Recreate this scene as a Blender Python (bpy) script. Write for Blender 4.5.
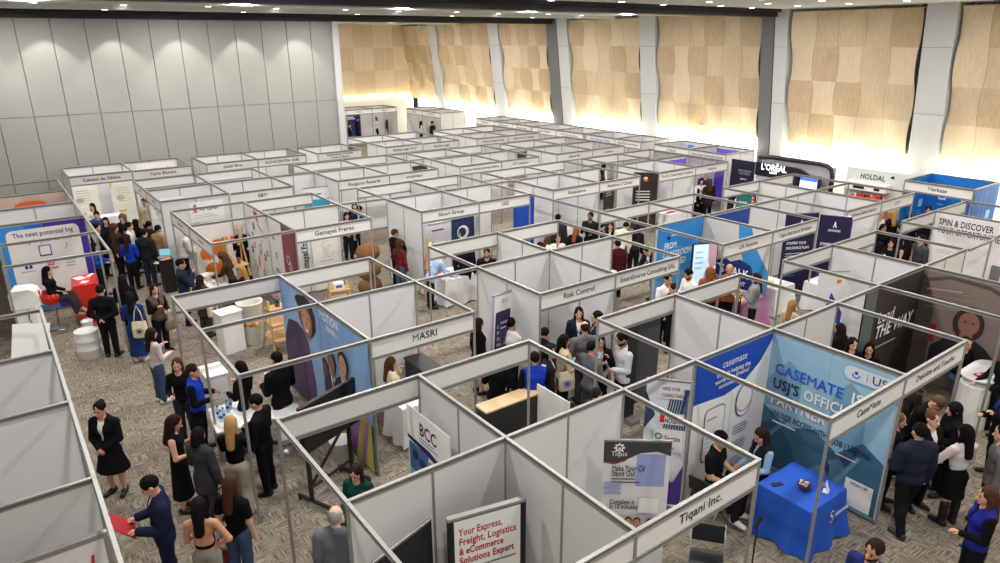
import bpy, bmesh, math, random
import numpy as np
from mathutils import Vector, Matrix

random.seed(7)
scn = bpy.context.scene
COL = scn.collection
for o in list(bpy.data.objects):
    bpy.data.objects.remove(o)

# ------------------------------------------------------------------ camera
CAM_H = 6.89
YAW, PITCH, ROLL = 0.935040308, 0.334145424, 0.004742672
_f = Vector((math.cos(YAW)*math.cos(PITCH), math.sin(YAW)*math.cos(PITCH), -math.sin(PITCH)))
_r0 = Vector((math.sin(YAW), -math.cos(YAW), 0))
_d0 = _f.cross(_r0)
_r = _r0*math.cos(ROLL) + _d0*math.sin(ROLL)
_d = -_r0*math.sin(ROLL) + _d0*math.cos(ROLL)
cam = bpy.data.cameras.new('camera')
cam.sensor_width = 36.0
cam.lens = 694.2959*36.0/1000.0
cam.clip_start = 0.05
cam.clip_end = 200
camo = bpy.data.objects.new('camera', cam)
COL.objects.link(camo)
camo.matrix_world = Matrix(((_r.x, -_d.x, -_f.x, 0), (_r.y, -_d.y, -_f.y, 0), (_r.z, -_d.z, -_f.z, CAM_H), (0, 0, 0, 1)))
scn.camera = camo

# ------------------------------------------------------------------ exposure, world and the hall's lights
scn.view_settings.view_transform = 'Standard'
scn.view_settings.look = 'None'
scn.view_settings.exposure = -0.06
scn.view_settings.gamma = 1.0
scn.view_settings.use_curve_mapping = False
w = bpy.data.worlds.new('World')
scn.world = w
w.use_nodes = True
w.node_tree.nodes['Background'].inputs[0].default_value = (0.9, 0.94, 1.0, 1)
w.node_tree.nodes['Background'].inputs[1].default_value = 0.05

def area_light(name, loc, size, power, color=(1, .95, .88), rot=(0, 0, 0), size_y=None, spread=None):
    l = bpy.data.lights.new(name, 'AREA')
    l.energy = power
    l.color = color
    l.shape = 'RECTANGLE' if size_y else 'DISK'
    l.size = size
    if size_y:
        l.size_y = size_y
    if spread:
        l.spread = spread
    o = bpy.data.objects.new(name, l)
    COL.objects.link(o)
    o.location = loc
    o.rotation_euler = rot
    return o

# clusters of ceiling downlights, one lamp per cluster
for gx in range(5):
    for gy in range(7):
        area_light('ceiling_lamp', (1.5 + gx*5.2, 1.5 + gy*6.6, 7.9), .5, (190, 230, 270, 290, 290, 290, 290)[gy], (1, .965, .93))
# wall washers over the grey folding partition (five scallops)
for xx in (.2, 2.5, 4.7, 7.0, 9.4, 11.8):
    s = bpy.data.lights.new('wall_washer', 'SPOT')
    s.energy = 210
    s.spot_size = math.radians(74)
    s.spot_blend = 0.35
    s.shadow_soft_size = 0.06
    s.color = (1, .97, .92)
    so = bpy.data.objects.new('wall_washer', s)
    COL.objects.link(so)
    so.location = (xx, 29.75, 7.85)
    so.rotation_euler = (math.radians(12), 0, 0)
# cove lamps behind the foot of the timber panelling
for ya, yb in ((-1.0, 4.0), (5.2, 10.4), (11.6, 16.2), (17.8, 23.0), (24.4, 29.2), (31.4, 35.4), (36.8, 42.4), (43.8, 47.0)):
    area_light('cove_lamp', (27.15, (ya+yb)/2, 2.95), yb-ya, 55*(yb-ya), (1, .95, .78), (math.radians(20), 0, math.radians(-90)), 0.3)
    # uplights on the floor strip behind the wall booths
    area_light('cove_lamp', (26.55, (ya+yb)/2, 2.3), yb-ya, 24*(yb-ya), (1, .93, .74), (math.radians(150), 0, math.radians(-90)), 0.15)
# ------------------------------------------------------------------ materials
MATS = {}
def mat(name, color, rough=.6, metal=0.0, noise=.06, scale=6.0, emit=0.0, spec=.4, bump=0.0, alpha=None):
    if name in MATS:
        return MATS[name]
    m = bpy.data.materials.new(name)
    m.use_nodes = True
    nt = m.node_tree
    b = nt.nodes['Principled BSDF']
    b.inputs['Roughness'].default_value = rough
    b.inputs['Metallic'].default_value = metal
    b.inputs['Specular IOR Level'].default_value = spec
    c = (*color, 1)
    if noise > 0:
        tc = nt.nodes.new('ShaderNodeTexCoord')
        nz = nt.nodes.new('ShaderNodeTexNoise')
        nz.inputs['Scale'].default_value = scale
        nz.inputs['Detail'].default_value = 3
        nt.links.new(tc.outputs['Object'], nz.inputs['Vector'])
        mx = nt.nodes.new('ShaderNodeMix')
        mx.data_type = 'RGBA'
        mx.inputs['A'].default_value = tuple(max(0, v*(1-noise)) for v in color) + (1,)
        mx.inputs['B'].default_value = tuple(min(1, v*(1+noise)) for v in color) + (1,)
        nt.links.new(nz.outputs['Fac'], mx.inputs['Factor'])
        nt.links.new(mx.outputs['Result'], b.inputs['Base Color'])
        if bump > 0:
            bp = nt.nodes.new('ShaderNodeBump')
            bp.inputs['Strength'].default_value = bump
            nt.links.new(nz.outputs['Fac'], bp.inputs['Height'])
            nt.links.new(bp.outputs['Normal'], b.inputs['Normal'])
    else:
        b.inputs['Base Color'].default_value = c
    if emit > 0:
        b.inputs['Emission Color'].default_value = c
        b.inputs['Emission Strength'].default_value = emit
    if alpha is not None:
        b.inputs['Transmission Weight'].default_value = alpha
        b.inputs['IOR'].default_value = 1.3
    MATS[name] = m
    return m

def srgb(r, g, b):
    def f(v):
        v /= 255.0
        return v/12.92 if v <= .04045 else ((v+.055)/1.055)**2.4
    return (f(r), f(g), f(b))

CLOTH = {}
def cloth(r, g, b, rough=.85, noise=.1):
    k = (r, g, b, noise)
    if k not in CLOTH:
        CLOTH[k] = mat('fabric_%d_%d_%d_%d' % (r, g, b, noise*100), srgb(r, g, b), rough, 0, noise, 9.0, spec=.08)
    return CLOTH[k]

CLR = {}
def clr(r, g, b, rough=.55, noise=.05):
    """a printed or dyed colour by its sRGB value"""
    k = (r, g, b, rough, noise)
    if k not in CLR:
        CLR[k] = mat('colour_%d_%d_%d_%d_%d' % (r, g, b, rough*100, noise*100), srgb(r, g, b), rough, 0, noise, 5.0)
    return CLR[k]

M_PANEL = mat('white_panel_laminate', (.66, .66, .665), .45, 0, .025, .9)
M_ALU = mat('anodised_aluminium', (.36, .36, .345), .42, .55, .06, 20)
M_GROOVE = mat('rail_groove', (.16, .16, .155), .5, .5, .05, 20)
M_SIGN = mat('name_board_white', (.74, .735, .72), .5, 0, .02, 2)
M_INK = mat('board_ink', (.018, .018, .03), .5, 0, 0)
M_WHITE = mat('white_gloss', (.80, .80, .79), .35, 0, .02, 3)
M_CLOTHW = mat('white_tablecloth', (.78, .78, .78), .8, 0, .05, 9, bump=.1)
M_BLACK = mat('black_plastic', (.012, .012, .014), .45, 0, .1, 8)
M_STEEL = mat('grey_steel', (.35, .36, .37), .35, .8, .05, 12)
M_WOODL = mat('light_pine', (.55, .34, .14), .55, 0, .18, 14)
M_CARD = mat('white_paper', (.82, .82, .81), .7, 0, .02, 6)

# ------------------------------------------------------------------ mesh builder
def rotz(p, a):
    c, s = math.cos(a), math.sin(a)
    return (p[0]*c - p[1]*s, p[0]*s + p[1]*c, p[2])

class MB:
    def __init__(self):
        self.v, self.f, self.m, self.s, self.mats = [], [], [], [], []
    def mi(self, m):
        if m not in self.mats:
            self.mats.append(m)
        return self.mats.index(m)
    def add(self, vs, fs, m, smooth=False):
        o = len(self.v)
        self.v += [tuple(p) for p in vs]
        k = self.mi(m)
        for f in fs:
            self.f.append(tuple(i+o for i in f))
            self.m.append(k)
            self.s.append(smooth)
        return self
    def box(self, x0, x1, y0, y1, z0, z1, m):
        vs = [(x, y, z) for z in (z0, z1) for y in (y0, y1) for x in (x0, x1)]
        return self.add(vs, [(0, 2, 3, 1), (4, 5, 7, 6), (0, 1, 5, 4), (2, 6, 7, 3), (0, 4, 6, 2), (1, 3, 7, 5)], m)
    def obox(self, c, u, v, n, su, sv, sn, m):
        """box centred at c along unit axes u, v, n"""
        c, u, v, n = Vector(c), Vector(u), Vector(v), Vector(n)
        vs = [c + u*(a*su/2) + v*(b*sv/2) + n*(d*sn/2) for d in (-1, 1) for b in (-1, 1) for a in (-1, 1)]
        return self.add(vs, [(0, 2, 3, 1), (4, 5, 7, 6), (0, 1, 5, 4), (2, 6, 7, 3), (0, 4, 6, 2), (1, 3, 7, 5)], m)
    def rbox(self, x0, x1, y0, y1, z0, z1, m, r=.02, seg=3):
        """box with rounded vertical edges and a small top chamfer"""
        r = min(r, (x1-x0)/2.01, (y1-y0)/2.01)
        ring = []
        for cx, cy, a0 in ((x1-r, y1-r, 0), (x0+r, y1-r, 90), (x0+r, y0+r, 180), (x1-r, y0+r, 270)):
            for i in range(seg+1):
                a = math.radians(a0 + 90*i/seg)
                ring.append((cx + r*math.cos(a), cy + r*math.sin(a)))
        n = len(ring)
        ch = min(r*.5, (z1-z0)/4)
        cx, cy = (x0+x1)/2, (y0+y1)/2
        def inset(p, d):
            dx, dy = p[0]-cx, p[1]-cy
            return (cx + dx*(1-d/max((x1-x0)/2, 1e-6)), cy + dy*(1-d/max((y1-y0)/2, 1e-6)))
        vs = [(p[0], p[1], z0) for p in ring] + [(p[0], p[1], z1-ch) for p in ring] + [(*inset(p, ch), z1) for p in ring]
        fs = [tuple(range(n))[::-1]]
        for k in range(2):
            for i in range(n):
                j = (i+1) % n
                fs.append((k*n+i, k*n+j, (k+1)*n+j, (k+1)*n+i))
        fs.append(tuple(range(2*n, 3*n)))
        return self.add(vs, fs, m)
    def cyl(self, a, b, r0, r1=None, m=None, seg=10, smooth=True, caps=True):
        a, b = Vector(a), Vector(b)
        r1 = r0 if r1 is None else r1
        d = (b-a).normalized()
        u = d.orthogonal().normalized()
        v = d.cross(u)
        vs = []
        for p, r in ((a, r0), (b, r1)):
            for i in range(seg):
                t = 2*math.pi*i/seg
                vs.append(p + (u*math.cos(t) + v*math.sin(t))*r)
        fs = [(i, (i+1) % seg, seg+(i+1) % seg, seg+i) for i in range(seg)]
        self.add(vs, fs, m, smooth)
        if caps:
            self.add(vs[:seg], [tuple(range(seg))[::-1]], m)
            self.add(vs[seg:], [tuple(range(seg))], m)
        return self
    def tube(self, pts, r, m, seg=7):
        pts = [Vector(p) for p in pts]
        rings = []
        u = None
        for i, p in enumerate(pts):
            d = (pts[min(i+1, len(pts)-1)] - pts[max(i-1, 0)]).normalized()
            u = d.orthogonal().normalized() if u is None else (u - d*u.dot(d)).normalized()
            v = d.cross(u)
            rr = r[i] if isinstance(r, (list, tuple)) else r
            rings.append([p + (u*math.cos(2*math.pi*k/seg) + v*math.sin(2*math.pi*k/seg))*rr for k in range(seg)])
        vs = [q for g in rings for q in g]
        fs = []
        for i in range(len(rings)-1):
            for k in range(seg):
                fs.append((i*seg+k, i*seg+(k+1) % seg, (i+1)*seg+(k+1) % seg, (i+1)*seg+k))
        fs.append(tuple(range(seg))[::-1])
        fs.append(tuple(range(len(vs)-seg, len(vs))))
        return self.add(vs, fs, m, True)
    def lathe(self, prof, m, c=(0, 0, 0), seg=20, sx=1, sy=1, smooth=True):
        """prof: (radius, z) pairs from the bottom up"""
        vs, fs = [], []
        for r, z in prof:
            for i in range(seg):
                t = 2*math.pi*i/seg
                vs.append((c[0]+r*math.cos(t)*sx, c[1]+r*math.sin(t)*sy, c[2]+z))
        for k in range(len(prof)-1):
            for i in range(seg):
                j = (i+1) % seg
                fs.append((k*seg+i, k*seg+j, (k+1)*seg+j, (k+1)*seg+i))
        self.add(vs, fs, m, smooth)
        self.add(vs[:seg], [tuple(range(seg))[::-1]], m)
        self.add(vs[-seg:], [tuple(range(seg))], m)
        return self
    def ell(self, c, r, m, seg=12, rings=8, R=None):
        vs, fs = [], []
        for j in range(rings+1):
            ph = math.pi*j/rings
            for i in range(seg):
                t = 2*math.pi*i/seg
                p = Vector((r[0]*math.sin(ph)*math.cos(t), r[1]*math.sin(ph)*math.sin(t), -r[2]*math.cos(ph)))
                if R is not None:
                    p = R @ p
                vs.append(p + Vector(c))
        for j in range(rings):
            for i in range(seg):
                k = (i+1) % seg
                fs.append((j*seg+i, j*seg+k, (j+1)*seg+k, (j+1)*seg+i))
        return self.add(vs, fs, m, True)
    def prism(self, pts, z0, z1, m):
        n = len(pts)
        vs = [(p[0], p[1], z0) for p in pts] + [(p[0], p[1], z1) for p in pts]
        fs = [tuple(range(n))[::-1], tuple(range(n, 2*n))]
        fs += [(i, (i+1) % n, n+(i+1) % n, n+i) for i in range(n)]
        return self.add(vs, fs, m)
    def mesh(self, name):
        me = bpy.data.meshes.new(name)
        me.from_pydata(self.v, [], self.f)
        for m in self.mats:
            me.materials.append(m)
        me.polygons.foreach_set('material_index', self.m)
        me.polygons.foreach_set('use_smooth', self.s)
        me.update()
        return me
    def build(self, name, parent=None, loc=(0, 0, 0), rot=0.0):
        o = bpy.data.objects.new(name, self.mesh(name))
        COL.objects.link(o)
        o.location = loc
        o.rotation_euler = (0, 0, rot)
        if parent is not None:
            o.parent = parent
        return o

def empty(name, loc=(0, 0, 0), rot=0.0):
    o = bpy.data.objects.new(name, None)
    COL.objects.link(o)
    o.empty_display_size = .2
    o.location = loc
    o.rotation_euler = (0, 0, rot)
    return o

def tag(o, label, cat, group=None, kind=None):
    if label:
        o['label'] = label
    if cat:
        o['category'] = cat
    if group:
        o['group'] = group
    if kind:
        o['kind'] = kind
    return o

def struct(o):
    o['kind'] = 'structure'
    return o

def copy_tree(o, parent=None):
    c = o.copy()
    COL.objects.link(c)
    c.parent = parent
    for ch in list(o.children):
        copy_tree(ch, c)
    return c

# ------------------------------------------------------------------ lettering: glyph outlines taken once, strings set from them
CHARS = "ABCDEFGHIJKLMNOPQRSTUVWXYZabcdefghijklmnopqrstuvwxyz0123456789&.,'!()-:/@?%+É|"
GLYPH = {}
def _glyphs(bold):
    objs = []
    for c in CHARS:
        for s in (c, '.'+c+'.', '..'):
            cu = bpy.data.curves.new('glyph', 'FONT')
            cu.body = s
            cu.resolution_u = 2
            cu.offset = (.0 if c in 'MW' else .019) if bold else 0.0
            o = bpy.data.objects.new('glyph', cu)
            COL.objects.link(o)
            objs.append(o)
    bpy.context.view_layer.update()
    dg = bpy.context.evaluated_depsgraph_get()
    for i, c in enumerate(CHARS):
        a, b, d = (objs[3*i+k].evaluated_get(dg) for k in range(3))
        me = bpy.data.meshes.new_from_object(a)
        vs = [(v.co.x, v.co.y) for v in me.vertices]
        fs = [tuple(p.vertices) for p in me.polygons]
        bpy.data.meshes.remove(me)
        adv = max(v[0] for v in b.bound_box) - max(v[0] for v in d.bound_box)
        GLYPH[(c, bold)] = (vs, fs, adv + (.02 if bold else 0))
    for o in objs:
        cu = o.data
        bpy.data.objects.remove(o)
        bpy.data.curves.remove(cu)
_glyphs(False)
_glyphs(True)

def text_geo(s, size, bold=True, align='c', squeeze=1.0, slant=0.0):
    x, vs, fs = 0.0, [], []
    for ch in s:
        if ch == ' ':
            x += .28
            continue
        g = GLYPH.get((ch, bold))
        if g is None:
            x += .3
            continue
        o = len(vs)
        vs += [(p[0]+x+slant*p[1], p[1]) for p in g[0]]
        fs += [tuple(i+o for i in f) for f in g[1]]
        x += g[2]
    k = size/.7
    off = {'l': 0, 'c': -x/2, 'r': -x}[align]
    return [((p[0]+off)*k*squeeze, p[1]*k) for p in vs], fs, x*k*squeeze

class Face:
    """a flat printed face: origin, right and up unit vectors; drawing order lifts each layer by a millimetre or two"""
    def __init__(self, mb, o, u, v, n, lift=.002):
        self.mb, self.o, self.u, self.v, self.n = mb, Vector(o), Vector(u), Vector(v), Vector(n)
        self.k, self.lift = 1, lift
    def pts(self, ps, m):
        vs = [self.o + self.u*p[0] + self.v*p[1] + self.n*(self.k*self.lift) for p in ps]
        self.mb.add(vs, [tuple(range(len(ps)))], m)
        self.k += 1
    def rect(self, a, b, c, d, m):
        self.pts([(a, b), (c, b), (c, d), (a, d)], m)
    def ell(self, x, y, rx, ry, m, seg=20, a0=0, a1=360):
        n = seg if a1-a0 >= 360 else seg+1
        self.pts([(x+rx*math.cos(math.radians(a0+(a1-a0)*i/seg)), y+ry*math.sin(math.radians(a0+(a1-a0)*i/seg))) for i in range(n)], m)
    def ring(self, x, y, r, t, m, seg=20, a0=0, a1=360):
        vs, fs = [], []
        for i in range(seg+1):
            a = math.radians(a0+(a1-a0)*i/seg)
            for q in (r-t, r):
                vs.append(self.o + self.u*(x+q*math.cos(a)) + self.v*(y+q*math.sin(a)) + self.n*(self.k*self.lift))
        for i in range(seg):
            fs.append((2*i, 2*i+1, 2*i+3, 2*i+2))
        self.mb.add(vs, fs, m)
        self.k += 1
    def text(self, s, x, y, size, m, bold=True, align='l', squeeze=1.0, slant=0.0, fit=None):
        ps, fs, wd = text_geo(s, size, bold, align, squeeze, slant)
        if fit and wd > fit:
            ps = [(p[0]*fit/wd, p[1]) for p in ps]
        self.mb.add([self.o + self.u*(x+p[0]) + self.v*(y+p[1]) + self.n*(self.k*self.lift) for p in ps], fs, m)
        self.k += 1
    def rrect(self, a, b, c, d, r, m):
        ps = []
        for cx, cy, t in ((c-r, d-r, 0), (a+r, d-r, 90), (a+r, b+r, 180), (c-r, b+r, 270)):
            ps += [(cx+r*math.cos(math.radians(t+q)), cy+r*math.sin(math.radians(t+q))) for q in (0, 30, 60, 90)]
        self.pts(ps, m)
    def bars(self, x, y, wd, n, pitch, h, m, ragged=True):
        """lines of print too small to read"""
        vs, fs = [], []
        for i in range(n):
            L = wd*(1 if not ragged else (.78 + .22*((i*37 % 10)/10.0)))
            yy = y - i*pitch
            o = len(vs)
            for p in ((x, yy), (x+L, yy), (x+L, yy+h), (x, yy+h)):
                vs.append(self.o + self.u*p[0] + self.v*p[1] + self.n*(self.k*self.lift))
            fs.append((o, o+1, o+2, o+3))
        self.mb.add(vs, fs, m)
        self.k += 1
    def person(self, x, y, h, suit, skin, hair, shirt=None, tie=None, clip=None):
        """a printed head-and-shoulders portrait, h = height from chest to crown"""
        def C(ps):
            return [(min(max(p[0], clip[0]), clip[1]), p[1]) for p in ps] if clip else ps
        w2 = h*.42
        self.pts(C([(x-w2, y), (x+w2, y), (x+w2*.98, y+h*.30), (x+w2*.62, y+h*.46), (x+h*.12, y+h*.54), (x-h*.12, y+h*.54), (x-w2*.62, y+h*.46), (x-w2*.98, y+h*.30)]), suit)
        if shirt:
            self.pts(C([(x-h*.10, y+h*.54), (x, y+h*.12), (x+h*.10, y+h*.54)]), shirt)
        if tie:
            self.pts(C([(x-h*.03, y+h*.5), (x, y+h*.14), (x+h*.03, y+h*.5)]), tie)
        self.pts(C([(x-h*.075, y+h*.5), (x+h*.075, y+h*.5), (x+h*.07, y+h*.64), (x-h*.07, y+h*.64)]), skin)
        self.pts(C([(x+h*.165*math.cos(t*.314), y+h*.80+h*.205*math.sin(t*.314)) for t in range(20)]), hair)
        self.pts(C([(x+h*.13*math.cos(t*.314), y+h*.755+h*.165*math.sin(t*.314)) for t in range(20)]), skin)
        for s in (-1, 1):
            self.pts(C([(x+s*h*.05+h*.018*math.cos(t*.785), y+h*.775+h*.012*math.sin(t*.785)) for t in range(8)]), hair)
        self.pts(C([(x-h*.045, y+h*.67), (x+h*.045, y+h*.67), (x+h*.025, y+h*.652), (x-h*.025, y+h*.652)]), clr(150, 80, 76))
# ------------------------------------------------------------------ the hall
def carpet():
    m = bpy.data.materials.new('carpet_tiles')
    m.use_nodes = True
    nt = m.node_tree
    N, L = nt.nodes.new, nt.links.new
    b = nt.nodes['Principled BSDF']
    b.inputs['Roughness'].default_value = .95
    b.inputs['Specular IOR Level'].default_value = .08
    tc = N('ShaderNodeTexCoord')
    def dash(rot, sx, sy, seed):
        mp = N('ShaderNodeMapping')
        mp.inputs['Rotation'].default_value = (0, 0, rot)
        mp.inputs['Scale'].default_value = (sx, sy, 1)
        mp.inputs['Location'].default_value = (seed, seed*1.7, 0)
        L(tc.outputs['Object'], mp.inputs['Vector'])
        n = N('ShaderNodeTexNoise')
        n.inputs['Scale'].default_value = 1.0
        n.inputs['Detail'].default_value = 2.5
        n.inputs['Roughness'].default_value = .6
        L(mp.outputs['Vector'], n.inputs['Vector'])
        return n.outputs['Fac']
    a = dash(0, 4.2, 40, 3)
    c = dash(0, 40, 4.2, 9)
    ck = N('ShaderNodeTexChecker')
    ck.inputs['Scale'].default_value = 3.7
    ck.inputs['Color1'].default_value = (1, 1, 1, 1)
    ck.inputs['Color2'].default_value = (0, 0, 0, 1)
    mpc = N('ShaderNodeMapping')
    mpc.inputs['Location'].default_value = (.07, .11, .27)
    L(tc.outputs['Object'], mpc.inputs['Vector'])
    L(mpc.outputs['Vector'], ck.inputs['Vector'])
    mx = N('ShaderNodeMix')
    L(ck.outputs['Fac'], mx.inputs['Factor'])
    L(a, mx.inputs['A'])
    L(c, mx.inputs['B'])
    rp = N('ShaderNodeValToRGB')
    e = rp.color_ramp.elements
    e[0].position, e[0].color = .36, (.125, .105, .084, 1)
    e[1].position, e[1].color = .64, (.41, .355, .285, 1)
    x = rp.color_ramp.elements.new(.5)
    x.color = (.272, .232, .184, 1)
    L(mx.outputs['Result'], rp.inputs['Fac'])
    big = N('ShaderNodeTexNoise')
    big.inputs['Scale'].default_value = .45
    L(tc.outputs['Object'], big.inputs['Vector'])
    m2 = N('ShaderNodeMix')
    m2.data_type = 'RGBA'
    m2.blend_type = 'MULTIPLY'
    m2.inputs['Factor'].default_value = .35
    L(rp.outputs['Color'], m2.inputs['A'])
    L(big.outputs['Fac'], m2.inputs['B'])
    L(m2.outputs['Result'], b.inputs['Base Color'])
    return m

def timber(name, c0, c1):
    m = bpy.data.materials.new(name)
    m.use_nodes = True
    nt = m.node_tree
    N, L = nt.nodes.new, nt.links.new
    b = nt.nodes['Principled BSDF']
    b.inputs['Roughness'].default_value = .5
    tc = N('ShaderNodeTexCoord')
    mp = N('ShaderNodeMapping')
    mp.inputs['Scale'].default_value = (9, 9, .55)
    L(tc.outputs['Object'], mp.inputs['Vector'])
    n = N('ShaderNodeTexNoise')
    n.inputs['Scale'].default_value = 2.2
    n.inputs['Detail'].default_value = 5
    L(mp.outputs['Vector'], n.inputs['Vector'])
    rp = N('ShaderNodeValToRGB')
    rp.color_ramp.elements[0].position, rp.color_ramp.elements[0].color = .3, (*c0, 1)
    rp.color_ramp.elements[1].position, rp.color_ramp.elements[1].color = .7, (*c1, 1)
    L(n.outputs['Fac'], rp.inputs['Fac'])
    L(rp.outputs['Color'], b.inputs['Base Color'])
    return m

X0, X1, Y0, Y1, ZC = -6.0, 29.0, -3.0, 47.7, 8.0
M_CEIL = mat('ceiling_paint', (.60, .61, .58), .9, 0, .05, 1.2)
M_TRACK = mat('black_track', (.010, .011, .012), .6, 0, .1, 4)
M_GREYW = mat('partition_fabric', (.285, .285, .265), .8, 0, .04, 2.5)
M_SEAM = mat('partition_seam', (.10, .10, .095), .7, 0, .05, 6)
M_COLG = mat('column_grey', (.52, .53, .53), .6, 0, .04, 2)
M_COLD = mat('column_dark', (.14, .145, .15), .5, 0, .06, 2)
M_PLAST = mat('white_plaster', (.80, .79, .75), .85, 0, .03, 2)
WOODS = [timber('timber_a', (.48, .37, .235), (.58, .46, .31)), timber('timber_b', (.56, .445, .30), (.65, .53, .37)), timber('timber_c', (.41, .305, .185), (.51, .39, .25))]  # tones of one veneer; part of the difference is painted tilt shading

struct(MB().box(X0, X1, Y0, Y1, -.2, 0, carpet()).build('floor'))
struct(MB().box(X0, X1, Y0, Y1, ZC, ZC+.2, M_CEIL).build('ceiling'))
struct(MB().box(X0-.2, X0, Y0, Y1, 0, ZC, M_PLAST).build('wall_left'))
struct(MB().box(X0, X1, Y0-.2, Y0, 0, ZC, M_PLAST).build('wall_front'))
struct(MB().box(27.7, 27.9, Y0, Y1, 0, ZC, M_PLAST).build('wall_right'))

# tracks of the folding partitions in the ceiling
for yy, nm in ((30.85, 'trim_1'), (17.3, 'trim_2')):
    b = MB().box(X0, 27.0, yy-.34, yy+.34, 7.72, 8.0, M_TRACK)
    b.box(X0, 27.0, yy-.5, yy-.34, 7.9, 8.0, M_TRACK).box(X0, 27.0, yy+.34, yy+.5, 7.9, 8.0, M_TRACK)
    struct(b.build(nm))
# shallow bulkheads between the bays of downlights
for i, yy in enumerate((21.5, 26.0, 35.5, 40.0)):
    struct(MB().box(X0, 26.6, yy-.12, yy+.12, 7.86, 8.0, M_CEIL).build('trim_%d' % (3+i)))

# grey folding partition, closed to X = 13.5
b = MB()
xs = [X0 + .2 + i*1.075 for i in range(19)]
xs = [x for x in xs if x < 13.2] + [13.45]
for a, c in zip(xs[:-1], xs[1:]):
    b.rbox(a+.006, c-.006, 30.72, 30.92, .02, 7.72, M_GREYW, .03)
    b.box(a+.012, c-.012, 30.712, 30.722, 4.35, 4.362, M_SEAM)
b.box(xs[0], 13.45, 30.80, 30.88, 0, 7.72, M_SEAM)
b.rbox(13.45, 13.75, 30.6, 31.05, 0, 7.72, M_COLG, .03)
struct(b.build('wall_back_partition'))

# timber wall: every bay leans in a little towards the top, panels twist like basket weave
def lean(z):
    return 27.0 - (z-2.5)*.135
BAYS = [(-2.4, 3.9), (4.9, 10.4), (11.6, 16.35), (17.75, 23.2), (24.35, 29.3), (31.25, 35.5), (36.75, 42.7), (43.75, 47.5)]
ZR = [2.85, 4.1, 5.35, 6.6, 7.88]
rnd = random.Random(3)
for bi, (ya, yb) in enumerate(BAYS):
    n = max(4, round((yb-ya)/.92))
    b = MB()
    for r in range(4):
        for s in range(n):
            y0, y1 = ya + (yb-ya)*s/n, ya + (yb-ya)*(s+1)/n
            z0, z1 = ZR[r], ZR[r+1]
            sg = 1 if (s+r) % 2 else -1
            vs, fs = [], []
            NU, NV = 4, 6
            for j in range(NV+1):
                v = j/NV
                for i in range(NU+1):
                    u = i/NU
                    dpt = .075*sg*1.35*(2*u-1)*math.sin(math.pi*v)**.7 + .03*math.sin(math.pi*u)
                    z = z0 + (z1-z0)*v
                    vs.append((lean(z)-.05-dpt, y0+.004+(y1-y0-.008)*u, z))
            for j in range(NV):
                for i in range(NU):
                    q = j*(NU+1)+i
                    fs.append((q, q+NU+1, q+NU+2, q+1))
            b.add(vs, fs, WOODS[rnd.choice(((0, 0, 1), (0, 2, 2, 1))[(s+r) % 2])], True)  # shading of the tilted panels put into the tone, darker on alternate ones
    # backing board
    vs = [(lean(z)+dx, y, z) for z in (2.87, 7.86) for y in (ya, yb) for dx in (.08, .14)]
    b.add(vs, [(0, 1, 3, 2), (4, 6, 7, 5), (0, 4, 5, 1), (2, 3, 7, 6), (0, 2, 6, 4), (1, 5, 7, 3)], M_SEAM)
    struct(b.build('wall_right_panelling'))
# columns between the bays
ci = 0
for y0, y1, m in ((3.95, 4.85, M_COLG), (10.5, 11.45, M_COLG), (16.5, 17.05, M_COLG), (17.1, 17.65, M_COLD), (23.3, 24.25, M_COLG), (30.25, 31.1, M_COLD), (29.4, 30.2, M_COLG), (35.6, 36.6, M_COLG), (42.8, 43.65, M_COLG)):
    vs = [(x0, y, z) for z, x0 in ((0, 27.15), (8.0, 26.1)) for y in (y0, y1)] + [(28.0, y, z) for z in (0, 8.0) for y in (y0, y1)]
    b = MB().add(vs, [(0, 2, 3, 1), (4, 5, 7, 6), (0, 4, 6, 2), (1, 3, 7, 5), (0, 1, 5, 4), (2, 6, 7, 3)], m)
    for z in (2.2, 4.4, 6.6):
        xx = 27.15 - z*1.05/8
        b.box(xx-.004, xx+.02, y0+.002, y1-.002, z-.006, z+.006, M_SEAM)
    struct(b.build('column'))
# lit plaster band below the timber with frosted inspection panes
b = MB().box(27.45, 27.7, Y0, Y1, 0, 2.9, M_PLAST)
struct(b.build('wall_right_dado'))
M_PANE = mat('frosted_pane', (.62, .74, .76), .3, 0, .03, 3)
for k in range(24):
    y = -1 + k*2.05
    if any(a-.5 < y < c+.5 for a, c in ((3.95, 4.85), (10.5, 11.45), (16.5, 17.65), (23.3, 24.25), (29.4, 31.1), (35.6, 36.6), (42.8, 43.65))):
        continue
    struct(MB().box(27.43, 27.455, y, y+.35, 1.2, 2.8, M_PANE).build('window_%d' % (k+1)))

# far end wall in timber with a glowing cove
b = MB()
for r in range(3):
    for s in range(9):
        x0 = 13.0 + s*1.55
        b.box(x0+.004, x0+1.546, 47.45, 47.55, 3.3 + r*1.57+.004, 3.3+(r+1)*1.57-.004, WOODS[(s+r) % 2])
b.box(13.0, 27, 47.55, 47.7, 0, 8, M_PLAST)
struct(b.build('wall_back'))
b = MB().box(13, 27, 47.35, 47.6, 3.12, 3.18, mat('cove_strip', (1, .80, .42), .5, emit=2.2, noise=0))
struct(b.build('trim_8'))
area_light('cove_lamp', (20, 47.2, 3.05), 13, 60, (1, .80, .45), (math.radians(140), 0, 0), .2)
struct(MB().box(13.0, 13.2, 31.0, Y1, 0, 8, M_PLAST).build('wall_left_store'))

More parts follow.
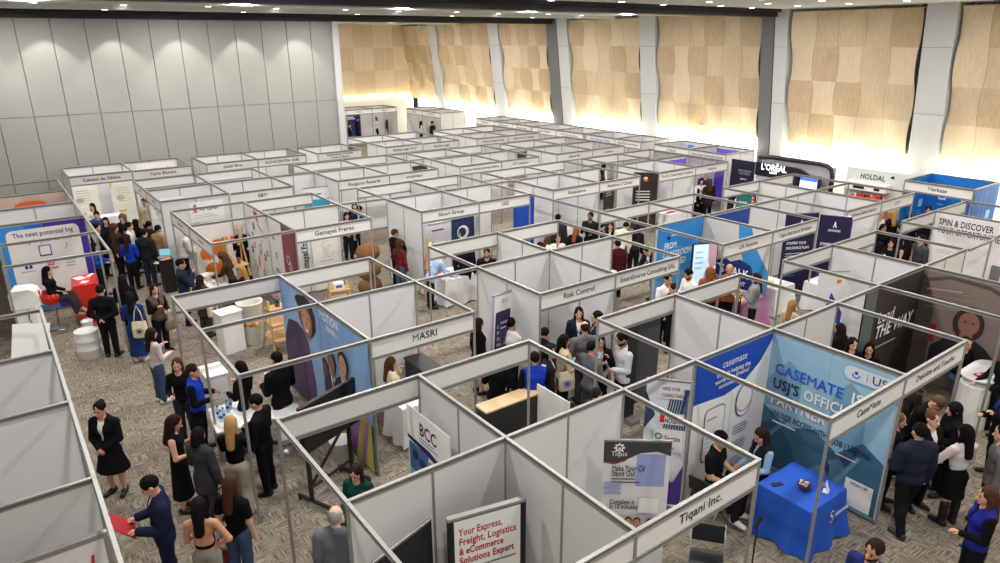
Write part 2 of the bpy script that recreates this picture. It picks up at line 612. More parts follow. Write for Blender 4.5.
# recessed downlights: a white ring with a glowing disc
M_GLOW = mat('downlight_glow', (1, .96, .88), .5, emit=9, noise=0)
proto = None
i = 0
for gx in range(13):
    for gy in range(17):
        x = 2.0 + gx*2.42
        y = 10.6 + gy*1.83 + (.45 if gx % 2 else 0)
        if x > 25.9 or abs(y-30.85) < .7 or abs(y-17.3) < .7 or y > 40 or (x < 14 and y > 30):
            continue
        if x < 1.0*y*.0 - 1:
            continue
        if proto is None:
            proto = empty('ceiling_downlight', (x, y, 8.0))
            MB().lathe([(.13, -.02), (.13, 0)], M_WHITE, seg=14).build('ring', proto)
            MB().lathe([(.095, -.027), (.095, -.019)], M_GLOW, seg=14).build('diffuser', proto)
            o = proto
        else:
            o = copy_tree(proto)
            o.location = (x, y, 8.0)
        tag(o, 'round white downlight glowing in the pale hall ceiling', 'ceiling light', 'ceiling downlights')
# ------------------------------------------------------------------ shell-scheme booths
PH, FB = 2.5, 2.13      # top of the frame, underside of a name board
POSTS = set()
def ax(a, b):
    d = Vector((b[0]-a[0], b[1]-a[1], 0))
    L = d.length
    return d/L, L

def rail(parent, a, b, z1, h=.066, t=.042):
    u, L = ax(a, b)
    n = Vector((-u.y, u.x, 0))
    c = Vector(((a[0]+b[0])/2, (a[1]+b[1])/2, 0))
    m = MB()
    for z, hh, tt, mm in ((z1-.009, .018, t, M_ALU), (z1-h/2, h-.036, t*.72, M_GROOVE), (z1-h+.009, .018, t, M_ALU)):
        m.obox(c+Vector((0, 0, z)), u, n, (0, 0, 1), L-.03, tt, hh, mm)
    return m.build('rail', parent)

def post(parent, p):
    k = (round(p[0], 1), round(p[1], 1))
    for dx in (-.1, 0, .1):
        for dy in (-.1, 0, .1):
            if (round(k[0]+dx, 1), round(k[1]+dy, 1)) in POSTS:
                return
    POSTS.add(k)
    MB().cyl((p[0], p[1], 0), (p[0], p[1], PH+.003), .023, None, M_ALU, 8, False).build('post', parent)

def wall(parent, a, b):
    u, L = ax(a, b)
    n = Vector((-u.y, u.x, 0))
    k = max(1, round(L/.99))
    for i in range(k):
        c = Vector((a[0], a[1], 0)) + u*(L*(i+.5)/k)
        MB().obox(c+Vector((0, 0, 1.24)), u, n, (0, 0, 1), L/k-.03, .012, 2.4, M_PANEL).build('wall_panel', parent)
        if i:
            p = Vector((a[0], a[1], 0)) + u*(L*i/k)
            MB().cyl((p.x, p.y, 0), (p.x, p.y, PH-.06), .02, None, M_ALU, 8, False).build('post', parent)
    rail(parent, a, b, PH)
    rail(parent, a, b, .06)

def fascia(parent, a, b, out, text=None, ink=None, size=.15, two=None, board=None):
    """name board; out = the way the lettering faces"""
    u, L = ax(a, b)
    out = Vector((*out, 0))
    n = Vector((-u.y, u.x, 0))
    c = Vector(((a[0]+b[0])/2, (a[1]+b[1])/2, 0))
    rail(parent, a, b, PH)
    rail(parent, a, b, FB+.05, .05)
    bd = MB().obox(c+Vector((0, 0, (PH+FB)/2)), u, n, (0, 0, 1), L-.05, .01, PH-FB-.09, board or M_SIGN).build('name_board', parent)
    if text:
        right = out.cross(Vector((0, 0, -1))).normalized()
        right = Vector((0, 0, 1)).cross(out).normalized()
        m = MB()
        f = Face(m, c + out*.006, right, (0, 0, 1), out)
        if two:
            f.text(text, 0, 2.335, size*.9, ink or M_INK, True, 'c', fit=L*.86)
            f.text(two, 0, 2.215, size*.9, ink or M_INK, True, 'c', fit=L*.86)
        else:
            f.text(text, 0, 2.315-size/2, size, ink or M_INK, True, 'c', fit=L*.86)
        m.build('lettering', bd)

TS = .66
def booth(x0, x1, y0, y1, S='.', N='.', W='.', E='.', text=None, side='S', label=None, group=None, ink=None, size=.15, two=None, link=None):
    r = empty('exhibition_booth', ((x0+x1)/2, (y0+y1)/2, 0))
    hold = r.location.copy()
    r.location = (0, 0, 0)
    ed = {'S': ((x0, y0), (x1, y0), (0, -1)), 'N': ((x0, y1), (x1, y1), (0, 1)), 'W': ((x0, y0), (x0, y1), (-1, 0)), 'E': ((x1, y0), (x1, y1), (1, 0))}
    for k, code in (('S', S), ('N', N), ('W', W), ('E', E)):
        a, b, out = ed[k]
        if code == '.':
            continue
        post(r, a)
        post(r, b)
        if code == 'r':
            rail(r, a, b, PH)
        elif code == 'w':
            wall(r, a, b)
        elif code == 'f':
            t = text if k == side else None
            fascia(r, a, b, out, t, ink, size*TS, two if k == side else None)
    for a, b, code in (link or ()):
        if code == 'w':
            wall(r, a, b)
        else:
            rail(r, a, b, PH)
    r.location = hold
    for ch in r.children:
        ch.location = tuple(-v for v in hold)
    tag(r, label or 'white open-topped shell booth', 'booth', group or 'white shell booths')
    return r

BOOTHS = {}
def B(key, *a, **k):
    BOOTHS[key] = booth(*a, **k)
    return BOOTHS[key]

xa, xb, xc, xd, xe, xf, xg, xh, xi, xj, xk, xl, xm = .26, 2.25, 4.26, 6.23, 7.71, 9.66, 11.60, 13.11, 15.06, 17.05, 18.5, 20.4, 22.36
y0, y1, y2, y3, y4, y5 = 3.62, 5.68, 7.69, 9.2, 11.22, 13.18
# --- front blocks
B('dhl', xb, xc, y0, y1, 'f', 'w', 'r', 'w', label='open booth with a framed red-lettered express freight sign on its grey-white wall')
B('tiq', xc, xd, y0, y1, 'f', 'w', '.', 'r', text='Tiqani Inc.', size=.17, label='front booth whose board shows Inc. lettering, with a CV roll-up banner inside')
B('bcc', xb, xc, y1, y2, '.', 'f', 'r', 'w', label='booth with a wheeled screen, a white bin and a white table with hanging poster inside')
B('desk', xc, xd, y1, y2, '.', 'f', '.', 'r', label='booth enclosing the black counter with a pale wooden top', link=[((xd, y1), (xe, y1), 'r')])
B('case', xe, xf, y0, y1, 'f', 'w', 'r', 'w', text='CaseMate', size=.16, label='booth walled by a blue banner and a pale blue office mural')
B('delo', xf, xg, y0, y1, 'f', 'w', '.', 'r', text='Deloitte and Touche', size=.15, label='booth beside the pale blue mural, crowd of visitors under its long-lettered board', link=[((xg, y1), (xh, y1), 'r')])
B('cas2', xe, xf, y1, y2, '.', 'f', 'r', 'w', label='booth with a dark grey curtain wall and rack behind the blue banner wall')
B('bld', xf, xg, y1, y2, '.', 'f', '.', 'r', label='booth where a blonde seated visitor and a pink-topped table are seen')
B('lead', xh, xi, y0, y1+.05, 'f', 'w', 'r', 'w', label='booth clad inside with a dark brown printed mural of a person')
B('lea2', xh, xi, y1+.05, y2, '.', 'f', 'r', 'w', label='booth with a white wall just behind the dark printed mural')
B('j1', xi, xj, y1+.05, y2, 'w', 'f', '.', 'r', label='booth between the dark mural wall and the long white discovery banner', link=[((xj, y1), (xk, y1), 'r')])
B('spin', xk, xl, y1+.06, y2+.07, 'r', 'f', 'r', 'w', label='booth walled with the white SPIN and DISCOVER banner')
B('m1', xl, xm, y1+.06, y2+.07, 'r', 'f', '.', 'r', label='booth at the right frame edge behind the white discovery banner')
# --- second blocks
B('mot', xb, xc, y3, y4, 'r', 'r', 'r', 'w', label='open rail-fronted booth with white table and the lower half of a blue suited-people mural')
B('mot2', xb, xc, y4, y5, '.', 'f', 'r', 'w', label='booth with the upper half of the blue suited-people mural and a white tall bin')
B('mas', xc, xd, y3, y4, 'f', 'w', '.', 'r', text='MASRI', size=.18, label='booth with a short capital-letter name board beside the blue mural', link=[((xd, y4), (xe, y4), 'r')])
B('mas2', xc, xd, y4, y5, '.', 'f', '.', 'r', label='booth directly behind the white back wall of the short capital-letter booth')
B('risk', xe, xf, y3, y4, 'f', 'w', 'w', 'w', text='Risk Control', size=.16, label='white corner booth with a two-word name board and a crowd standing in front')
B('smart', xf, xg, y3, y4, 'f', 'w', '.', 'r', text='SmartSource Consulting SAL', size=.15, label='booth with a long consulting name board next to the white corner booth', link=[((xg, y4), (xh, y4), 'r')])
B('ris2', xe, xf, y4, y5, '.', 'f', 'r', 'w', label='booth right behind the white corner booth, visitors bent over its table')
B('sma2', xf, xg, y4, y5, '.', 'f', '.', 'r', label='booth with a grey laptop counter behind the long consulting board')
B('ua', xh, xi, y3, y4, 'f', 'w', 'r', 'w', text='LIA Assurex', size=.15, label='booth with a bright blue classroom mural and standing screen')
B('cape', xi, xj, y3, y4, 'f', 'w', '.', 'r', text='Cape Insurance Brokers', size=.15, label='booth with navy insurance posters beside the bright blue mural booth', link=[((xj, y4), (xk, y4), 'w')])
B('ua2', xh, xi, y4, y5, '.', 'f', 'r', 'r', label='open booth right behind the bright blue classroom mural')
B('cap2', xi, xj, y4, y5, '.', 'f', '.', 'r', label='booth behind the navy insurance posters')
B('joh', xk, xl, y3, y4, 'f', 'w', 'r', 'w', text='Johnson Select Interior', size=.15, label='booth with a navy poster under its board, left of the stand with the red counter')
B('cht', xl, xm, y3, y4, 'f', 'r', '.', 'r', text='CHT', size=.15, label='booth with a three-letter board, dark-clothed crowd below it')
B('joh2', xk, xl, y4, y5, '.', 'f', 'r', 'w', label='booth in front of the black beauty stand, one bay to its right side')
B('cht2', xl, xm, y4, y5, '.', 'f', '.', 'r', label='booth between the black beauty stand and the red counter stand')
# --- left column, near
for k, (ya, yb, lab) in enumerate(((5.66, 7.69, 'lower left booth holding the red-lettered food company frame'), (7.69, 9.77, 'lower left booth beside the woman in a black skirt suit'), (9.77, 11.75, 'left edge booth with plain white back wall, third up from the food frame'), (11.75, 13.88, 'left edge booth with a white machine and a leaning white poster'))):
    B('L%d' % k, -1.72, xa, ya, yb, '.', 'w' if k < 3 else 'r', 'w', 'r', label=lab)
# --- left column, far
B('U1', -.15, 1.83, 17.2, 19.25, 'r', 'r', '.', 'r', label='open booth with the red desk and the seated woman in black')
B('U2', -.15, 1.83, 19.25, 21.4, '.', 'w', 'w', 'f', label='booth backed by the blue-framed career banner')
B('U3', -.15, 1.83, 21.4, 23.5, '.', 'w', 'w', 'f', label='left booth right behind the blue-framed career banner')
B('U4', -.15, 1.83, 23.5, 25.6, '.', 'w', 'w', 'f', label='left booth with a peach wall and an orange half disc')
B('U5', -.15, 1.83, 25.6, 27.8, '.', 'r', 'w', 'f', label='last left booth, open rails before the grey folding partition')
# --- block with the timber ladders
B('apg', 3.82, 5.8, 16.38, 18.45, 'r', 'r', 'f', 'w', text='Cometsar', side='W', size=.13, label='booth with wooden ladder shelves and a wall of small round logos')
B('apg2', 3.82, 5.8, 18.45, 20.45, '.', 'r', 'f', 'w', text='Green Care', side='W', size=.13, label='booth with an orange splash poster behind the wooden ladder')
B('apg3', 3.86, 5.82, 21.95, 23.95, 'w', 'w', 'f', 'r', text='APGAR', side='W', size=.13, label='booth with two white boards carrying a red drop emblem')
B('apg4', 3.86, 5.82, 23.95, 26.05, '.', 'f', 'f', 'r', text='Labtech', side='W', size=.13, label='booth between the red drop boards and the yellow banner booths')
B('gem', 5.8, 7.86, 16.38, 18.45, 'f', 'w', '.', 'r', text='Gemayel Freres', size=.17, label='booth with a dusky pink wall strip and stacked brown coils at its corner')
B('gem2', 5.8, 7.86, 18.45, 20.38, '.', 'f', '.', 'r', label='booth behind the dusky pink wall strip', link=[((7.86, 18.42), (9.28, 18.3), 'r')])
B('noo', 9.3, 11.22, 16.2, 18.22, 'f', 'w', 'w', 'w', text='Noori Group', size=.16, label='booth with a pale poster beside a navy round-emblem poster')
B('sgs', 11.22, 13.1, 16.2, 18.22, 'f', 'w', '.', 'r', text='SGS', size=.16, label='booth with a three-letter board next to the tall bright blue roll-up', link=[((13.1, 18.22), (14.04, 18.2), 'r'), ((13.1, 16.2), (13.12, 13.2), 'r')])
B('noo2', 9.3, 11.22, 18.22, 20.2, '.', 'f', 'r', 'w', label='booth behind the pale poster and navy emblem poster')
B('sgs2', 11.22, 13.1, 18.22, 20.2, '.', 'f', '.', 'r', label='booth diagonally behind the tall bright blue roll-up')
B('ren', 14.04, 16.03, 16.2, 18.2, 'f', 'w', 'w', 'w', text='Renaissance', size=.16, label='white booth with a single long word board, dark-bearded man before it')
B('emb', 16.03, 17.95, 16.2, 18.2, 'f', 'w', '.', 'r', text='Ambition 2 Career', size=.16, label='booth with the black poster that stands by a brown portrait roll-up')
B('ren2', 14.04, 16.03, 18.2, 20.12, '.', 'f', 'r', 'r', label='booth behind the single long word board')
B('emb2', 16.03, 17.95, 18.2, 20.12, '.', 'f', '.', 'r', label='booth with a small light blue poster in its corner')
B('cen', 18.93, 20.92, 16.2, 18.2, 'f', 'w', 'r', 'w', text='The Str. Central Bank of Lebanon', size=.13, label='booth with the longest bank board over a bare white wall and small table')
B('med', 20.92, 22.83, 16.2, 18.2, 'f', 'w', '.', 'r', text='Medicine', size=.15, label='booth whose board sits before the violet-lit stand')
B('cen2', 18.93, 20.92, 18.2, 20.15, '.', 'f', 'r', 'r', label='booth behind the bank board')
B('med2', 20.92, 22.83, 18.2, 20.15, '.', 'f', '.', 'r', label='booth behind the violet-lit stand, facing the hospital boards')
# --- fourth block
B('ebm', 5.83, 7.81, 21.83, 23.87, 'f', 'w', '.', 'r', text='EBM', size=.17, label='booth with a short board in front of a cyan printed roll-up')
B('ebm2', 5.83, 7.81, 23.87, 25.97, '.', 'f', '.', 'r', label='booth behind the short board near the cyan roll-up', link=[((7.81, 23.87), (9.33, 23.8), 'w')])
B('kan', 9.33, 11.25, 21.73, 23.76, 'f', 'w', 'w', 'r', text='Kangaroo Rewards', size=.16, label='booth with a rewards board, cyan roll-up on its left wall')
B('ams', 11.25, 13.24, 21.73, 23.76, 'f', 'w', '.', 'r', text='amsterdam', size=.15, label='booth lettered with a city name in small letters')
B('kan2', 9.33, 11.25, 23.76, 25.78, '.', 'f', 'r', 'r', label='booth behind the rewards board with a dark arched lamp')
B('ams2', 11.25, 13.24, 23.76, 25.78, '.', 'f', '.', 'r', label='booth behind the small-lettered city board', link=[((13.24, 25.7), (14.12, 25.66), 'r')])
B('leb', 14.12, 16.04, 21.6, 23.66, 'f', 'w', 'w', 'r', text='Lebanese Maronite University of Beirut', size=.13, label='booth with the longest university board in the middle rows')
B('ict', 16.04, 17.92, 21.6, 23.66, 'f', 'w', '.', 'r', text='ICT Lebanon', size=.15, label='booth just right of the longest university board')
B('leb2', 14.12, 16.04, 23.66, 25.64, '.', 'f', 'r', 'r', label='booth behind the longest university board')
B('ict2', 16.04, 17.92, 23.66, 25.64, '.', 'f', '.', 'r', label='booth with a black leaning laptop screen, behind the technology board')
B('lab', 18.88, 20.87, 21.6, 23.57, 'f', 'w', 'w', 'r', text='Libano BLC', size=.15, label='second-last booth of the row below the hospital boards')
B('lec', 20.87, 22.8, 21.6, 23.57, 'f', 'w', '.', 'r', text='Lecasse', size=.15, label='last booth of the row below the hospital boards')
B('lab2', 18.88, 20.87, 23.57, 25.52, '.', 'f', 'r', 'r', label='booth back to back with the second-last one below the hospital boards')
B('lec2', 20.87, 22.8, 23.57, 25.52, '.', 'f', '.', 'r', label='booth back to back with the last one below the hospital boards')
# --- row along the grey folding partition
B('cim', 2.2, 4.2, 28.15, 30.35, 'f', 'w', 'w', 'r', text='Ciment de Sibline', size=.17, label='booth with yellow-cornered white banners by the grey partition')
B('car', 4.2, 6.22, 28.05, 30.35, 'f', 'w', '.', 'r', text='Carte Blanche', size=.16, label='booth by the grey partition with a red ribbon mark on its wall')
B('ade', 6.75, 8.71, 28.0, 30.15, 'f', 'w', 'w', 'r', text='Jubaili Bros', size=.16, label='third booth along the grey partition from its yellow-bannered end')
B('kli', 8.71, 10.68, 27.95, 30.15, 'f', 'w', '.', 'r', text='KLIMACENTRA SARL', size=.16, label='fourth booth along the grey partition, all-capital board')
B('far', 11.16, 13.15, 27.85, 30.0, 'f', 'w', 'r', 'r', text='International Chamber', two='Trade of Beirut', size=.15, label='fifth booth along the grey partition, at its free end')
# --- rows beyond
B('nus', 14.27, 16.15, 27.74, 29.6, 'f', 'w', 'w', 'r', text='Nusrat Legal, PLLC', size=.16, label='legal booth just past the free end of the grey partition')
B('bus', 16.15, 18.06, 27.68, 29.6, 'f', 'w', '.', 'r', text='Business Legal', size=.15, label='second legal booth past the free end of the grey partition')
B('nus2', 14.27, 16.15, 29.6, 31.7, '.', 'f', 'r', 'r', label='booth behind the legal booth at the partition end')
B('bus2', 16.15, 18.06, 29.6, 31.7, '.', 'f', '.', 'r', label='booth behind the second legal booth')
B('tec', 19.0, 20.85, 27.52, 29.5, 'f', 'w', 'w', 'r', text='Technical Engineering', size=.15, label='engineering booth near the glowing far corner')
B('tec2', 20.85, 22.82, 27.5, 29.5, 'f', 'w', '.', 'r', text='Business and Tenders', size=.15, label='booth right of the engineering booth near the glowing far corner')
B('tec3', 19.0, 20.85, 29.5, 31.5, '.', 'f', 'r', 'r', label='booth behind the engineering booth')
B('tec4', 20.85, 22.82, 29.5, 31.5, '.', 'f', '.', 'r', label='booth behind the right neighbour of the engineering booth')
# --- row under the timber wall, boards facing the hall
RED = clr(170, 30, 40)
BLU = clr(30, 60, 140)
for k, (ya, yb, tx, ink, lab) in enumerate((
        (17.3, 19.15, 'Notre Dame University Hospital', None, 'wall booth with a long hospital board, nearest to the black beauty stand'),
        (19.15, 21.1, 'LOGICS', None, 'wall booth second from the black beauty stand'),
        (21.9, 23.55, 'Hotel Dieu de France', None, 'wall booth third from the black beauty stand'),
        (23.55, 25.55, 'Saint Georges Center', BLU, 'wall booth with blue board letters, fourth from the black beauty stand'),
        (25.76, 27.8, 'Red Crescent Clinics', RED, 'wall booth with red board letters'),
        (27.8, 29.8, 'Geitaoui Hospital', None, 'wall booth just beyond the red-lettered board'),
        (29.9, 31.55, 'Clinic du Levant', None, 'second wall booth beyond the red-lettered board'),
        (31.55, 33.3, 'Medical School', None, 'third wall booth beyond the red-lettered board'),
        (33.3, 35.1, 'Pharma Line', None, 'fourth wall booth beyond the red-lettered board'),
        (39.2, 41.5, 'Faculty of Arts', None, 'far wall booth beside the brightest cove light'),
        (41.5, 43.6, 'Campus', None, 'farthest wall booth near the far hall corner'))):
    B('W%d' % k, 24.2, 26.1, ya, yb, 'w' if k in (0, 2, 4, 6, 9) else '.', 'w', 'f', 'w', text=tx, side='W', ink=ink, size=.15, label=lab)
B('mer', 24.25, 26.2, 8.28, 10.33, 'w', 'w', 'f', 'w', text='Merkaze', side='W', size=.17, label='bright blue booth under the timber wall at the right')
# --- far end of the hall
for k, (a, c, tx) in enumerate(((16.4, 18.35, 'Air Liban'), (18.35, 20.3, 'University of Balamand'), (20.3, 22.2, 'Murex'), (22.2, 24.1, 'Sagesse'))):
    B('F%d' % k, a, c, 44.9, 46.9, 'f', 'w', 'w' if k in (0, 2) else '.', 'w' if k == 3 else 'r', text=tx, size=.14,
      label=('far end booth hidden mostly by the grey partition edge', 'far end booth with a navy banner', 'far end booth where a pair stands by a dark blue wall', 'far end booth with a red panel nearby')[k])
# ------------------------------------------------------------------ printed walls inside the booths
WHT, INK, NAVY = clr(238, 238, 236), clr(24, 26, 34), clr(24, 32, 74)
def graphic(key, o, u, n, draw, name='printed_wall', thick=.006):
    """a printed sheet on a booth wall: origin bottom left, u to the right, n out of the sheet"""
    bt = BOOTHS[key]
    m = MB()
    f = Face(m, o, u, (0, 0, 1), n, .0015)
    draw(f)
    ob = m.build(name, bt)
    ob.location = tuple(-v for v in bt.location)
    return ob
SOUTH, WEST, NORTH, EAST = (0, -1, 0), (-1, 0, 0), (0, 1, 0), (1, 0, 0)
PX, MY, MX, PY = (1, 0, 0), (0, -1, 0), (-1, 0, 0), (0, 1, 0)
SK1, SK2, SK3 = clr(196, 146, 116), clr(150, 98, 72), clr(112, 72, 54)
DKH = clr(34, 24, 26)

def motion_a(f):          # rear half, u = 0 at the far post
    LB = clr(128, 164, 214)
    f.rect(0, 0, 1.98, 2.36, LB)
    f.pts([(0, 0), (1.98, 0), (1.98, 1.4), (1.1, 2.36), (.62, 2.36), (.3, 1.7), (0, 1.6)], clr(142, 178, 222))
    f.pts([(0, 0), (1.5, 0), (1.42, 1.0), (1.3, 1.45), (1.12, 1.62), (.82, 1.70), (.35, 1.62), (.12, 1.3), (0, 1.1)], clr(54, 46, 78))
    f.pts([(0, 0), (1.0, 0), (.92, 1.0), (.55, 1.35), (.0, .9)], clr(72, 56, 92))
    f.pts([(1.0, 1.62), (1.32, 1.35), (1.5, .7), (1.52, 0), (1.2, 0), (1.05, .9)], clr(96, 58, 104))
    f.ell(1.36, 1.98, .42, .40, DKH)
    f.ell(1.18, 2.20, .34, .14, DKH)
    f.pts([(1.02, 2.05), (1.22, 2.18), (1.48, 2.16), (1.62, 1.98), (1.58, 1.72), (1.44, 1.54), (1.28, 1.52), (1.12, 1.66), (1.02, 1.86)], SK2)
    f.pts([(1.14, 2.02), (1.30, 2.12), (1.50, 2.04), (1.52, 1.82), (1.38, 1.62), (1.22, 1.66), (1.14, 1.84)], SK1)
    f.ell(1.24, 1.97, .035, .018, DKH)
    f.ell(1.44, 1.96, .035, .018, DKH)
    f.pts([(1.26, 1.72), (1.44, 1.72), (1.38, 1.66), (1.30, 1.66)], WHT)
    f.pts([(1.33, 1.92), (1.38, 1.80), (1.31, 1.79)], SK3)
def motion_b(f):          # front half
    f.rect(0, 0, 1.98, 2.36, clr(126, 164, 214))
    f.pts([(1.2, 0), (1.98, 0), (1.98, 2.36), (1.5, 2.36), (1.15, 1.2)], clr(138, 176, 224))
    f.text('MOTION', .04, 2.17, .165, WHT, True, 'l', fit=.80)
    f.bars(.30, 2.08, .5, 2, .05, .018, WHT)
    f.person(.10, .35, 1.05, clr(40, 42, 66), SK3, DKH, clip=(0, 1.98))
    f.person(.46, .65, 1.02, clr(44, 48, 76), SK2, DKH, WHT, clr(60, 66, 130))
    f.person(.98, .70, 1.18, clr(34, 36, 58), SK1, DKH, WHT)
    f.pts([(0, 0), (.75, 0), (.62, .5), (.30, .72), (0, .6)], clr(122, 66, 128))
    f.pts([(.62, .0), (1.98, 0), (1.98, .95), (1.5, 1.02), (1.28, .74), (.9, .62)], clr(186, 172, 64))
    f.pts([(.9, .0), (1.3, 0), (1.62, .98), (1.42, 1.0)], clr(128, 78, 146))
    f.pts([(1.5, 0), (1.66, 0), (1.9, .9), (1.8, .95)], clr(150, 110, 170))
    f.pts([(1.02, .55), (1.2, .62), (1.0, .1), (.86, .12)], clr(206, 196, 90))
graphic('mot2', (xc-.02, y5, .06), MY, WEST, motion_a)
graphic('mot', (xc-.02, y4, .06), MY, WEST, motion_b)

def casemate(f):
    f.rect(0, 0, 1.0, 2.36, clr(148, 188, 212))
    f.rect(1.004, 0, 2.0, 2.36, clr(150, 190, 214))
    A, D, E2 = clr(118, 160, 188), clr(62, 104, 134), clr(88, 130, 160)
    f.pts([(0, 1.55), (.34, 2.0), (.60, 1.86), (.60, 1.2), (0, 1.1)], A)
    f.pts([(1.1, 1.0), (1.12, 1.75), (1.34, 2.02), (1.62, 1.82), (1.66, 1.0)], A)
    f.pts([(0, 0), (2.0, 0), (2.0, .95), (1.66, 1.15), (1.3, .8), (.9, 1.02), (.45, .85), (0, 1.1)], D)
    f.pts([(0, 0), (.8, 0), (.55, .6), (.2, .9), (0, .7)], clr(44, 84, 112))
    f.pts([(.9, .3), (1.35, .75), (1.7, .35), (1.4, .1)], E2)
    f.pts([(.1, .55), (.42, 1.0), (.46, .96), (.16, .5)], E2)
    f.pts([(1.2, .1), (1.62, .9), (1.67, .87), (1.27, .06)], clr(120, 160, 184))
    b, W2, N2 = clr(28, 92, 214), WHT, clr(20, 34, 84)
    f.text('CASEMATE', .12, 1.72, .175, b, True, 'l', fit=1.14)
    f.text('IS', 1.38, 1.72, .175, W2, True, 'l')
    f.text('USJ\'S', .12, 1.46, .175, N2, True, 'l', fit=.46)
    f.text('OFFICIAL', .66, 1.46, .175, W2, True, 'l', fit=.88)
    f.text('PARTNER', .12, 1.18, .175, W2, True, 'l', fit=.95)
    f.text('UNLOCK ACCESS WITH', .15, .97, .10, N2, True, 'l', fit=.98)
    f.rrect(.20, .86, .62, .885, .01, W2)
    f.text('JOB | USJMAIL', 1.22, .94, .10, N2, True, 'l', fit=.60)
    f.rrect(1.30, .80, 1.62, .822, .01, W2)
    f.rrect(1.22, 2.08, 1.97, 2.30, .10, clr(206, 216, 224))
    f.ring(1.40, 2.19, .062, .02, b, a0=180, a1=360)
    f.ell(1.40, 2.215, .026, .026, b)
    f.rect(1.56, 2.13, 1.565, 2.26, INK)
    f.text('USJ', 1.63, 2.135, .13, N2, False, 'l')
    f.rect(0, .0, 2.0, .05, clr(96, 150, 176))
    f.rect(1.52, .06, 1.94, .52, WHT)
    f.text('SIGN UP', 1.60, .43, .05, N2, True, 'l', fit=.26)
graphic('case', (xf-.02, y1-.02, .06), MY, WEST, casemate)

def casenote(f):
    f.rect(0, 0, 1.93, 2.38, WHT)
    bl = clr(24, 74, 176)
    f.pts([(.02, 1.68), (.3, 1.66), (.75, 1.62), (1.2, 1.70), (1.62, 1.95), (1.93, 2.32), (1.93, 2.38), (0, 2.38), (0, 1.68)], bl)
    f.text('casemate', .62, 2.12, .13, WHT, False, 'l', slant=.15, fit=.62)
    f.text('Who is helping the', .50, 1.98, .075, WHT, True, 'l', fit=.9)
    f.text('world earn dreams?', .48, 1.88, .075, WHT, True, 'l', fit=.86)
    f.bars(.58, 1.82, .55, 2, .03, .012, WHT)
    f.rect(.95, 0, .956, 1.62, clr(120, 124, 130))
    f.rrect(.30, .55, .80, 1.50, .10, INK)
    f.rrect(.315, .565, .785, 1.485, .09, WHT)
    f.bars(.36, 1.30, .3, 1, .1, .02, clr(90, 96, 110))
    f.bars(.36, 1.05, .34, 5, .08, .012, clr(170, 174, 182))
    f.ell(1.28, 1.38, .22, .30, bl)
    f.ell(1.28, 1.38, .20, .28, WHT)
    f.ring(1.28, 1.38, .205, .02, clr(196, 90, 80), a0=200, a1=340)
    for k in range(3):
        f.bars(1.06, .95-k*.3, .44, 4, .05, .016, clr(120, 128, 160))
graphic('case', (xe+.03, y1-.02, .05), PX, SOUTH, casenote)

def lead_way(f):
    d = clr(58, 52, 52)
    f.rect(0, 0, 2.44, 2.38, d)
    for k in range(17):
        x = .55 + k*.11
        f.rect(x, .1+.05*(k % 3), x+.045, 2.3, clr(70 + 6*(k % 3), 62 + 5*(k % 3), 60))
    f.rect(0, 0, .44, 2.38, clr(96, 106, 104))
    f.pts([(1.5, 0), (2.44, 0), (2.44, 1.0), (2.2, 1.3), (1.9, .9), (1.6, .8)], clr(34, 28, 28))
    f.text('Lead', .62, 1.60, .24, WHT, False, 'l', slant=.12, fit=.78)
    f.text('THE WAY', .60, 1.28, .27, WHT, True, 'l', slant=.18, fit=1.52)
    f.bars(.60, 1.06, 1.2, 1, .1, .035, clr(170, 166, 160))
graphic('lead', (xh-.44, y1+.03, .04), PX, SOUTH, lead_way)
def lead_person(f):
    f.rect(0, 0, 2.0, 2.38, clr(126, 112, 106))
    f.pts([(0, 0), (.35, 0), (.30, 1.6), (.10, 2.2), (0, 2.3)], clr(78, 70, 68))
    f.pts([(0, 2.12), (.5, 2.30), (1.2, 2.26), (2.0, 1.9), (2.0, 2.0), (1.2, 2.34), (.5, 2.37), (0, 2.2)], clr(84, 74, 70))
    for k in range(4):
        f.pts([(.1, 1.62+k*.12), (.9, 1.72+k*.11), (.9, 1.735+k*.11), (.1, 1.63+k*.12)], clr(158, 142, 132))
    f.pts([(.1, 2.0), (.75, 2.08), (.75, 2.1), (.1, 2.015)], clr(190, 180, 170))
    f.rect(.30, .9, .42, 1.3, clr(150, 40, 36))
    f.rect(1.62, .7, 1.76, 1.1, clr(150, 40, 36))
    f.ell(.97, 1.48, .28, .34, clr(54, 42, 38))
    f.person(.98, .40, 1.45, clr(36, 38, 42), clr(142, 104, 86), clr(58, 42, 36), clr(150, 140, 136))
    f.bars(.86, .95, .02, 1, .1, .35, clr(190, 50, 44))
    f.text('Scope', 1.50, 1.55, .12, WHT, True, 'l', slant=.2)
    f.bars(1.5, 1.72, .34, 2, .04, .02, WHT)
graphic('lead', (xi-.02, y1+.01, .04), MY, WEST, lead_person)

def classroom(f):
    f.rect(0, 0, 1.78, 2.40, clr(40, 128, 200))
    f.pts([(0, 1.75), (.5, 1.9), (1.1, 1.7), (1.78, 1.95), (1.78, 0), (0, 0)], clr(58, 146, 212))
    f.pts([(0, 1.0), (.4, .9), (1.0, 1.1), (1.78, .8), (1.78, 0), (0, 0)], clr(94, 170, 224))
    f.pts([(.36, 2.12), (.46, 2.02), (.46, 2.12), (.36, 2.02)], NAVY)
    f.bars(.50, 2.08, .52, 1, .06, .05, clr(150, 200, 236))
    f.text('FROM', .26, 1.76, .17, WHT, True, 'l', fit=.48)
    f.text('CLASSROOM', .24, 1.52, .17, WHT, True, 'l', fit=1.12)
    f.text('TO LED', .50, 1.28, .17, WHT, True, 'l', fit=.66)
    f.text('CAREER', .36, 1.02, .15, WHT, True, 'l', fit=.6)
graphic('ua', (xh+.10, y4-.02, .05), PX, SOUTH, classroom)
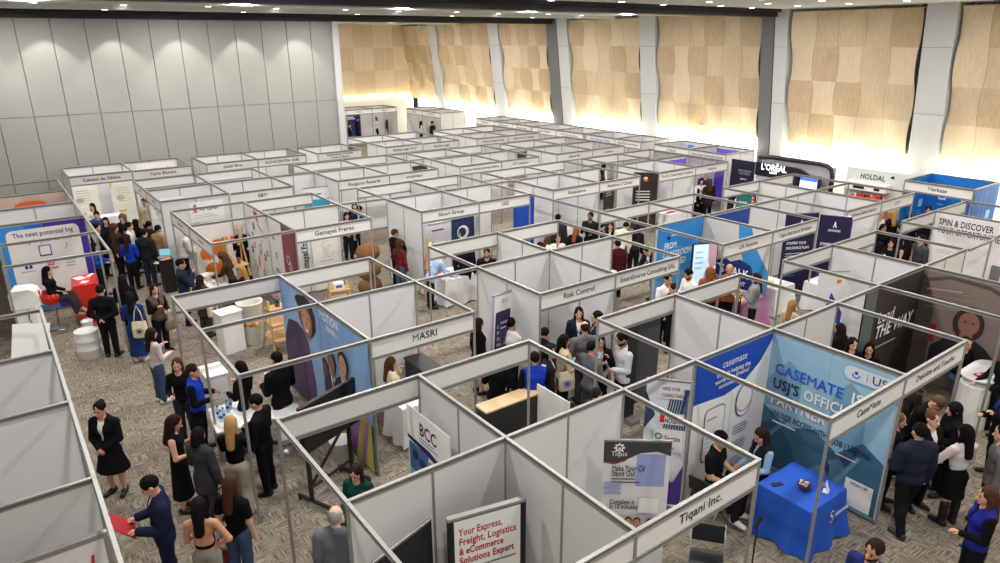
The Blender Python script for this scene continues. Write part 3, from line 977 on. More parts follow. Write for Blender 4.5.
def talk(f):
    f.rect(0, 0, 2.0, 2.40, clr(206, 202, 196))
    f.pts([(1.05, 2.40), (1.42, 2.40), (1.62, 1.9), (2.0, 1.4), (2.0, .5), (1.55, .9), (1.10, 1.9)], clr(54, 140, 206))
    f.pts([(.05, 0), (.05, 1.28), (.25, 1.42), (.5, 1.34), (.72, 1.48), (.92, 1.40), (1.2, 1.52), (1.52, 1.42), (1.62, 1.2), (1.62, 0)], clr(24, 40, 110))
    f.text("LET'S TALK", .14, 1.06, .22, WHT, True, 'l', fit=1.34)
    f.text('ABOUT YOUR TALENT', .16, .84, .11, WHT, True, 'l', fit=1.26)
graphic('ua', (xi-.02, y4-.02, .04), MY, WEST, talk)

def career(f):
    f.rect(0, 0, .98, 2.36, clr(52, 140, 214))
    f.rect(.98, 0, 1.94, 2.36, clr(60, 44, 150))
    f.pts([(.55, 2.36), (.98, 2.36), (.98, 2.2), (.62, 2.2)], clr(48, 96, 190))
    f.rrect(.14, .16, 1.78, 2.25, .14, clr(232, 230, 228))
    f.text('The next potential big', .28, 2.05, .125, clr(52, 54, 110), True, 'l', fit=1.36)
    f.text('step in your career!', .42, 1.87, .125, clr(52, 54, 110), True, 'l', fit=1.16)
    f.ring(1.30, 1.72, .14, .014, clr(60, 50, 140), a0=300, a1=380)
    f.rrect(.78, 1.48, 1.06, 1.78, .03, clr(60, 50, 140))
    f.rrect(.805, 1.52, 1.035, 1.755, .02, WHT)
    f.rect(.40, 1.20, .56, 1.36, clr(38, 44, 120))
    f.text('f', .455, 1.205, .14, WHT, True, 'l')
    f.rrect(.90, 1.20, 1.06, 1.36, .04, clr(214, 92, 74))
    f.ring(.98, 1.28, .045, .013, WHT)
    f.bars(.30, 1.12, .40, 1, .05, .02, clr(140, 140, 160))
    f.bars(.86, 1.12, .34, 1, .05, .03, clr(208, 90, 80))
    f.bars(1.32, 1.36, .26, 4, .08, .025, clr(150, 150, 170))
graphic('U2', (-.12, 21.38, .06), PX, SOUTH, career)
def sunrise(f):
    f.rect(0, 0, 1.94, 2.38, clr(196, 172, 158))
    f.pts([(.2, 1.7), (.85, 2.36), (1.2, 2.36), (1.6, 1.7)], clr(186, 160, 146))
    f.ell(.97, 2.07, .44, .14, clr(222, 96, 30), a0=0, a1=180)
graphic('U4', (-.12, 25.58, .06), PX, SOUTH, sunrise)

def logos_wall(w):
    L = [(.30, 1.94, 'r', (230, 170, 50)), (.72, 1.86, 'd', (34, 36, 40)), (.58, 1.62, 'b', (60, 60, 60)), (.95, 2.22, 't', (206, 40, 44)), (1.28, 1.90, 'x', (200, 70, 80)), (.40, 1.10, 'd', (36, 70, 160)),
         (.66, 1.28, 'r', (214, 50, 50)), (1.12, 1.26, 'g', (110, 120, 124)), (.92, .86, 'v', (196, 44, 40)), (.62, .62, 'd', (214, 198, 120)), (1.72, 1.78, 'b', (90, 90, 96)), (1.50, 1.12, 'd', (210, 120, 50)), (.28, 1.5, 'b', (50, 80, 150)), (1.3, .6, 'r', (60, 120, 70)), (1.8, 1.3, 'r', (40, 60, 120))]
    def dr(f):
        f.rect(0, 0, 2.0, 2.38, clr(226, 226, 228))
        for x, y, k, c in L:
            x += (.02 if w else 0)
            m = clr(*c)
            if k == 'd':
                f.ell(x, y, .095, .115, m)
                f.pts([(x-.05, y-.03), (x+.05, y+.01), (x+.05, y+.04), (x-.05, y)], WHT)
            elif k == 'r':
                f.ring(x, y, .085, .035, m)
            elif k == 'b':
                f.bars(x-.10, y, .2, 2, .05, .03, m)
            elif k == 't':
                f.pts([(x-.1, y), (x+.22, y-.22), (x+.22, y+.1), (x-.1, y+.14)], m)
            elif k == 'x':
                f.pts([(x-.16, y+.06), (x+.18, y-.08), (x+.18, y-.03), (x-.16, y+.11)], m)
            elif k == 'g':
                f.ell(x, y, .10, .16, m)
                f.ell(x, y, .07, .12, WHT)
                f.ring(x, y-.1, .06, .02, clr(200, 50, 50))
            elif k == 'v':
                f.rect(x-.035, y-.16, x+.035, y+.16, m)
    return dr
graphic('apg2', (5.78, 20.38, .06), MY, WEST, logos_wall(0))
def logos_b(f):
    f.rect(0, 0, 1.05, 2.38, clr(226, 226, 228))
    f.bars(.25, 1.9, .3, 2, .06, .03, clr(150, 60, 70))
    f.ring(.5, 1.4, .09, .03, clr(70, 90, 150))
    f.bars(.3, 1.0, .4, 2, .06, .03, clr(90, 90, 96))
    f.rect(1.06, 0, 2.0, 2.38, clr(132, 66, 78))
    f.ring(1.42, 1.5, .13, .03, clr(232, 214, 214), a0=40, a1=330)
    f.ring(1.52, 1.36, .12, .03, clr(232, 214, 214), a0=-150, a1=120)
    f.rect(1.50, 1.28, 1.53, 1.62, clr(232, 214, 214))
graphic('apg', (5.78, 18.42, .06), MY, WEST, logos_b)
def gem_wall(f):
    f.rect(0, 0, .78, 1.9, clr(222, 220, 212))
    for k in range(5):
        f.ring(.45+.06*math.cos(k*2.1), 1.2+.12*math.sin(k*1.7), .10+.03*(k % 2), .006, clr(120, 116, 110), a0=40*k, a1=40*k+250)
    f.bars(.2, .85, .5, 1, .1, .012, clr(120, 116, 110))
graphic('gem', (6.95, 18.40, .05), PX, SOUTH, gem_wall)
def gem_word(f):
    f.text('Freres', 0, 0, .17, INK, True, 'l')
ob = graphic('gem', (6.78, 18.40, .62), PX, SOUTH, lambda f: None, 'wall_lettering') if False else None
m = MB()
f = Face(m, (6.80, 18.395, .55), (0, 0, 1), (-1, 0, 0), (0, -1, 0))
f.text('Gemayel Freres', 0, 0, .16, INK, True, 'l', fit=1.35)
o = m.build('wall_lettering', BOOTHS['gem'])
o.location = tuple(-v for v in BOOTHS['gem'].location)

def drop_sign(f):
    f.rect(0, 0, 1.0, .62, clr(230, 230, 230))
    f.ell(.16, .42, .07, .08, clr(206, 46, 44))
    f.pts([(.10, .46), (.22, .46), (.17, .58)], clr(206, 46, 44))
    f.rect(.10, .30, .22, .33, INK)
    f.text('APGAR', .28, .34, .13, clr(70, 72, 76), True, 'l', fit=.55)
    f.bars(.12, .20, .7, 2, .06, .015, clr(160, 160, 160))
graphic('apg3', (4.62, 21.93, 1.72), PX, SOUTH, drop_sign, 'sign_board')
graphic('apg3', (3.92, 23.93, 1.55), PX, SOUTH, drop_sign, 'sign_board')
def yellow_print(f):
    f.rect(0, 0, .96, 2.1, clr(228, 226, 218))
    f.pts([(0, 2.1), (.28, 2.1), (.12, 1.9), (.05, 1.6), (0, 1.5)], clr(226, 184, 40))
    f.pts([(.30, 0), (.96, .32), (.96, 0)], clr(222, 190, 70))
    f.text('GREEN', .36, 1.78, .10, clr(90, 90, 84), True, 'l', fit=.36)
    f.bars(.22, 1.50, .5, 6, .10, .03, clr(206, 196, 150))
    f.bars(.20, .60, .3, 1, .1, .06, clr(220, 180, 50))
    f.ell(.3, 1.15, .14, .1, clr(176, 176, 170))
graphic('cim', (2.28, 30.33, .06), PX, SOUTH, yellow_print)
graphic('cim', (3.62, 30.05, .06), PX, SOUTH, yellow_print)
def ribbon(f):
    f.rect(0, 0, 1.4, 2.3, clr(228, 226, 222))
    r = clr(200, 40, 44)
    for s in (-1, 1):
        f.pts([(.9, 2.0), (.9+s*.24, 2.12), (.9+s*.26, 1.98), (.9+s*.06, 1.9)], r)
        f.pts([(.9, 1.98), (.9+s*.14, 1.72), (.9+s*.06, 1.70)], r)
graphic('car', (4.7, 30.33, .06), PX, SOUTH, ribbon)
def spin(f):
    f.rect(0, 0, 2.0, 2.40, clr(222, 218, 220))
    f.text('SPIN & DISCOVER', .12, 2.10, .17, INK, True, 'l', fit=1.30)
    f.text('YOUR OPPORTUNITIES', .12, 1.88, .17, INK, True, 'l', fit=1.55)
    f.bars(.2, 1.40, .8, 2, .06, .015, clr(170, 170, 176))
    for k in range(6):
        f.ring(.28+(k % 3)*.12, 1.10-(k//3)*.1, .03, .01, clr(120, 120, 128))
    f.rect(1.55, .05, 1.78, 1.3, clr(110, 112, 116))
graphic('spin', (xl-.02, y2+.05, .05), MY, WEST, spin)
def merk_e(f):
    f.rect(0, 0, 2.0, 2.42, clr(20, 110, 196))
    for x, k in ((.45, 0), (1.15, 1), (1.6, 0)):
        if k:
            f.ring(x, 1.72, .11, .025, WHT)
        else:
            f.rrect(x-.12, 1.60, x+.12, 1.84, .03, WHT)
            f.rrect(x-.09, 1.66, x+.09, 1.80, .02, clr(20, 110, 196))
        f.bars(x-.12, 1.42, .24, 1, .1, .03, clr(150, 200, 236))
        f.bars(x-.08, 1.25, .16, 1, .1, .025, clr(150, 200, 236))
graphic('mer', (26.17, 10.30, .05), MY, WEST, merk_e)
def blue_plain(f):
    f.rect(0, 0, 1.93, 2.42, clr(20, 106, 190))
    f.rect(.6, .2, .62, 2.3, clr(120, 180, 226))
    f.rect(.95, .2, .97, 2.3, clr(120, 180, 226))
    f.rrect(1.2, 1.35, 1.5, 1.62, .03, clr(170, 208, 236))
    f.bars(1.15, 1.2, .4, 2, .1, .03, clr(150, 200, 236))
graphic('mer', (24.28, 10.30, .05), PX, SOUTH, blue_plain)
graphic('mer', (24.28, 8.25, .05), PX, SOUTH, blue_plain)
def violet(f):  # violet lighting of the stand painted in as print colours
    f.rect(0, 0, 1.84, 2.30, clr(120, 88, 214))
    f.pts([(0, .9), (.5, 1.2), (1.1, 1.0), (1.84, 1.3), (1.84, 0), (0, 0)], clr(84, 64, 206))
    for k in range(5):
        f.rect(.25+k*.3, 1.2, .29+k*.3, 2.1, clr(160, 136, 230))
    f.text('HOPE', 1.2, 1.62, .13, clr(60, 40, 150), True, 'l', fit=.4)
graphic('W0', (26.07, 19.12, .06), MY, WEST, violet)
graphic('med', (20.98, 18.18, .06), PX, SOUTH, violet)  # backdrop added on this wall to carry the stand's violet glow as colour
graphic('W1', (26.07, 21.06, .06), MY, WEST, lambda f: (f.rect(0, 0, 1.9, 2.3, clr(196, 190, 214)), f.pts([(.3, 2.1), (.6, 2.16), (.7, 2.28), (.34, 2.28)], clr(70, 140, 200))))
def far_navy(f):
    f.rect(0, 0, 1.3, 2.2, clr(40, 56, 112))
    f.bars(.25, 1.7, .7, 2, .12, .06, WHT)
graphic('F1', (18.5, 46.86, .06), PX, SOUTH, far_navy)
graphic('F2', (20.9, 46.86, .06), PX, SOUTH, far_navy)
def small_blue(f):
    f.rect(0, 0, .62, .5, clr(120, 190, 224))
    f.bars(.08, .38, .4, 3, .1, .04, WHT)
graphic('emb2', (17.93, 19.4, 1.75), MY, WEST, small_blue, 'poster')
def cape_wall(f):
    f.rect(0, 0, 1.9, 2.36, clr(26, 62, 140))
    f.pts([(.2, 0), (1.2, 0), (1.0, 1.0), (.5, .8)], clr(40, 110, 200))
    f.person(.55, .35, 1.25, clr(30, 36, 70), SK1, DKH, WHT)
    f.person(1.25, .55, 1.25, clr(36, 44, 90), SK2, DKH, WHT)
    f.bars(.85, .55, .6, 2, .16, .07, clr(170, 200, 236))
graphic('cape', (xi+.05, y4-.02, .05), PX, SOUTH, cape_wall)
graphic('bld', (xf+.05, y2-.02, .05), PX, SOUTH, lambda f: None) if False else None
# ------------------------------------------------------------------ roll-ups, counters, tables and what stands on them
def rollup(name, x, y, ang, wd, h, draw, label, group=None):
    """ang = direction in degrees along the sheet from its left end to its right end as read"""
    r = empty(name, (x, y, 0), math.radians(ang))
    MB().rbox(-wd/2-.02, wd/2+.02, -.07, .07, .012, .10, M_STEEL, .03).build('base', r)
    for s in (-1, 1):
        MB().rbox(s*wd*.32-.03, s*wd*.32+.03, -.17, .17, 0, .014, M_STEEL, .02).build('foot', r)
    MB().rbox(-wd/2-.005, wd/2+.005, -.016, .016, h-.02, h+.012, M_STEEL, .012).build('top_bar', r)
    MB().cyl((0, .03, .1), (0, .03, h), .009, None, M_STEEL, 6).build('pole', r)
    m = MB().box(-wd/2, wd/2, -.006, -.002, .09, h, WHT)
    f = Face(m, (-wd/2, -.006, .09), PX, (0, 0, 1), SOUTH, .0015)
    draw(f, wd, h-.09)
    m.build('print', r)
    return tag(r, label, 'banner', group)

def tiqani(f, w, h):
    f.rect(0, 0, w, h, clr(222, 220, 224))
    f.o = f.o + f.v*(h*.27)
    h = h*.73
    f.rect(w*.50, h*.52, w*.93, h*.86, clr(150, 166, 216))
    f.pts([(0, h*.78), (w*.16, h*.765), (w*.34, h*.80), (w*.55, h*.87), (w*.8, h*.89), (w, h*.845), (w, h), (0, h)], clr(62, 62, 68))
    f.pts([(0, h*.78), (w*.16, h*.765), (w*.34, h*.80), (w*.34, h*.788), (w*.16, h*.748), (0, h*.765)], clr(170, 40, 44))
    f.ring(w*.23, h*.925, .052, .02, WHT)
    for k in range(8):
        a = k*math.pi/4
        f.ell(w*.23+.06*math.cos(a), h*.925+.06*math.sin(a), .014, .014, WHT, 8)
    f.ell(w*.23, h*.925, .016, .016, WHT)
    f.text('Tiqani', w*.11, h*.845, .07, WHT, False, 'l', fit=w*.24)
    f.text('Make Your CV', w*.13, h*.69, .085, INK, True, 'l', fit=w*.50)
    f.text('Stand Out', w*.13, h*.635, .085, INK, True, 'l', fit=w*.36)
    f.bars(w*.13, h*.60, w*.46, 2, .05, .02, clr(90, 92, 100))
    for k in range(3):
        f.rrect(w*.02, h*(.44+.05*k), w*.29, h*(.47+.05*k), .02, clr(150, 166, 206))
    f.text('Complete it', w*.12, h*.335, .075, INK, True, 'l', fit=w*.38)
    f.text('in 10 minutes', w*.12, h*.285, .075, INK, True, 'l', fit=w*.43)
    f.rect(w*.57, h*.25, w*.86, h*.41, WHT)
    f.rect(0, 0, w, h*.22, clr(196, 186, 188))
    for k, (px, c) in enumerate(((.2, (90, 70, 70)), (.42, (70, 84, 120)), (.55, (84, 100, 140)), (.75, (120, 80, 80)), (.92, (150, 130, 120)))):
        f.person(w*px, 0, .30, clr(*c), SK1, DKH, clip=(0, w))
rollup('roll_up_banner', 6.0, 5.17, -39, .86, 2.05, tiqani, 'grey and white roll-up banner urging a better CV in the front booth')
def hogan(f, w, h):
    f.rect(0, 0, w, h, clr(214, 220, 230))
    d = clr(42, 62, 100)
    f.pts([(0, h*.60), (w*.25, h*.72), (0, h*.9)], d)
    for k in range(9):
        f.pts([(w*(.45+.06*k), h*.62), (w*(.49+.06*k), h*.62), (w*(.64+.06*k) if k < 5 else w, h*.94), (w*(.60+.06*k) if k < 6 else w, h*.94)], d)
    f.pts([(0, h*.28), (w*.35, h*.22), (w*.8, h*.10), (w*.8, h*.16), (w*.4, h*.32), (0, h*.40)], d)
    f.rect(w*.28, h*.86, w*.86, h*.97, clr(224, 220, 226))
    f.text('HIRE FOR', w*.36, h*.925, .055, clr(80, 74, 120), True, 'l', fit=w*.42)
    f.text('CONSULTING', w*.36, h*.875, .055, clr(80, 74, 120), True, 'l', fit=w*.5)
    f.rect(w*.34, h*.66, w*.92, h*.75, clr(228, 228, 232))
    f.pts([(w*.36, h*.67), (w*.47, h*.67), (w*.47, h*.74), (w*.36, h*.74)], clr(200, 44, 50))
    f.text('HOGAN', w*.48, h*.67, .085, INK, True, 'l', fit=w*.42)
    f.rect(w*.24, h*.44, w*.94, h*.62, clr(228, 230, 234))
    f.ring(w*.36, h*.56, .055, .022, clr(40, 140, 100))
    f.text('Sertin', w*.50, h*.53, .085, clr(50, 60, 80), True, 'l', fit=w*.38)
    f.ring(w*.32, h*.475, .035, .008, clr(180, 110, 80))
    f.bars(w*.44, h*.465, w*.4, 1, .05, .02, clr(150, 154, 164))
    f.pts([(w*.35, 0), (w, 0), (w, h*.34), (w*.8, h*.2), (w*.5, h*.12)], clr(70, 50, 140))
rollup('roll_up_banner', 7.38, 5.86, -50, .62, 2.2, hogan, 'pale blue roll-up banner with striped pattern, standing left of the blue banner wall')
def navy_roll(f, w, h):
    f.rect(0, 0, w, h, clr(226, 226, 228))
    f.pts([(0, h), (0, h*.2), (w*.14, h*.5), (w*.10, h)], clr(168, 158, 190))
    f.rect(w*.20, h*.08, w*.98, h*.84, clr(38, 42, 84))
    f.ring(w*.55, h*.93, .04, .012, clr(70, 80, 80))
    f.bars(w*.66, h*.925, w*.2, 1, .03, .02, clr(170, 170, 170))
    f.text('HUMANEXT', w*.46, h*.72, .05, WHT, True, 'l', fit=w*.4)
    f.bars(w*.46, h*.68, w*.4, 1, .04, .02, WHT)
    for r in range(4):
        for c in range(2):
            f.rect(w*(.40+.28*c), h*(.56-.14*r), w*(.50+.28*c), h*(.60-.14*r), clr(46, 110, 96))
            f.bars(w*(.38+.28*c), h*(.54-.14*r), w*.2, 2, .03, .012, clr(190, 194, 210))
    m = clr(230, 230, 236)
    ps = f.k
    for k, ch in enumerate('SUONEGIDNI'):
        f.text(ch, w*.24, h*(.70-.055*k), .06, m, True, 'l')
    f.pts([(0, h*.02), (w*.18, h*.02), (w*.18, h*.28), (0, h*.24)], clr(56, 160, 76))
r = rollup('roll_up_banner', 7.22, 9.92, 17, .62, 2.32, navy_roll, 'navy and white roll-up banner with green tab, leaning left of the white corner booth')
r.rotation_euler = (0, math.radians(5), math.radians(17))
r.location.z = .03
def blue_roll(f, w, h):
    f.rect(0, 0, w, h, clr(22, 74, 178))
    for k in range(9):
        a = k*math.pi/4.5
        f.pts([(w*.4, h*.36), (w*.4+.10*math.cos(a)-.02*math.sin(a), h*.36+.10*math.sin(a)+.02*math.cos(a)), (w*.4+.16*math.cos(a), h*.36+.16*math.sin(a)), (w*.4+.10*math.cos(a)+.02*math.sin(a), h*.36+.10*math.sin(a)-.02*math.cos(a))], WHT)
rollup('roll_up_banner', 13.58, 17.1, -8, .78, 2.25, blue_roll, 'tall bright blue roll-up banner with a white flower mark')
def dark_roll(f, w, h):
    f.rect(0, 0, w, h, clr(44, 36, 34))
    f.ell(w*.5, h*.88, .09, .09, clr(208, 110, 60))
    f.ell(w*.5, h*.90, .07, .05, clr(240, 220, 190))
    for k in range(4):
        f.bars(w*.14, h*(.66-.05*k), w*.72, 1, .05, .035, WHT)
    f.person(w*.48, h*.02, .95, clr(60, 48, 44), SK2, DKH, clip=(0, w))
rollup('roll_up_banner', 19.6, 17.4, -38, .92, 2.25, dark_roll, 'dark brown portrait roll-up banner near the bank board')
def dark_roll2(f, w, h):
    f.rect(0, 0, w, h, clr(38, 36, 36))
    f.bars(w*.2, h*.84, w*.6, 2, .09, .05, clr(150, 148, 146))
    for k in range(3):
        f.bars(w*.15, h*.55-k*.12, w*.6, 1, .1, .03, clr(120, 116, 112))
    f.ell(w*.7, h*.22, .12, .14, SK2)
rollup('roll_up_banner', 17.6, 17.3, 18, .86, 2.05, dark_roll2, 'black roll-up banner standing left of the dark brown portrait banner')
def cyan_roll(f, w, h):
    f.rect(0, 0, w, h, clr(226, 230, 232))
    f.rect(.06, h*.86, .16, h*.93, clr(60, 160, 200))
    f.bars(.20, h*.87, w*.6, 1, .1, .06, clr(120, 150, 170))
    f.rect(0, h*.38, w, h*.80, clr(58, 156, 194))
    f.pts([(0, h*.44), (w*.3, h*.62), (w*.6, h*.50), (w, h*.74), (w, h*.38), (0, h*.38)], clr(36, 120, 160))
    f.rect(0, h*.28, w, h*.38, clr(206, 100, 60))
rollup('roll_up_banner', 8.85, 22.55, -8, .86, 2.2, cyan_roll, 'cyan and orange roll-up banner on the aisle near the rewards booth')
def teal_roll(f, w, h):
    f.rect(0, 0, w, h, clr(44, 128, 128))
    f.text('Talent', w*.2, h*.8, .1, WHT, True, 'l', fit=w*.5)
    for k in range(4):
        f.pts([(w*.2, h*(.3+.1*k)), (w*.8, h*(.36+.1*k)), (w*.8, h*(.40+.1*k)), (w*.2, h*(.34+.1*k))], clr(110, 180, 176))
rollup('roll_up_banner', 20.1, 13.5, -30, .55, 2.1, teal_roll, 'narrow teal roll-up banner behind the bright blue mural booth')
def aramis(f, w, h):
    f.rect(0, 0, w, h, clr(24, 24, 62))
    f.pts([(w*.44, h*.85), (w*.56, h*.85), (w*.50, h*.93)], WHT)
    f.pts([(w*.47, h*.85), (w*.53, h*.85), (w*.50, h*.885)], clr(24, 24, 62))
    f.text('ADVISORS', w*.3, h*.80, .06, WHT, True, 'l', fit=w*.4)
    f.text('STOPPED YOUR', w*.12, h*.62, .075, WHT, True, 'l', fit=w*.6)
    f.text('INSURANCE PLAN', w*.12, h*.56, .075, WHT, True, 'l', fit=w*.7)
    f.bars(w*.12, h*.50, w*.7, 3, .07, .025, clr(190, 190, 214))
    f.bars(w*.12, h*.25, w*.4, 2, .07, .02, clr(80, 130, 210))
rollup('roll_up_banner', 18.28, 9.36, -64, .80, 2.36, aramis, 'navy roll-up banner with white triangle mark, outside the insurance booth')
rollup('roll_up_banner', 17.66, 9.98, -26, 1.0, 2.4, aramis, 'navy roll-up banner half hidden behind the insurance name board')
def violet_roll(f, w, h):
    f.rect(0, 0, w, h, clr(70, 62, 140))
    f.rect(w*.3, h*.7, w*.7, h*.9, clr(180, 180, 214))
    f.person(w*.5, h*.05, .8, clr(40, 60, 120), SK1, DKH, clip=(0, w))
rollup('roll_up_banner', 19.3, 9.8, -28, .9, 2.1, violet_roll, 'violet roll-up banner under the interior company board')
def noori1(f, w, h):
    f.rect(0, 0, w, h, clr(208, 204, 212))
    f.bars(w*.15, h*.88, w*.7, 1, .1, .05, clr(80, 84, 120))
    f.rect(w*.28, h*.42, w*.72, h*.72, clr(226, 226, 230))
rollup('roll_up_banner', 9.98, 16.42, 0, .74, 2.02, noori1, 'pale lilac poster banner beside the navy round-emblem banner')
def noori2(f, w, h):
    f.rect(0, 0, w, h, clr(34, 46, 92))
    f.ell(w*.5, h*.78, .20, .20, WHT)
    f.ell(w*.46, h*.78, .14, .14, clr(34, 46, 92))
    f.pts([(w*.30, h*.70), (w*.42, h*.74), (w*.34, h*.80)], clr(150, 190, 60))
    f.text('ADVOLUTION', w*.14, h*.60, .10, WHT, True, 'l', fit=w*.72)
    f.bars(w*.15, h*.42, w*.4, 2, .1, .03, clr(170, 176, 200))
rollup('roll_up_banner', 10.78, 16.42, 0, .80, 2.05, noori2, 'navy banner with a white round emblem, under the short three-letter booth')
def bank_roll(f, w, h):
    f.rect(0, 0, w, h, clr(200, 214, 216))
    f.pts([(0, 0), (w, 0), (w, h*.4), (w*.5, h*.6), (0, h*.3)], clr(70, 140, 160))
rollup('roll_up_banner', 16.35, 16.9, -30, .6, 2.0, bank_roll, 'small blue and white roll-up banner behind the single-word booth')
def black_tall(f, w, h):
    f.rect(0, 0, w, h, clr(32, 32, 34))
    f.bars(w*.22, h*.78, w*.55, 1, .1, .02, clr(180, 180, 180))
    f.bars(w*.22, h*.70, w*.45, 1, .1, .015, clr(140, 140, 140))
    f.bars(w*.3, h*.6, w*.2, 1, .1, .04, clr(200, 200, 200))
rollup('roll_up_banner', 2.70, 5.38, 16, .85, 2.0, black_tall, 'black roll-up banner cut by the bottom frame edge, beside the express freight sign')
def spiral(f, w, h):
    f.rect(0, 0, w, h, clr(228, 228, 230))
    f.pts([(w*.1, h*.2), (w*.5, h*.75), (w*.95, h*.5), (w*.95, h*.1)], clr(34, 70, 150))
    f.pts([(w*.3, h*.35), (w*.9, h*.3), (w*.9, h*.36), (w*.35, h*.42)], WHT)
    f.ell(w*.7, h*.88, .06, .05, clr(226, 130, 40))
rollup('roll_up_banner', 14.55, 7.3, -32, .7, 2.05, spiral, 'white roll-up banner with a navy wave and orange dot')
def orange_splash(f, w, h):
    f.rect(0, 0, w, h, clr(230, 226, 220))
    for x, y, r in ((.3, .55, .2), (.6, .62, .22), (.75, .4, .2), (.4, .3, .22), (.8, .7, .12)):
        f.ell(w*x, h*y, r, r*1.1, clr(222, 112, 30))
    f.text('SOLIMENTO', w*.1, h*.42, .11, WHT, True, 'l', fit=w*.8)
rollup('roll_up_banner', 4.75, 20.15, -4, 1.0, 2.1, orange_splash, 'white banner with orange splashes behind the wooden ladder')
def purple_edge(f, w, h):
    f.rect(0, 0, w, h, clr(228, 228, 230))
    f.rect(w*.6, h*.5, w, h*.95, clr(60, 50, 110))
rollup('roll_up_banner', 7.9, 24.6, -30, .8, 2.0, purple_edge, 'white and purple roll-up banner behind the short-board booth')

# framed express freight sign
r = empty('framed_sign', (3.66, 5.22, 0), math.radians(-13))
m = MB()
for x in (-.435, .435):
    m.rbox(x-.03, x+.03, -.03, .03, 0, 2.04, M_BLACK, .01)
m.rbox(-.47, .47, -.035, .035, 2.02, 2.06, M_ALU, .01)
m.build('frame', r)
m = MB().box(-.43, .43, -.02, .015, .45, 2.03, M_BLACK)
m.build('backing', r)
m = MB()
f = Face(m, (-.395, -.021, .48), PX, (0, 0, 1), SOUTH, .002)
f.rect(0, 0, .79, 1.52, WHT)
rd = clr(176, 26, 36)
for k, t in enumerate(('Your Express,', 'Freight, Logistics', '& eCommerce', 'Solutions Expert')):
    f.text(t, .05, 1.32-.125*k, .092, rd, True, 'l', fit=(.52, .69, .53, .66)[k])
f.bars(.05, .86, .68, 1, .1, .018, clr(110, 110, 112), False)
f.rect(.2, .45, .46, .72, rd)
f.bars(.05, .36, .6, 3, .07, .02, clr(130, 130, 134))
m.build('print', r)
tag(r, 'black framed sign with red express freight lettering in the nearest booth', 'sign')

# food company frame, lower left
r = empty('framed_sign', (-.55, 7.22, 0), 0)
m = MB().rbox(-.80, .80, -.03, .03, 2.06, 2.12, M_ALU, .01)
for x in (-.78, .78):
    m.rbox(x-.025, x+.025, -.025, .025, 0, 2.06, M_ALU, .01)
m.build('frame', r)
m = MB().box(-.75, .75, -.01, .01, .1, 2.06, WHT)
f = Face(m, (-.75, -.011, .1), PX, (0, 0, 1), SOUTH, .002)
f.rect(0, 0, 1.5, 1.95, clr(226, 224, 222))
f.rrect(.40, 1.40, .70, 1.86, .12, clr(196, 50, 40))
f.rect(.40, 1.70, .70, 1.86, clr(196, 50, 40))
f.ring(.55, 1.60, .19, .012, clr(214, 206, 200), a0=180, a1=360)
f.text('Global', .78, 1.60, .20, clr(190, 40, 34), True, 'l', slant=.2, fit=.60)
f.pts([(.80, 1.565), (1.38, 1.60), (1.40, 1.625), (.80, 1.585)], clr(190, 40, 34))
f.text('Foods Solutions', .86, 1.46, .085, INK, True, 'l', slant=.2, fit=.52)
f.bars(.9, 1.36, .45, 1, .1, .02, clr(150, 146, 144))
f.rect(1.36, 1.1, 1.42, 1.32, clr(196, 50, 40))
m.build('print', r)
tag(r, 'aluminium framed white sign with red food company script, lower left corner', 'sign')

# ---- cloth-covered and plain tables
def cloth_table(x, y, ang, wd, dp, h, m, label, extra=None, group=None, waves=9, flare=.06, name='covered_table'):
    r = empty(name, (x, y, 0), math.radians(ang))
    MB().rbox(-wd/2+.02, wd/2-.02, -dp/2+.02, dp/2-.02, h-.035, h-.006, M_WHITE, .02).build('tabletop', r)
    n = 64
    per = []
    for i in range(n):
        t = i/n*4
        k, q = int(t), t-int(t)
        a = ((-1, -1), (1, -1), (1, 1), (-1, 1))[k]
        b = ((1, -1), (1, 1), (-1, 1), (-1, -1))[k]
        per.append(((a[0]+(b[0]-a[0])*q)*wd/2, (a[1]+(b[1]-a[1])*q)*dp/2))
    rows = []
    for j, z in enumerate((h, h-.03, h*.66, h*.33, .03)):
        fl = flare*j/4
        rows.append([(p[0]*(1+fl*2/wd*(1+.5*math.sin(i*waves*2*math.pi/n))*j/3), p[1]*(1+fl*2/dp*(1+.5*math.sin(i*waves*2*math.pi/n+.6))*j/3), z + (.02*math.sin(i*.7) if j == 4 else 0)) for i, p in enumerate(per)])
    mb = MB()
    vs = [v for q in rows for v in q]
    fs = [tuple(range(n))]
    for j in range(4):
        for i in range(n):
            k = (i+1) % n
            fs.append((j*n+k, j*n+i, (j+1)*n+i, (j+1)*n+k))
    mb.add(vs, fs, m, False)
    c = mb.build('cloth', r)
    if extra:
        extra(r, c)
    return tag(r, label, 'table', group)

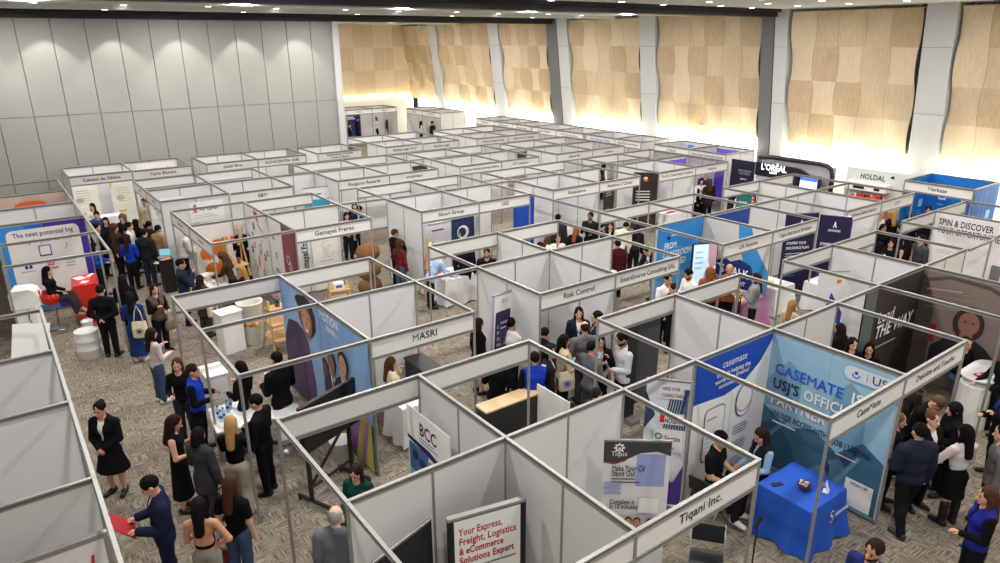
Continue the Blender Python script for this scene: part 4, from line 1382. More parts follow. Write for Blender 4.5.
def counter(x, y, ang, wd, dp, h, m, top, label, r0=.03, name='counter'):
    r = empty(name, (x, y, 0), math.radians(ang))
    MB().rbox(-wd/2+.02, wd/2-.02, -dp/2+.02, dp/2-.02, 0, h-.03, m, r0).build('body', r)
    MB().rbox(-wd/2, wd/2, -dp/2, dp/2, h-.03, h, top, r0).build('worktop', r)
    return tag(r, label, 'counter')
def paper(x, y, z, a, w, d, m, label, group=None):
    o = MB().rbox(-w/2, w/2, -d/2, d/2, 0, .004, m, .004).build('paper', None, (x, y, z), math.radians(a))
    return tag(o, label, 'paper', group)
def leg_table(x, y, ang, wd, dp, h, label, top=None, legm=None, group=None, name='table'):
    r = empty(name, (x, y, 0), math.radians(ang))
    MB().rbox(-wd/2, wd/2, -dp/2, dp/2, h-.03, h, top or M_WHITE, .04).build('tabletop', r)
    for sx in (-1, 1):
        for sy in (-1, 1):
            MB().cyl((sx*(wd/2-.06), sy*(dp/2-.06), 0), (sx*(wd/2-.08), sy*(dp/2-.08), h-.03), .016, .02, legm or M_STEEL, 8).build('leg', r)
    return tag(r, label, 'table', group)

BLUEC = mat('royal_blue_cloth', srgb(28, 84, 190), .75, 0, .08, 7, bump=.1)
def blue_logo(r, c):
    m = MB()
    f = Face(m, (-.42, -.50, .32), PX, (0, 0, 1), SOUTH, .003)
    f.ring(.40, .30, .05, .02, WHT, a0=30, a1=300)
    f.ring(.40, .20, .05, .02, clr(230, 170, 60), a0=-150, a1=120)
    f.text('casemate', .48, .22, .085, WHT, True, 'l', fit=.36)
    m.build('logo', c)
cloth_table(8.56, 4.27, 0, .92, .84, .78, BLUEC, 'table under a royal blue cloth in front of the pale blue mural', blue_logo)
# on the blue table
r = empty('phone', (8.30, 4.50, .782), math.radians(-20))
MB().rbox(-.085, .085, -.038, .038, 0, .012, M_BLACK, .012).build('body', r)
MB().box(-.075, .075, -.033, .033, .012, .0135, clr(30, 32, 38)).build('screen', r)
tag(r, 'black phone lying on the blue tablecloth', 'phone')
r = empty('sweet_bowl', (8.52, 4.22, .782))
MB().lathe([(.05, 0), (.085, .045), (.095, .07), (.088, .07), (.07, .05)], clr(90, 44, 52), seg=16).build('bowl', r)
m = MB()
rnd = random.Random(5)
for k in range(9):
    a = k*.7
    m.ell((.05*math.cos(a), .05*math.sin(a), .075+.012*(k % 3)), (.026, .02, .018), (clr(228, 220, 214), clr(206, 140, 110), clr(236, 230, 226))[k % 3], 8, 5)
m.build('sweets', r)
tag(r, 'dark bowl of wrapped sweets on the blue tablecloth', 'bowl')
r = empty('table_sign', (8.82, 4.10, .782), math.radians(40))
MB().rbox(-.05, .05, -.04, .04, 0, .012, M_STEEL, .01).build('base', r)
MB().cyl((0, 0, .01), (0, 0, .30), .006, None, M_STEEL, 6).build('pole', r)
m = MB().box(-.16, .16, -.006, .006, .26, .42, NAVY)
f = Face(m, (-.16, -.007, .26), PX, (0, 0, 1), SOUTH, .001)
f.text('casemate', .03, .06, .05, WHT, True, 'l', fit=.26)
m.build('plate', r)
tag(r, 'small navy sign plate standing on the blue tablecloth', 'sign')
r = empty('paper_stand', (8.72, 3.98, .782), math.radians(20))
MB().obox((0, 0, .07), (1, 0, 0), (0, .3, .95), (0, -.95, .3), .12, .16, .004, M_CARD).build('card', r)
MB().box(-.06, .06, -.03, .05, 0, .006, M_CARD).build('base', r)
tag(r, 'white tilted card stand beside the navy plate on the blue cloth', 'card')

# sand-coloured cloth tables in the rear booths
cloth_table(9.85, 15.6, 0, 1.0, .95, .76, M_CLOTHW, 'white cloth table with papers where the woman in a red sweater stands')
cloth_table(15.35, 17.55, 0, 1.0, .7, .76, M_CLOTHW, 'white cloth table behind the bright blue roll-up')
cloth_table(20.42, 16.7, 0, .9, .5, .76, M_CLOTHW, 'white cloth table with red leaflets under the bank board')
PINKC = mat('pink_cloth', srgb(178, 118, 162), .8, 0, .06, 8)
cloth_table(14.62, 9.5, 0, 1.1, .6, .8, PINKC, 'table under a pink cloth beside the woman in a grey sweater')
cloth_table(16.2, 9.75, 0, .85, .8, .76, M_CLOTHW, 'white cloth table left of the blonde seated visitor')
cloth_table(17.35, 8.9, 0, .7, .8, .76, M_CLOTHW, 'second white cloth table behind the blonde seated visitor')
cloth_table(5.32, 10.05, 0, .6, .7, .76, M_CLOTHW, 'white cloth table just under the short capital-letter board')
cloth_table(7.1, 15.25, 15, .8, .7, .76, M_CLOTHW, 'white cloth table with a navy runner near the brown coils', lambda r, c: MB().box(-.22, .22, -.37, .37, .762, .772, NAVY).build('runner', r))
cloth_table(8.9, 9.55, 0, 1.0, .5, .76, M_CLOTHW, 'white cloth table in the white corner booth, behind the crowd')
cloth_table(10.5, 12.2, 10, 1.3, .6, .76, M_CLOTHW, 'white cloth table under the bending visitors')
cloth_table(3.0, 29.2, 0, 1.4, .5, .76, M_CLOTHW, 'white cloth table in front of the yellow-cornered banners')
leg_table(2.62, 11.35, -6, .78, .95, .75, 'white standing table with water bottles and papers, group gathered round it')
counter(3.62, 21.2, 0, .36, .5, 1.0, M_BLACK, M_BLACK, 'black stand carrying the open laptop in the aisle')
paper(3.60, 21.05, 1.001, 20, .28, .18, clr(214, 110, 70), 'orange mat before the open laptop')
leg_table(4.24, 18.98, 0, .66, .95, .75, 'white table crowded with food samples by the ladder shelves')
leg_table(18.9, 14.3, 0, 1.1, .6, .76, 'white table with a red leaflet in the aisle behind the blue mural')

r = empty('round_table', (3.32, 10.98, 0))
MB().lathe([(.24, 0), (.25, .02), (.03, .05)], M_STEEL, seg=18).build('base', r)
MB().cyl((0, 0, .04), (0, 0, .73), .03, None, M_STEEL, 10).build('column', r)
MB().lathe([(.28, .73), (.30, .74), (.30, .755), (.28, .765)], M_WHITE, seg=24).build('tabletop', r)
tag(r, 'small white round table right of the man in a black suit', 'table')

# bottles and papers
M_BOT = mat('bottle_plastic', (.55, .68, .80), .15, 0, .03, 10)
M_CAPB = clr(24, 70, 170)
def bottle(x, y, z, label, group=None):
    r = empty('water_bottle', (x, y, z))
    MB().lathe([(.028, 0), (.032, .01), (.032, .15), (.014, .19), (.013, .205)], M_BOT, seg=12).build('body', r)
    MB().lathe([(.016, .20), (.016, .225), (.01, .227)], M_CAPB, seg=10).build('cap', r)
    MB().lathe([(.0325, .07), (.0325, .12)], clr(40, 90, 190), seg=12).build('label', r)
    return tag(r, label, 'bottle', group)
for x, y in ((2.36, 11.42), (2.42, 11.30), (2.55, 11.52), (2.62, 11.62), (2.36, 11.24)):
    bottle(x, y, .752, 'blue-capped water bottle on the white standing table', 'water bottles on the standing table')
bottle(3.32, 11.05, .767, 'blue-capped water bottle on the small round table')
paper(2.72, 11.5, .752, 20, .21, .3, M_CARD, 'white sheets beside the bottles on the standing table', 'papers on the standing table')
paper(2.80, 11.2, .752, -10, .21, .3, M_CARD, 'white sheets beside the bottles on the standing table', 'papers on the standing table')
paper(2.5, 11.0, .752, 50, .21, .3, M_CARD, 'white sheets beside the bottles on the standing table', 'papers on the standing table')
paper(20.3, 16.7, .766, 10, .5, .2, clr(206, 50, 48), 'red leaflet on the white table under the bank board')
paper(18.8, 14.3, .762, 10, .4, .2, clr(206, 60, 50), 'red leaflet on the white aisle table')
paper(9.75, 15.85, .766, 15, .2, .28, clr(60, 90, 170), 'blue leaflet on the cloth table by the wooden easel')
paper(10.05, 15.4, .766, 40, .2, .28, clr(70, 74, 80), 'grey leaflet on the cloth table by the wooden easel')
paper(9.55, 15.8, .766, 0, .12, .12, clr(214, 60, 50), 'small red card on the cloth table by the wooden easel')
paper(14.5, 9.5, .806, 12, .7, .3, clr(226, 196, 110), 'yellow leaflets spread on the pink table')
paper(16.2, 9.8, .766, 30, .25, .2, clr(214, 150, 50), 'orange leaflets on the white cloth table by the blonde visitor')

# counters
counter(2.66, 12.75, 0, .42, .6, 1.05, M_WHITE, M_WHITE, 'tall white counter between the blue-vested man and the standing table')
counter(3.82, 15.85, 10, .55, .45, 1.0, M_WHITE, M_WHITE, 'white cabinet beside the tall white bin')
counter(6.46, 8.50, 0, 1.22, .34, 1.05, mat('black_laminate', (.016, .018, .02), .5, 0, .1, 8), mat('pale_oak', srgb(206, 180, 140), .55, 0, .12, 16), 'black counter with a pale wooden top beside the royal blue vest')
counter(6.05, 10.7, 0, .42, .9, 1.0, mat('black_laminate', (.016, .018, .02)), M_BLACK, 'low black counter inside the short capital-letter booth')
counter(14.25, 4.02, 0, 1.2, .62, 1.02, M_WHITE, M_WHITE, 'white round-ended counter with a red box at the right edge', .3)
counter(12.55, 12.55, 10, 1.1, .4, 1.0, M_COLG, M_COLG, 'grey desk with a small white screen behind the long consulting board')
counter(21.6, 17.6, 0, 1.0, .35, 1.1, M_WHITE, M_WHITE, 'white desk with a yellow sticker under the bank board')
r = empty('leaflet_box', (14.0, 3.98, 1.021), math.radians(-25))
MB().rbox(-.17, .17, -.055, .055, 0, .03, clr(206, 34, 40), .01).build('box', r)
m = MB()
f = Face(m, (-.17, -.055, .031), PX, PY, (0, 0, 1), .001)
f.bars(.02, .03, .1, 1, .1, .04, WHT)
m.build('print', r)
tag(r, 'red flat box on the white round-ended counter', 'box')

# red desk and chair
RED1 = mat('red_gloss', srgb(206, 44, 34), .3, 0, .04, 4)
r = empty('reception_desk', (1.45, 20.25, 0), math.radians(-6))
m = MB()
prof = [(-.40, 0), (.40, 0), (.46, .9), (.44, 1.0), (.36, 1.06), (-.36, 1.06), (-.44, 1.0), (-.46, .9)]
vs = [(p[0]*.68, y, p[1]) for y in (-.55, .42) for p in prof]
n = len(prof)
m.add(vs, [tuple(range(n)), tuple(range(2*n-1, n-1, -1))] + [(i, n+i, n+(i+1) % n, (i+1) % n) for i in range(n)], RED1)
m.build('body', r)
MB().box(-.25, .25, -.556, -.55, .05, .12, clr(150, 26, 24)).build('plinth', r)
tag(r, 'glossy red rounded desk before the career banner', 'desk')
paper(1.36, 20.38, 1.064, 20, .22, .3, M_CARD, 'white sheet on the red desk', 'papers on the red desk')
paper(1.62, 20.5, 1.064, 60, .3, .1, M_CARD, 'white sheet on the red desk', 'papers on the red desk')
paper(1.42, 19.95, 1.064, -30, .16, .2, M_CARD, 'white sheet on the red desk', 'papers on the red desk')
r = empty('bar_chair', (.68, 19.9, 0), math.radians(10))
MB().lathe([(.22, 0), (.22, .012), (.06, .03), (.03, .05)], M_STEEL, seg=20).build('base', r)
MB().cyl((0, 0, .03), (0, 0, .66), .028, .022, M_STEEL, 10).build('column', r)
m = MB().lathe([(.10, .66), (.22, .69), (.26, .74), (.24, .76), (.12, .75)], RED1, seg=20)
m.build('seat', r)
m = MB()
for k in range(9):
    a = math.radians(95+k*21.5)
    b = math.radians(95+(k+1)*21.5)
    vs = []
    for t, rr, z in ((a, .255, .74), (b, .255, .74), (b, .29, .98), (a, .29, .98)):
        vs += [(rr*math.cos(t), rr*math.sin(t), z), ((rr-.035)*math.cos(t), (rr-.035)*math.sin(t), z)]
    m.add(vs, [(0, 2, 4, 6), (1, 7, 5, 3), (0, 1, 3, 2), (4, 5, 7, 6), (0, 6, 7, 1), (2, 3, 5, 4)], RED1, True)
m.build('backrest', r)
tag(r, 'red bucket bar chair on a steel column, woman in black sitting on it', 'chair')
# white steel drum, bucket, machine
r = empty('steel_drum', (1.07, 17.48, 0))
m = MB().lathe([(.235, 0), (.245, .01), (.245, .20), (.255, .215), (.245, .23), (.245, .42), (.255, .435), (.245, .45), (.245, .63), (.25, .65), (.235, .65), (.23, .635)], mat('drum_white', (.74, .74, .73), .4, 0, .05, 4), seg=28)
m.build('body', r)
MB().lathe([(.23, .632), (.0, .636)], M_WHITE, seg=28).build('lid', r)
tag(r, 'white ribbed steel drum behind the man with hands on his back', 'barrel')
r = empty('bucket', (1.25, 19.3, 0))
MB().lathe([(.11, 0), (.14, .24), (.145, .25), (.13, .25), (.1, .02)], M_WHITE, seg=20).build('body', r)
MB().tube([(-.14, 0, .24), (-.1, .0, .30), (0, 0, .33), (.1, 0, .30), (.14, 0, .24)], .006, M_STEEL, 6).build('handle', r)
tag(r, 'small white bucket at the foot of the red desk', 'bucket')
r = empty('display_machine', (.10, 17.75, 0), math.radians(-12))
r.scale = (.84, .9, 1)
MB().rbox(-.26, .26, -.24, .24, 0, 1.42, M_WHITE, .05).build('body', r)
m = MB()
pr = [(-.30, 1.40), (.20, 1.40), (.30, 1.48), (.34, 1.62), (.28, 1.76), (.14, 1.82), (-.22, 1.82), (-.30, 1.76)]
vs = [(p[0], y, p[1]) for y in (-.26, .26) for p in pr]
n = len(pr)
m.add(vs, [tuple(range(n)), tuple(range(2*n-1, n-1, -1))] + [(i, n+i, n+(i+1) % n, (i+1) % n) for i in range(n)], M_WHITE)
m.build('head', r)
MB().box(.325, .345, -.05, .05, 1.54, 1.72, clr(190, 60, 60)).build('badge', r)
MB().tube([(.05, -.245, 1.3), (.05, -.30, 1.15), (.16, -.32, .95), (.40, -.30, .82), (.62, -.2, .80)], .012, M_BLACK, 7).build('cable', r)
MB().cyl((.05, -.25, 1.22), (.05, -.25, 1.38), .025, None, M_STEEL, 8).build('nozzle', r)
tag(r, 'white machine with a rounded head and black cable, left aisle', 'machine')
r = empty('leaning_poster', (-.40, 14.35, .10), math.radians(18))
r.rotation_euler = (0, math.radians(16), math.radians(18))
MB().obox((0, .0, 1.0), (1, 0, 0), (0, .12, .99), (0, -.99, .12), .62, 2.0, .012, M_CARD).build('board', r)
m = MB()
f = Face(m, (-.31, -.128, .03), PX, (0, .12, .99), (0, -.99, .12), .002)
f.bars(.08, 1.1, .3, 3, .1, .03, clr(120, 130, 160))
m.build('print', r)
tag(r, 'white pointed poster leaning beside the white machine at the left edge', 'poster')

# bins, shelves, ladder
r = empty('tall_bin', (4.36, 15.95, 0))
m = MB().lathe([(.20, 0), (.215, .02), (.30, 1.03), (.315, 1.05), (.315, 1.075), (.29, 1.075), (.27, 1.0), (.19, .05)], mat('bin_cream', (.76, .74, .68), .45, 0, .04, 4), seg=28)
m.build('body', r)
m = MB()
for k, c in enumerate(((206, 60, 40), (228, 170, 40), (90, 140, 60), (206, 90, 40), (226, 190, 70))):
    a = math.radians(220 + k*15)
    m.ell((.262*math.cos(a), .262*math.sin(a), .56+.02*(k % 2)), (.05, .05, .05), clr(*c), 8, 5)
m.build('printed_spots', r)
m = MB()
f = Face(m, (-.20, -.282, .66), (.99, -.02, 0), (0, -.08, 1), (0, -1, -.08), .002)
f.text('Tomatomi', .02, .02, .09, INK, True, 'l', fit=.36)
m.build('lettering', r)
tag(r, 'tall cream bin with printed tomatoes, in the mural booth behind', 'bin')
r = empty('waste_bin', (3.95, 10.0, 0))
MB().lathe([(.13, 0), (.14, .01), (.185, .38), (.195, .40), (.195, .42), (.175, .42), (.13, .03)], mat('bin_white', (.72, .71, .68), .5, 0, .05, 5), seg=22).build('body', r)
MB().lathe([(.18, .405), (.20, .41), (.20, .43), (.17, .43)], M_WHITE, seg=22).build('rim', r)
tag(r, 'white round waste bin by the wheeled screen stand', 'bin')

def ladder_shelf(x, y, ang, h, label, shelves=3, items=True):
    r = empty('ladder_shelf', (x, y, 0), math.radians(ang))
    for sx in (-1, 1):
        m = MB()
        m.obox((sx*.27, -.17, h/2), (1, 0, 0), (-sx*.10/h, .30/h, .97), (0, -.97, .3), .05, h*1.03, .028, M_WOODL)
        m.build('rail_front', r)
        MB().obox((sx*.27, .17, h/2), (1, 0, 0), (-sx*.10/h, -.30/h, .97), (0, .97, .3), .04, h*1.02, .024, M_WOODL).build('rail_back', r)
    for k in range(shelves):
        z = .35 + k*(h-.55)/max(1, shelves-1)
        d = .34*(1-z/h)+.12
        MB().rbox(-.30+.05*z/h, .30-.05*z/h, -d, d, z, z+.025, M_WOODL, .01).build('shelf', r)
    return tag(r, label, 'shelf')
ladder_shelf(5.05, 19.3, 8, 1.85, 'tall wooden ladder shelf with food boxes, behind the curly-haired women')
ladder_shelf(6.6, 16.9 - 1.0, -10, 1.1, 'low wooden ladder shelf with white boxes before the pink wall strip')
ladder_shelf(4.78, 16.35 - 1.15, 6, 1.25, 'wooden plant ladder beside the tall cream bin')
r = empty('easel', (9.42, 16.02, 0), math.radians(20))
for sx, c in ((-1, 0), (1, 0)):
    MB().obox((sx*.16, 0, .88), (1, 0, 0), (-sx*.1, 0, .99), (0, 1, 0), .06, 1.78, .03, M_WOODL).build('leg', r)
MB().obox((0, .25, .85), (1, 0, 0), (0, -.28, .96), (0, .96, .28), .05, 1.75, .03, M_WOODL).build('leg', r)
MB().rbox(-.24, .24, -.05, .0, .7, .74, M_WOODL, .01).build('ledge', r)
MB().obox((0, -.05, 1.05), (1, 0, 0), (0, .08, .99), (0, -.99, .08), .18, 1.2, .012, M_CARD).build('board', r)
tag(r, 'wooden easel with a narrow white board at the booth corner', 'easel')

# coils of brown packing cloth
BRN = mat('brown_sacking', srgb(132, 90, 50), .9, 0, .2, 14, bump=.3)
def coil(x, y, z, label):
    r = empty('sack_roll', (x, y, z), math.radians(25))
    m = MB()
    n = 22
    pr = []
    for k in range(25):
        t = k/24
        zz = .30*(2*t-1)
        pr.append(((.262+.022*(1 if k % 3 < 2 or t < .45 else -1.2))*(1-abs(2*t-1)**30)**.5 + .004, zz))
    vs, fs = [], []
    for rr, xx in pr:
        for i in range(n):
            a = 2*math.pi*i/n
            vs.append((xx, rr*math.cos(a), .288+rr*math.sin(a)))
    for k in range(24):
        for i in range(n):
            j = (i+1) % n
            fs.append((k*n+i, k*n+j, (k+1)*n+j, (k+1)*n+i))
    fs += [tuple(range(n))[::-1], tuple(range(24*n, 25*n))]
    m.add(vs, fs, BRN, True)
    m.build('roll', r)
    mm = MB()
    for s in (-.12,):
        mm.tube([(s, .29*math.cos(a*.42), .288+.29*math.sin(a*.42)) for a in range(16)], .008, clr(90, 58, 30), 5)
    mm.build('tie', r)
    r.scale = (.88, .88, .88)
    return tag(r, label, 'sack')
coil(8.15, 17.3, 0, 'lowest brown sacking roll of the stack beside the booth with the line-drawing panel')
coil(8.15, 17.3, .51, 'middle brown sacking roll of the stack beside the booth with the line-drawing panel')
coil(8.15, 17.3, 1.02, 'topmost brown sacking roll of the stack beside the booth with the line-drawing panel')

# wheeled screen stand
r = empty('screen_stand', (3.5, 9.26, 0), math.radians(22))
for sx in (-1, 1):
    MB().rbox(sx*.45-.03, sx*.45+.03, -.36, .36, .07, .11, M_BLACK, .02).build('foot_bar', r)
    for sy in (-1, 1):
        MB().cyl((sx*.45-.015, sy*.32, .035), (sx*.45+.015, sy*.32, .035), .035, None, M_BLACK, 12).build('wheel', r)
    MB().rbox(sx*.45-.03, sx*.45+.03, .02, .08, .10, 1.72, M_BLACK, .01).build('column', r)
MB().rbox(-.45, .45, .03, .07, .30, .34, M_BLACK, .01).build('crossbar', r)
MB().obox((0, .05, .72), (.76, 0, .65), (0, 1, 0), (-.65, 0, .76), 1.1, .03, .04, M_BLACK).build('brace', r)
m = MB().rbox(-.60, .60, -.05, .02, 1.0, 1.80, M_BLACK, .02)
m.box(-.57, .57, -.056, -.05, 1.03, 1.77, mat('dark_screen', (.008, .009, .012), .12, 0, 0))
m.build('screen', r)
tag(r, 'large dark screen on a black wheeled stand beside the white bin', 'screen')

# hanging poster with blue letters, facing the aisle
r = empty('poster_board', (4.10, 7.22, 0), math.radians(-90))
m = MB().box(-.56, .56, -.008, .008, .10, 2.06, WHT)
f = Face(m, (-.56, -.009, .96), PX, (0, 0, 1), SOUTH, .002)
f.rect(0, -.86, 1.12, 1.10, WHT)
f.text('BCC', .34, .77, .19, NAVY, True, 'l', fit=.46)
f.bars(.34, .71, .5, 2, .05, .02, clr(150, 150, 158))
f.pts([(0, .58), (1.12, .46), (1.12, .50), (.6, .62), (0, .63)], NAVY)
f.rect(.04, -.02, .56, .54, clr(60, 104, 160))
f.ell(.22, .38, .08, .08, clr(30, 40, 60))
f.ell(.40, .32, .08, .08, clr(36, 46, 66))
f.pts([(.04, -.1), (.56, -.1), (.56, .06), (.04, .12)], clr(150, 180, 210))
f.rect(.60, -.06, 1.1, .46, clr(150, 140, 136))
f.pts([(.60, 0), (.84, .27), (1.1, .1), (1.1, -.16), (.60, -.16)], clr(80, 72, 74))
f.rect(.04, -.6, 1.08, -.2, clr(190, 186, 194))
m.build('board', r)
for x in (-.5, .5):
    MB().rbox(x-.015, x+.015, -.12, .12, 0, .10, M_STEEL, .01).build('foot', r)
tag(r, 'white poster board with three navy capitals and photo strips', 'poster')

# dark grey display boards behind the crowd
r = empty('display_board', (9.47, 8.2, 0), 0)
m = MB().box(-.45, .45, -.012, .012, .12, 1.95, clr(70, 71, 76))
m.build('board', r)
for x in (-.4, .4):
    MB().rbox(x-.02, x+.02, -.2, .2, 0, .12, M_STEEL, .01).build('foot', r)
for x in (-.30, .25):
    MB().rbox(x-.1, x+.1, -.02, -.012, 1.88, 1.96, clr(40, 80, 200), .01).build('blue_tab', r)
tag(r, 'dark grey display board with blue tabs behind the man in a light shirt', 'board')
r = empty('display_board', (8.9, 7.95, 0), 0)
MB().box(-.12, .12, -.012, .012, .1, 2.0, M_BLACK).build('board', r)
MB().rbox(-.12, .12, -.2, .2, 0, .1, M_STEEL, .02).build('foot', r)
tag(r, 'narrow black display board left of the grey one', 'board')
r = empty('garment_rail', (8.95, 6.7, 0), math.radians(-8))
for sx in (-1, 1):
    MB().cyl((sx*.5, 0, .04), (sx*.5, 0, 1.25), .012, None, M_STEEL, 8).build('upright', r)
    MB().rbox(sx*.5-.015, sx*.5+.015, -.25, .25, 0, .04, M_STEEL, .01).build('foot', r)
MB().cyl((-.52, 0, 1.25), (.52, 0, 1.25), .012, None, M_STEEL, 8).build('bar', r)
tag(r, 'low metal rail stand inside the booth behind the blue banner', 'rack')

# standing screen in the classroom booth
r = empty('standing_screen', (14.35, 10.6, 0), math.radians(-24))
MB().rbox(-.28, .28, -.2, .2, 0, .03, M_BLACK, .03).build('base', r)
MB().rbox(-.04, .04, -.02, .04, .03, .9, M_BLACK, .01).build('column', r)
m = MB().rbox(-.36, .36, -.03, .03, .78, 2.0, M_BLACK, .02)
m.build('bezel', r)
scr = mat('lit_screen', srgb(190, 216, 232), .3, emit=.75, noise=.03)
m = MB().box(-.325, .325, -.034, -.03, .83, 1.96, scr)
f = Face(m, (-.325, -.0345, .83), PX, (0, 0, 1), SOUTH, .001)
e1 = mat('screen_pink', srgb(190, 150, 160), .3, emit=.4, noise=0)
e2 = mat('screen_blue', srgb(110, 150, 210), .3, emit=.5, noise=0)
f.pts([(.40, 1.13), (.65, 1.13), (.65, .55), (.5, .45), (.42, .7)], e1)
f.pts([(.32, .1), (.6, .1), (.62, .42), (.5, .52), (.34, .36)], e2)
f.bars(.06, .9, .25, 4, .14, .05, mat('screen_grey', srgb(160, 190, 210), .3, emit=.5, noise=0))
m.build('display', r)
tag(r, 'upright lit screen standing before the bright blue mural', 'screen')
r = empty('speaker_box', (14.95, 10.25, 0))
MB().rbox(-.16, .16, -.16, .16, 0, .75, M_BLACK, .02).build('body', r)
MB().cyl((-.165, 0, .5), (-.16, 0, .5), .1, None, M_STEEL, 16).build('cone', r)
tag(r, 'black box at the foot of the standing lit screen', 'speaker')

# folding chairs
def fold_chair(x, y, ang, label, group=None, frame=None, seat=None):
    fr, st = frame or M_STEEL, seat or M_BLACK
    r = empty('folding_chair', (x, y, 0), math.radians(ang))
    MB().rbox(-.21, .21, -.20, .20, .435, .465, st, .04).build('seat', r)
    MB().obox((0, .235, .70), (1, 0, 0), (0, .16, .98), (0, -.98, .16), .42, .24, .022, st).build('backrest', r)
    for s in (-1, 1):
        MB().tube([(s*.215, -.24, 0), (s*.215, .10, .44), (s*.215, .27, .84)], .011, fr, 7).build('leg', r)
        MB().tube([(s*.19, .26, 0), (s*.19, -.12, .44)], .011, fr, 7).build('leg', r)
    MB().cyl((-.2, .20, .08), (.2, .20, .08), .009, None, fr, 6).build('stretcher', r)
    return tag(r, label, 'chair', group)
fold_chair(6.55, 4.35, -52, 'black folding chair under the Inc. name board')
fold_chair(5.9, 9.25, 70, 'black folding chair near the black counter with wooden top')
fold_chair(7.72, 5.22, 98, 'black chair the man in a black T-shirt sits on')
fold_chair(8.02, 5.12, 185, 'black chair the woman in a light blue shirt sits on')
fold_chair(11.45, 5.3, 200, 'black tilted chair beside the dark printed mural', frame=M_BLACK)
fold_chair(11.1, 4.2, 120, 'white framed chair beneath the long-lettered board', frame=M_WHITE)
fold_chair(13.55, 5.0, 160, 'chair under the seated woman in black by the dark mural')
fold_chair(11.9, 8.3, 40, 'chair under the blonde visitor behind the white wall')
fold_chair(4.05, 7.3, 70, 'chair under the woman in a green dress')
# microphone stand
r = empty('microphone_stand', (7.05, 4.0, 0))
for k in range(3):
    a = k*2.09
    MB().cyl((0, 0, .12), (.24*math.cos(a), .24*math.sin(a), 0), .01, None, M_BLACK, 6).build('leg', r)
MB().cyl((0, 0, .1), (0, 0, 1.0), .011, None, M_BLACK, 8).build('pole', r)
MB().cyl((-.03, 0, .95), (.06, 0, 1.10), .02, .03, M_BLACK, 10).build('clamp', r)
tag(r, 'black phone tripod below the right end of the Inc. board', 'tripod')

# laptop, sample pots
r = empty('laptop', (3.62, 21.3, 1.001), math.radians(-25))
MB().rbox(-.16, .16, -.11, .11, 0, .015, M_STEEL, .01).build('keyboard_base', r)
m = MB().obox((0, .12, .11), (1, 0, 0), (0, .25, .97), (0, -.97, .25), .32, .21, .008, M_BLACK)
m.obox((0, .1145, .112), (1, 0, 0), (0, .25, .97), (0, -.97, .25), .30, .19, .003, mat('laptop_glow', srgb(130, 190, 206), .3, emit=.35, noise=.02))
m.build('lid', r)
tag(r, 'open laptop with a lit cyan screen near the white hoodie', 'laptop')
rnd = random.Random(11)
for k in range(9):
    c = ((214, 60, 50), (60, 150, 70), (228, 170, 60), (240, 236, 226), (206, 110, 50), (230, 226, 220), (190, 150, 60), (90, 160, 80), (236, 232, 224))[k]
    r = empty('sample_pot', (4.02+.20*(k % 3)+rnd.uniform(-.03, .03), 18.62+.22*(k//3)+rnd.uniform(-.05, .05), .752))
    MB().lathe([(.035, 0), (.05, .05), (.052, .06), (.04, .055)], M_WHITE, seg=12).build('pot', r)
    MB().ell((0, 0, .055), (.042, .042, .022), clr(*c), 10, 6).build('food', r)
    tag(r, 'little pot of food samples on the white table by the ladder shelves', 'pot', 'food sample pots')
r = empty('wicker_basket', (4.25, 19.27, .752))
MB().lathe([(.15, 0), (.2, .12), (.21, .13), (.18, .12)], mat('basket_cream', (.66, .62, .52), .8, 0, .2, 30), seg=18).build('basket', r)
MB().ell((0, 0, .1), (.17, .17, .06), clr(232, 226, 210), 12, 6).build('bread', r)
tag(r, 'cream basket among the food samples', 'basket')
for k, (sx, z, c) in enumerate(((-.12, .375, (206, 170, 60)), (.08, .375, (190, 60, 40)), (-.1, 1.025, (226, 190, 70)), (.1, 1.025, (150, 50, 40)), (0, 1.68, (200, 90, 50)))):
    r = empty('food_carton', (5.05+sx, 19.3, z), math.radians(8+20*k))
    MB().rbox(-.06, .06, -.04, .04, 0, .15, clr(*c), .005).build('carton', r)
    MB().box(-.04, .04, -.0415, -.04, .05, .11, clr(236, 232, 224)).build('print', r)
    tag(r, 'food carton on the %s shelf of the tall wooden ladder, %s one' % (('lowest', 'lowest', 'middle', 'middle', 'top')[k], ('yellow', 'red', 'pale yellow', 'dark red', 'orange')[k]), 'carton')
for k, z in enumerate((.375, .925)):
    r = empty('display_box', (6.6, 15.9, z), math.radians(-10))
    MB().rbox(-.13, .13, -.09, .09, 0, .16, M_CARD, .008).build('box', r)
    MB().box(-.08, .08, -.093, -.09, .04, .11, clr(60, 90, 160)).build('print', r)
    tag(r, 'white box on the %s shelf of the low wooden ladder' % ('bottom', 'top')[k], 'box')
r = empty('potted_flower', (4.78, 15.2, 1.055))
MB().lathe([(.05, 0), (.065, .1), (.055, .1)], clr(70, 70, 74), seg=14).build('pot', r)
m = MB()
for k in range(7):
    a = k*.9
    m.tube([(0, 0, .08), (.05*math.cos(a), .05*math.sin(a), .17), (.09*math.cos(a), .09*math.sin(a), .22)], [.005, .012, .003], clr(50, 96, 50), 5)
m.build('leaves', r)
MB().ell((.02, 0, .26), (.035, .035, .03), clr(214, 40, 50), 8, 6).build('bloom', r)
tag(r, 'red flower in a pot on top of the plant ladder', 'plant')

# ---- black beauty stand under the timber wall
BK = mat('stand_black', (.014, .014, .02), .3, 0, .05, 4)
r = empty('beauty_stand', (24.4, 14.55, 0))
r.scale = (1, .84, .93)
m = MB()
arc = [(-.05, 0), (-.05, 2.2), (.0, 2.75), (.25, 2.98), (.6, 3.0)]
vs = []
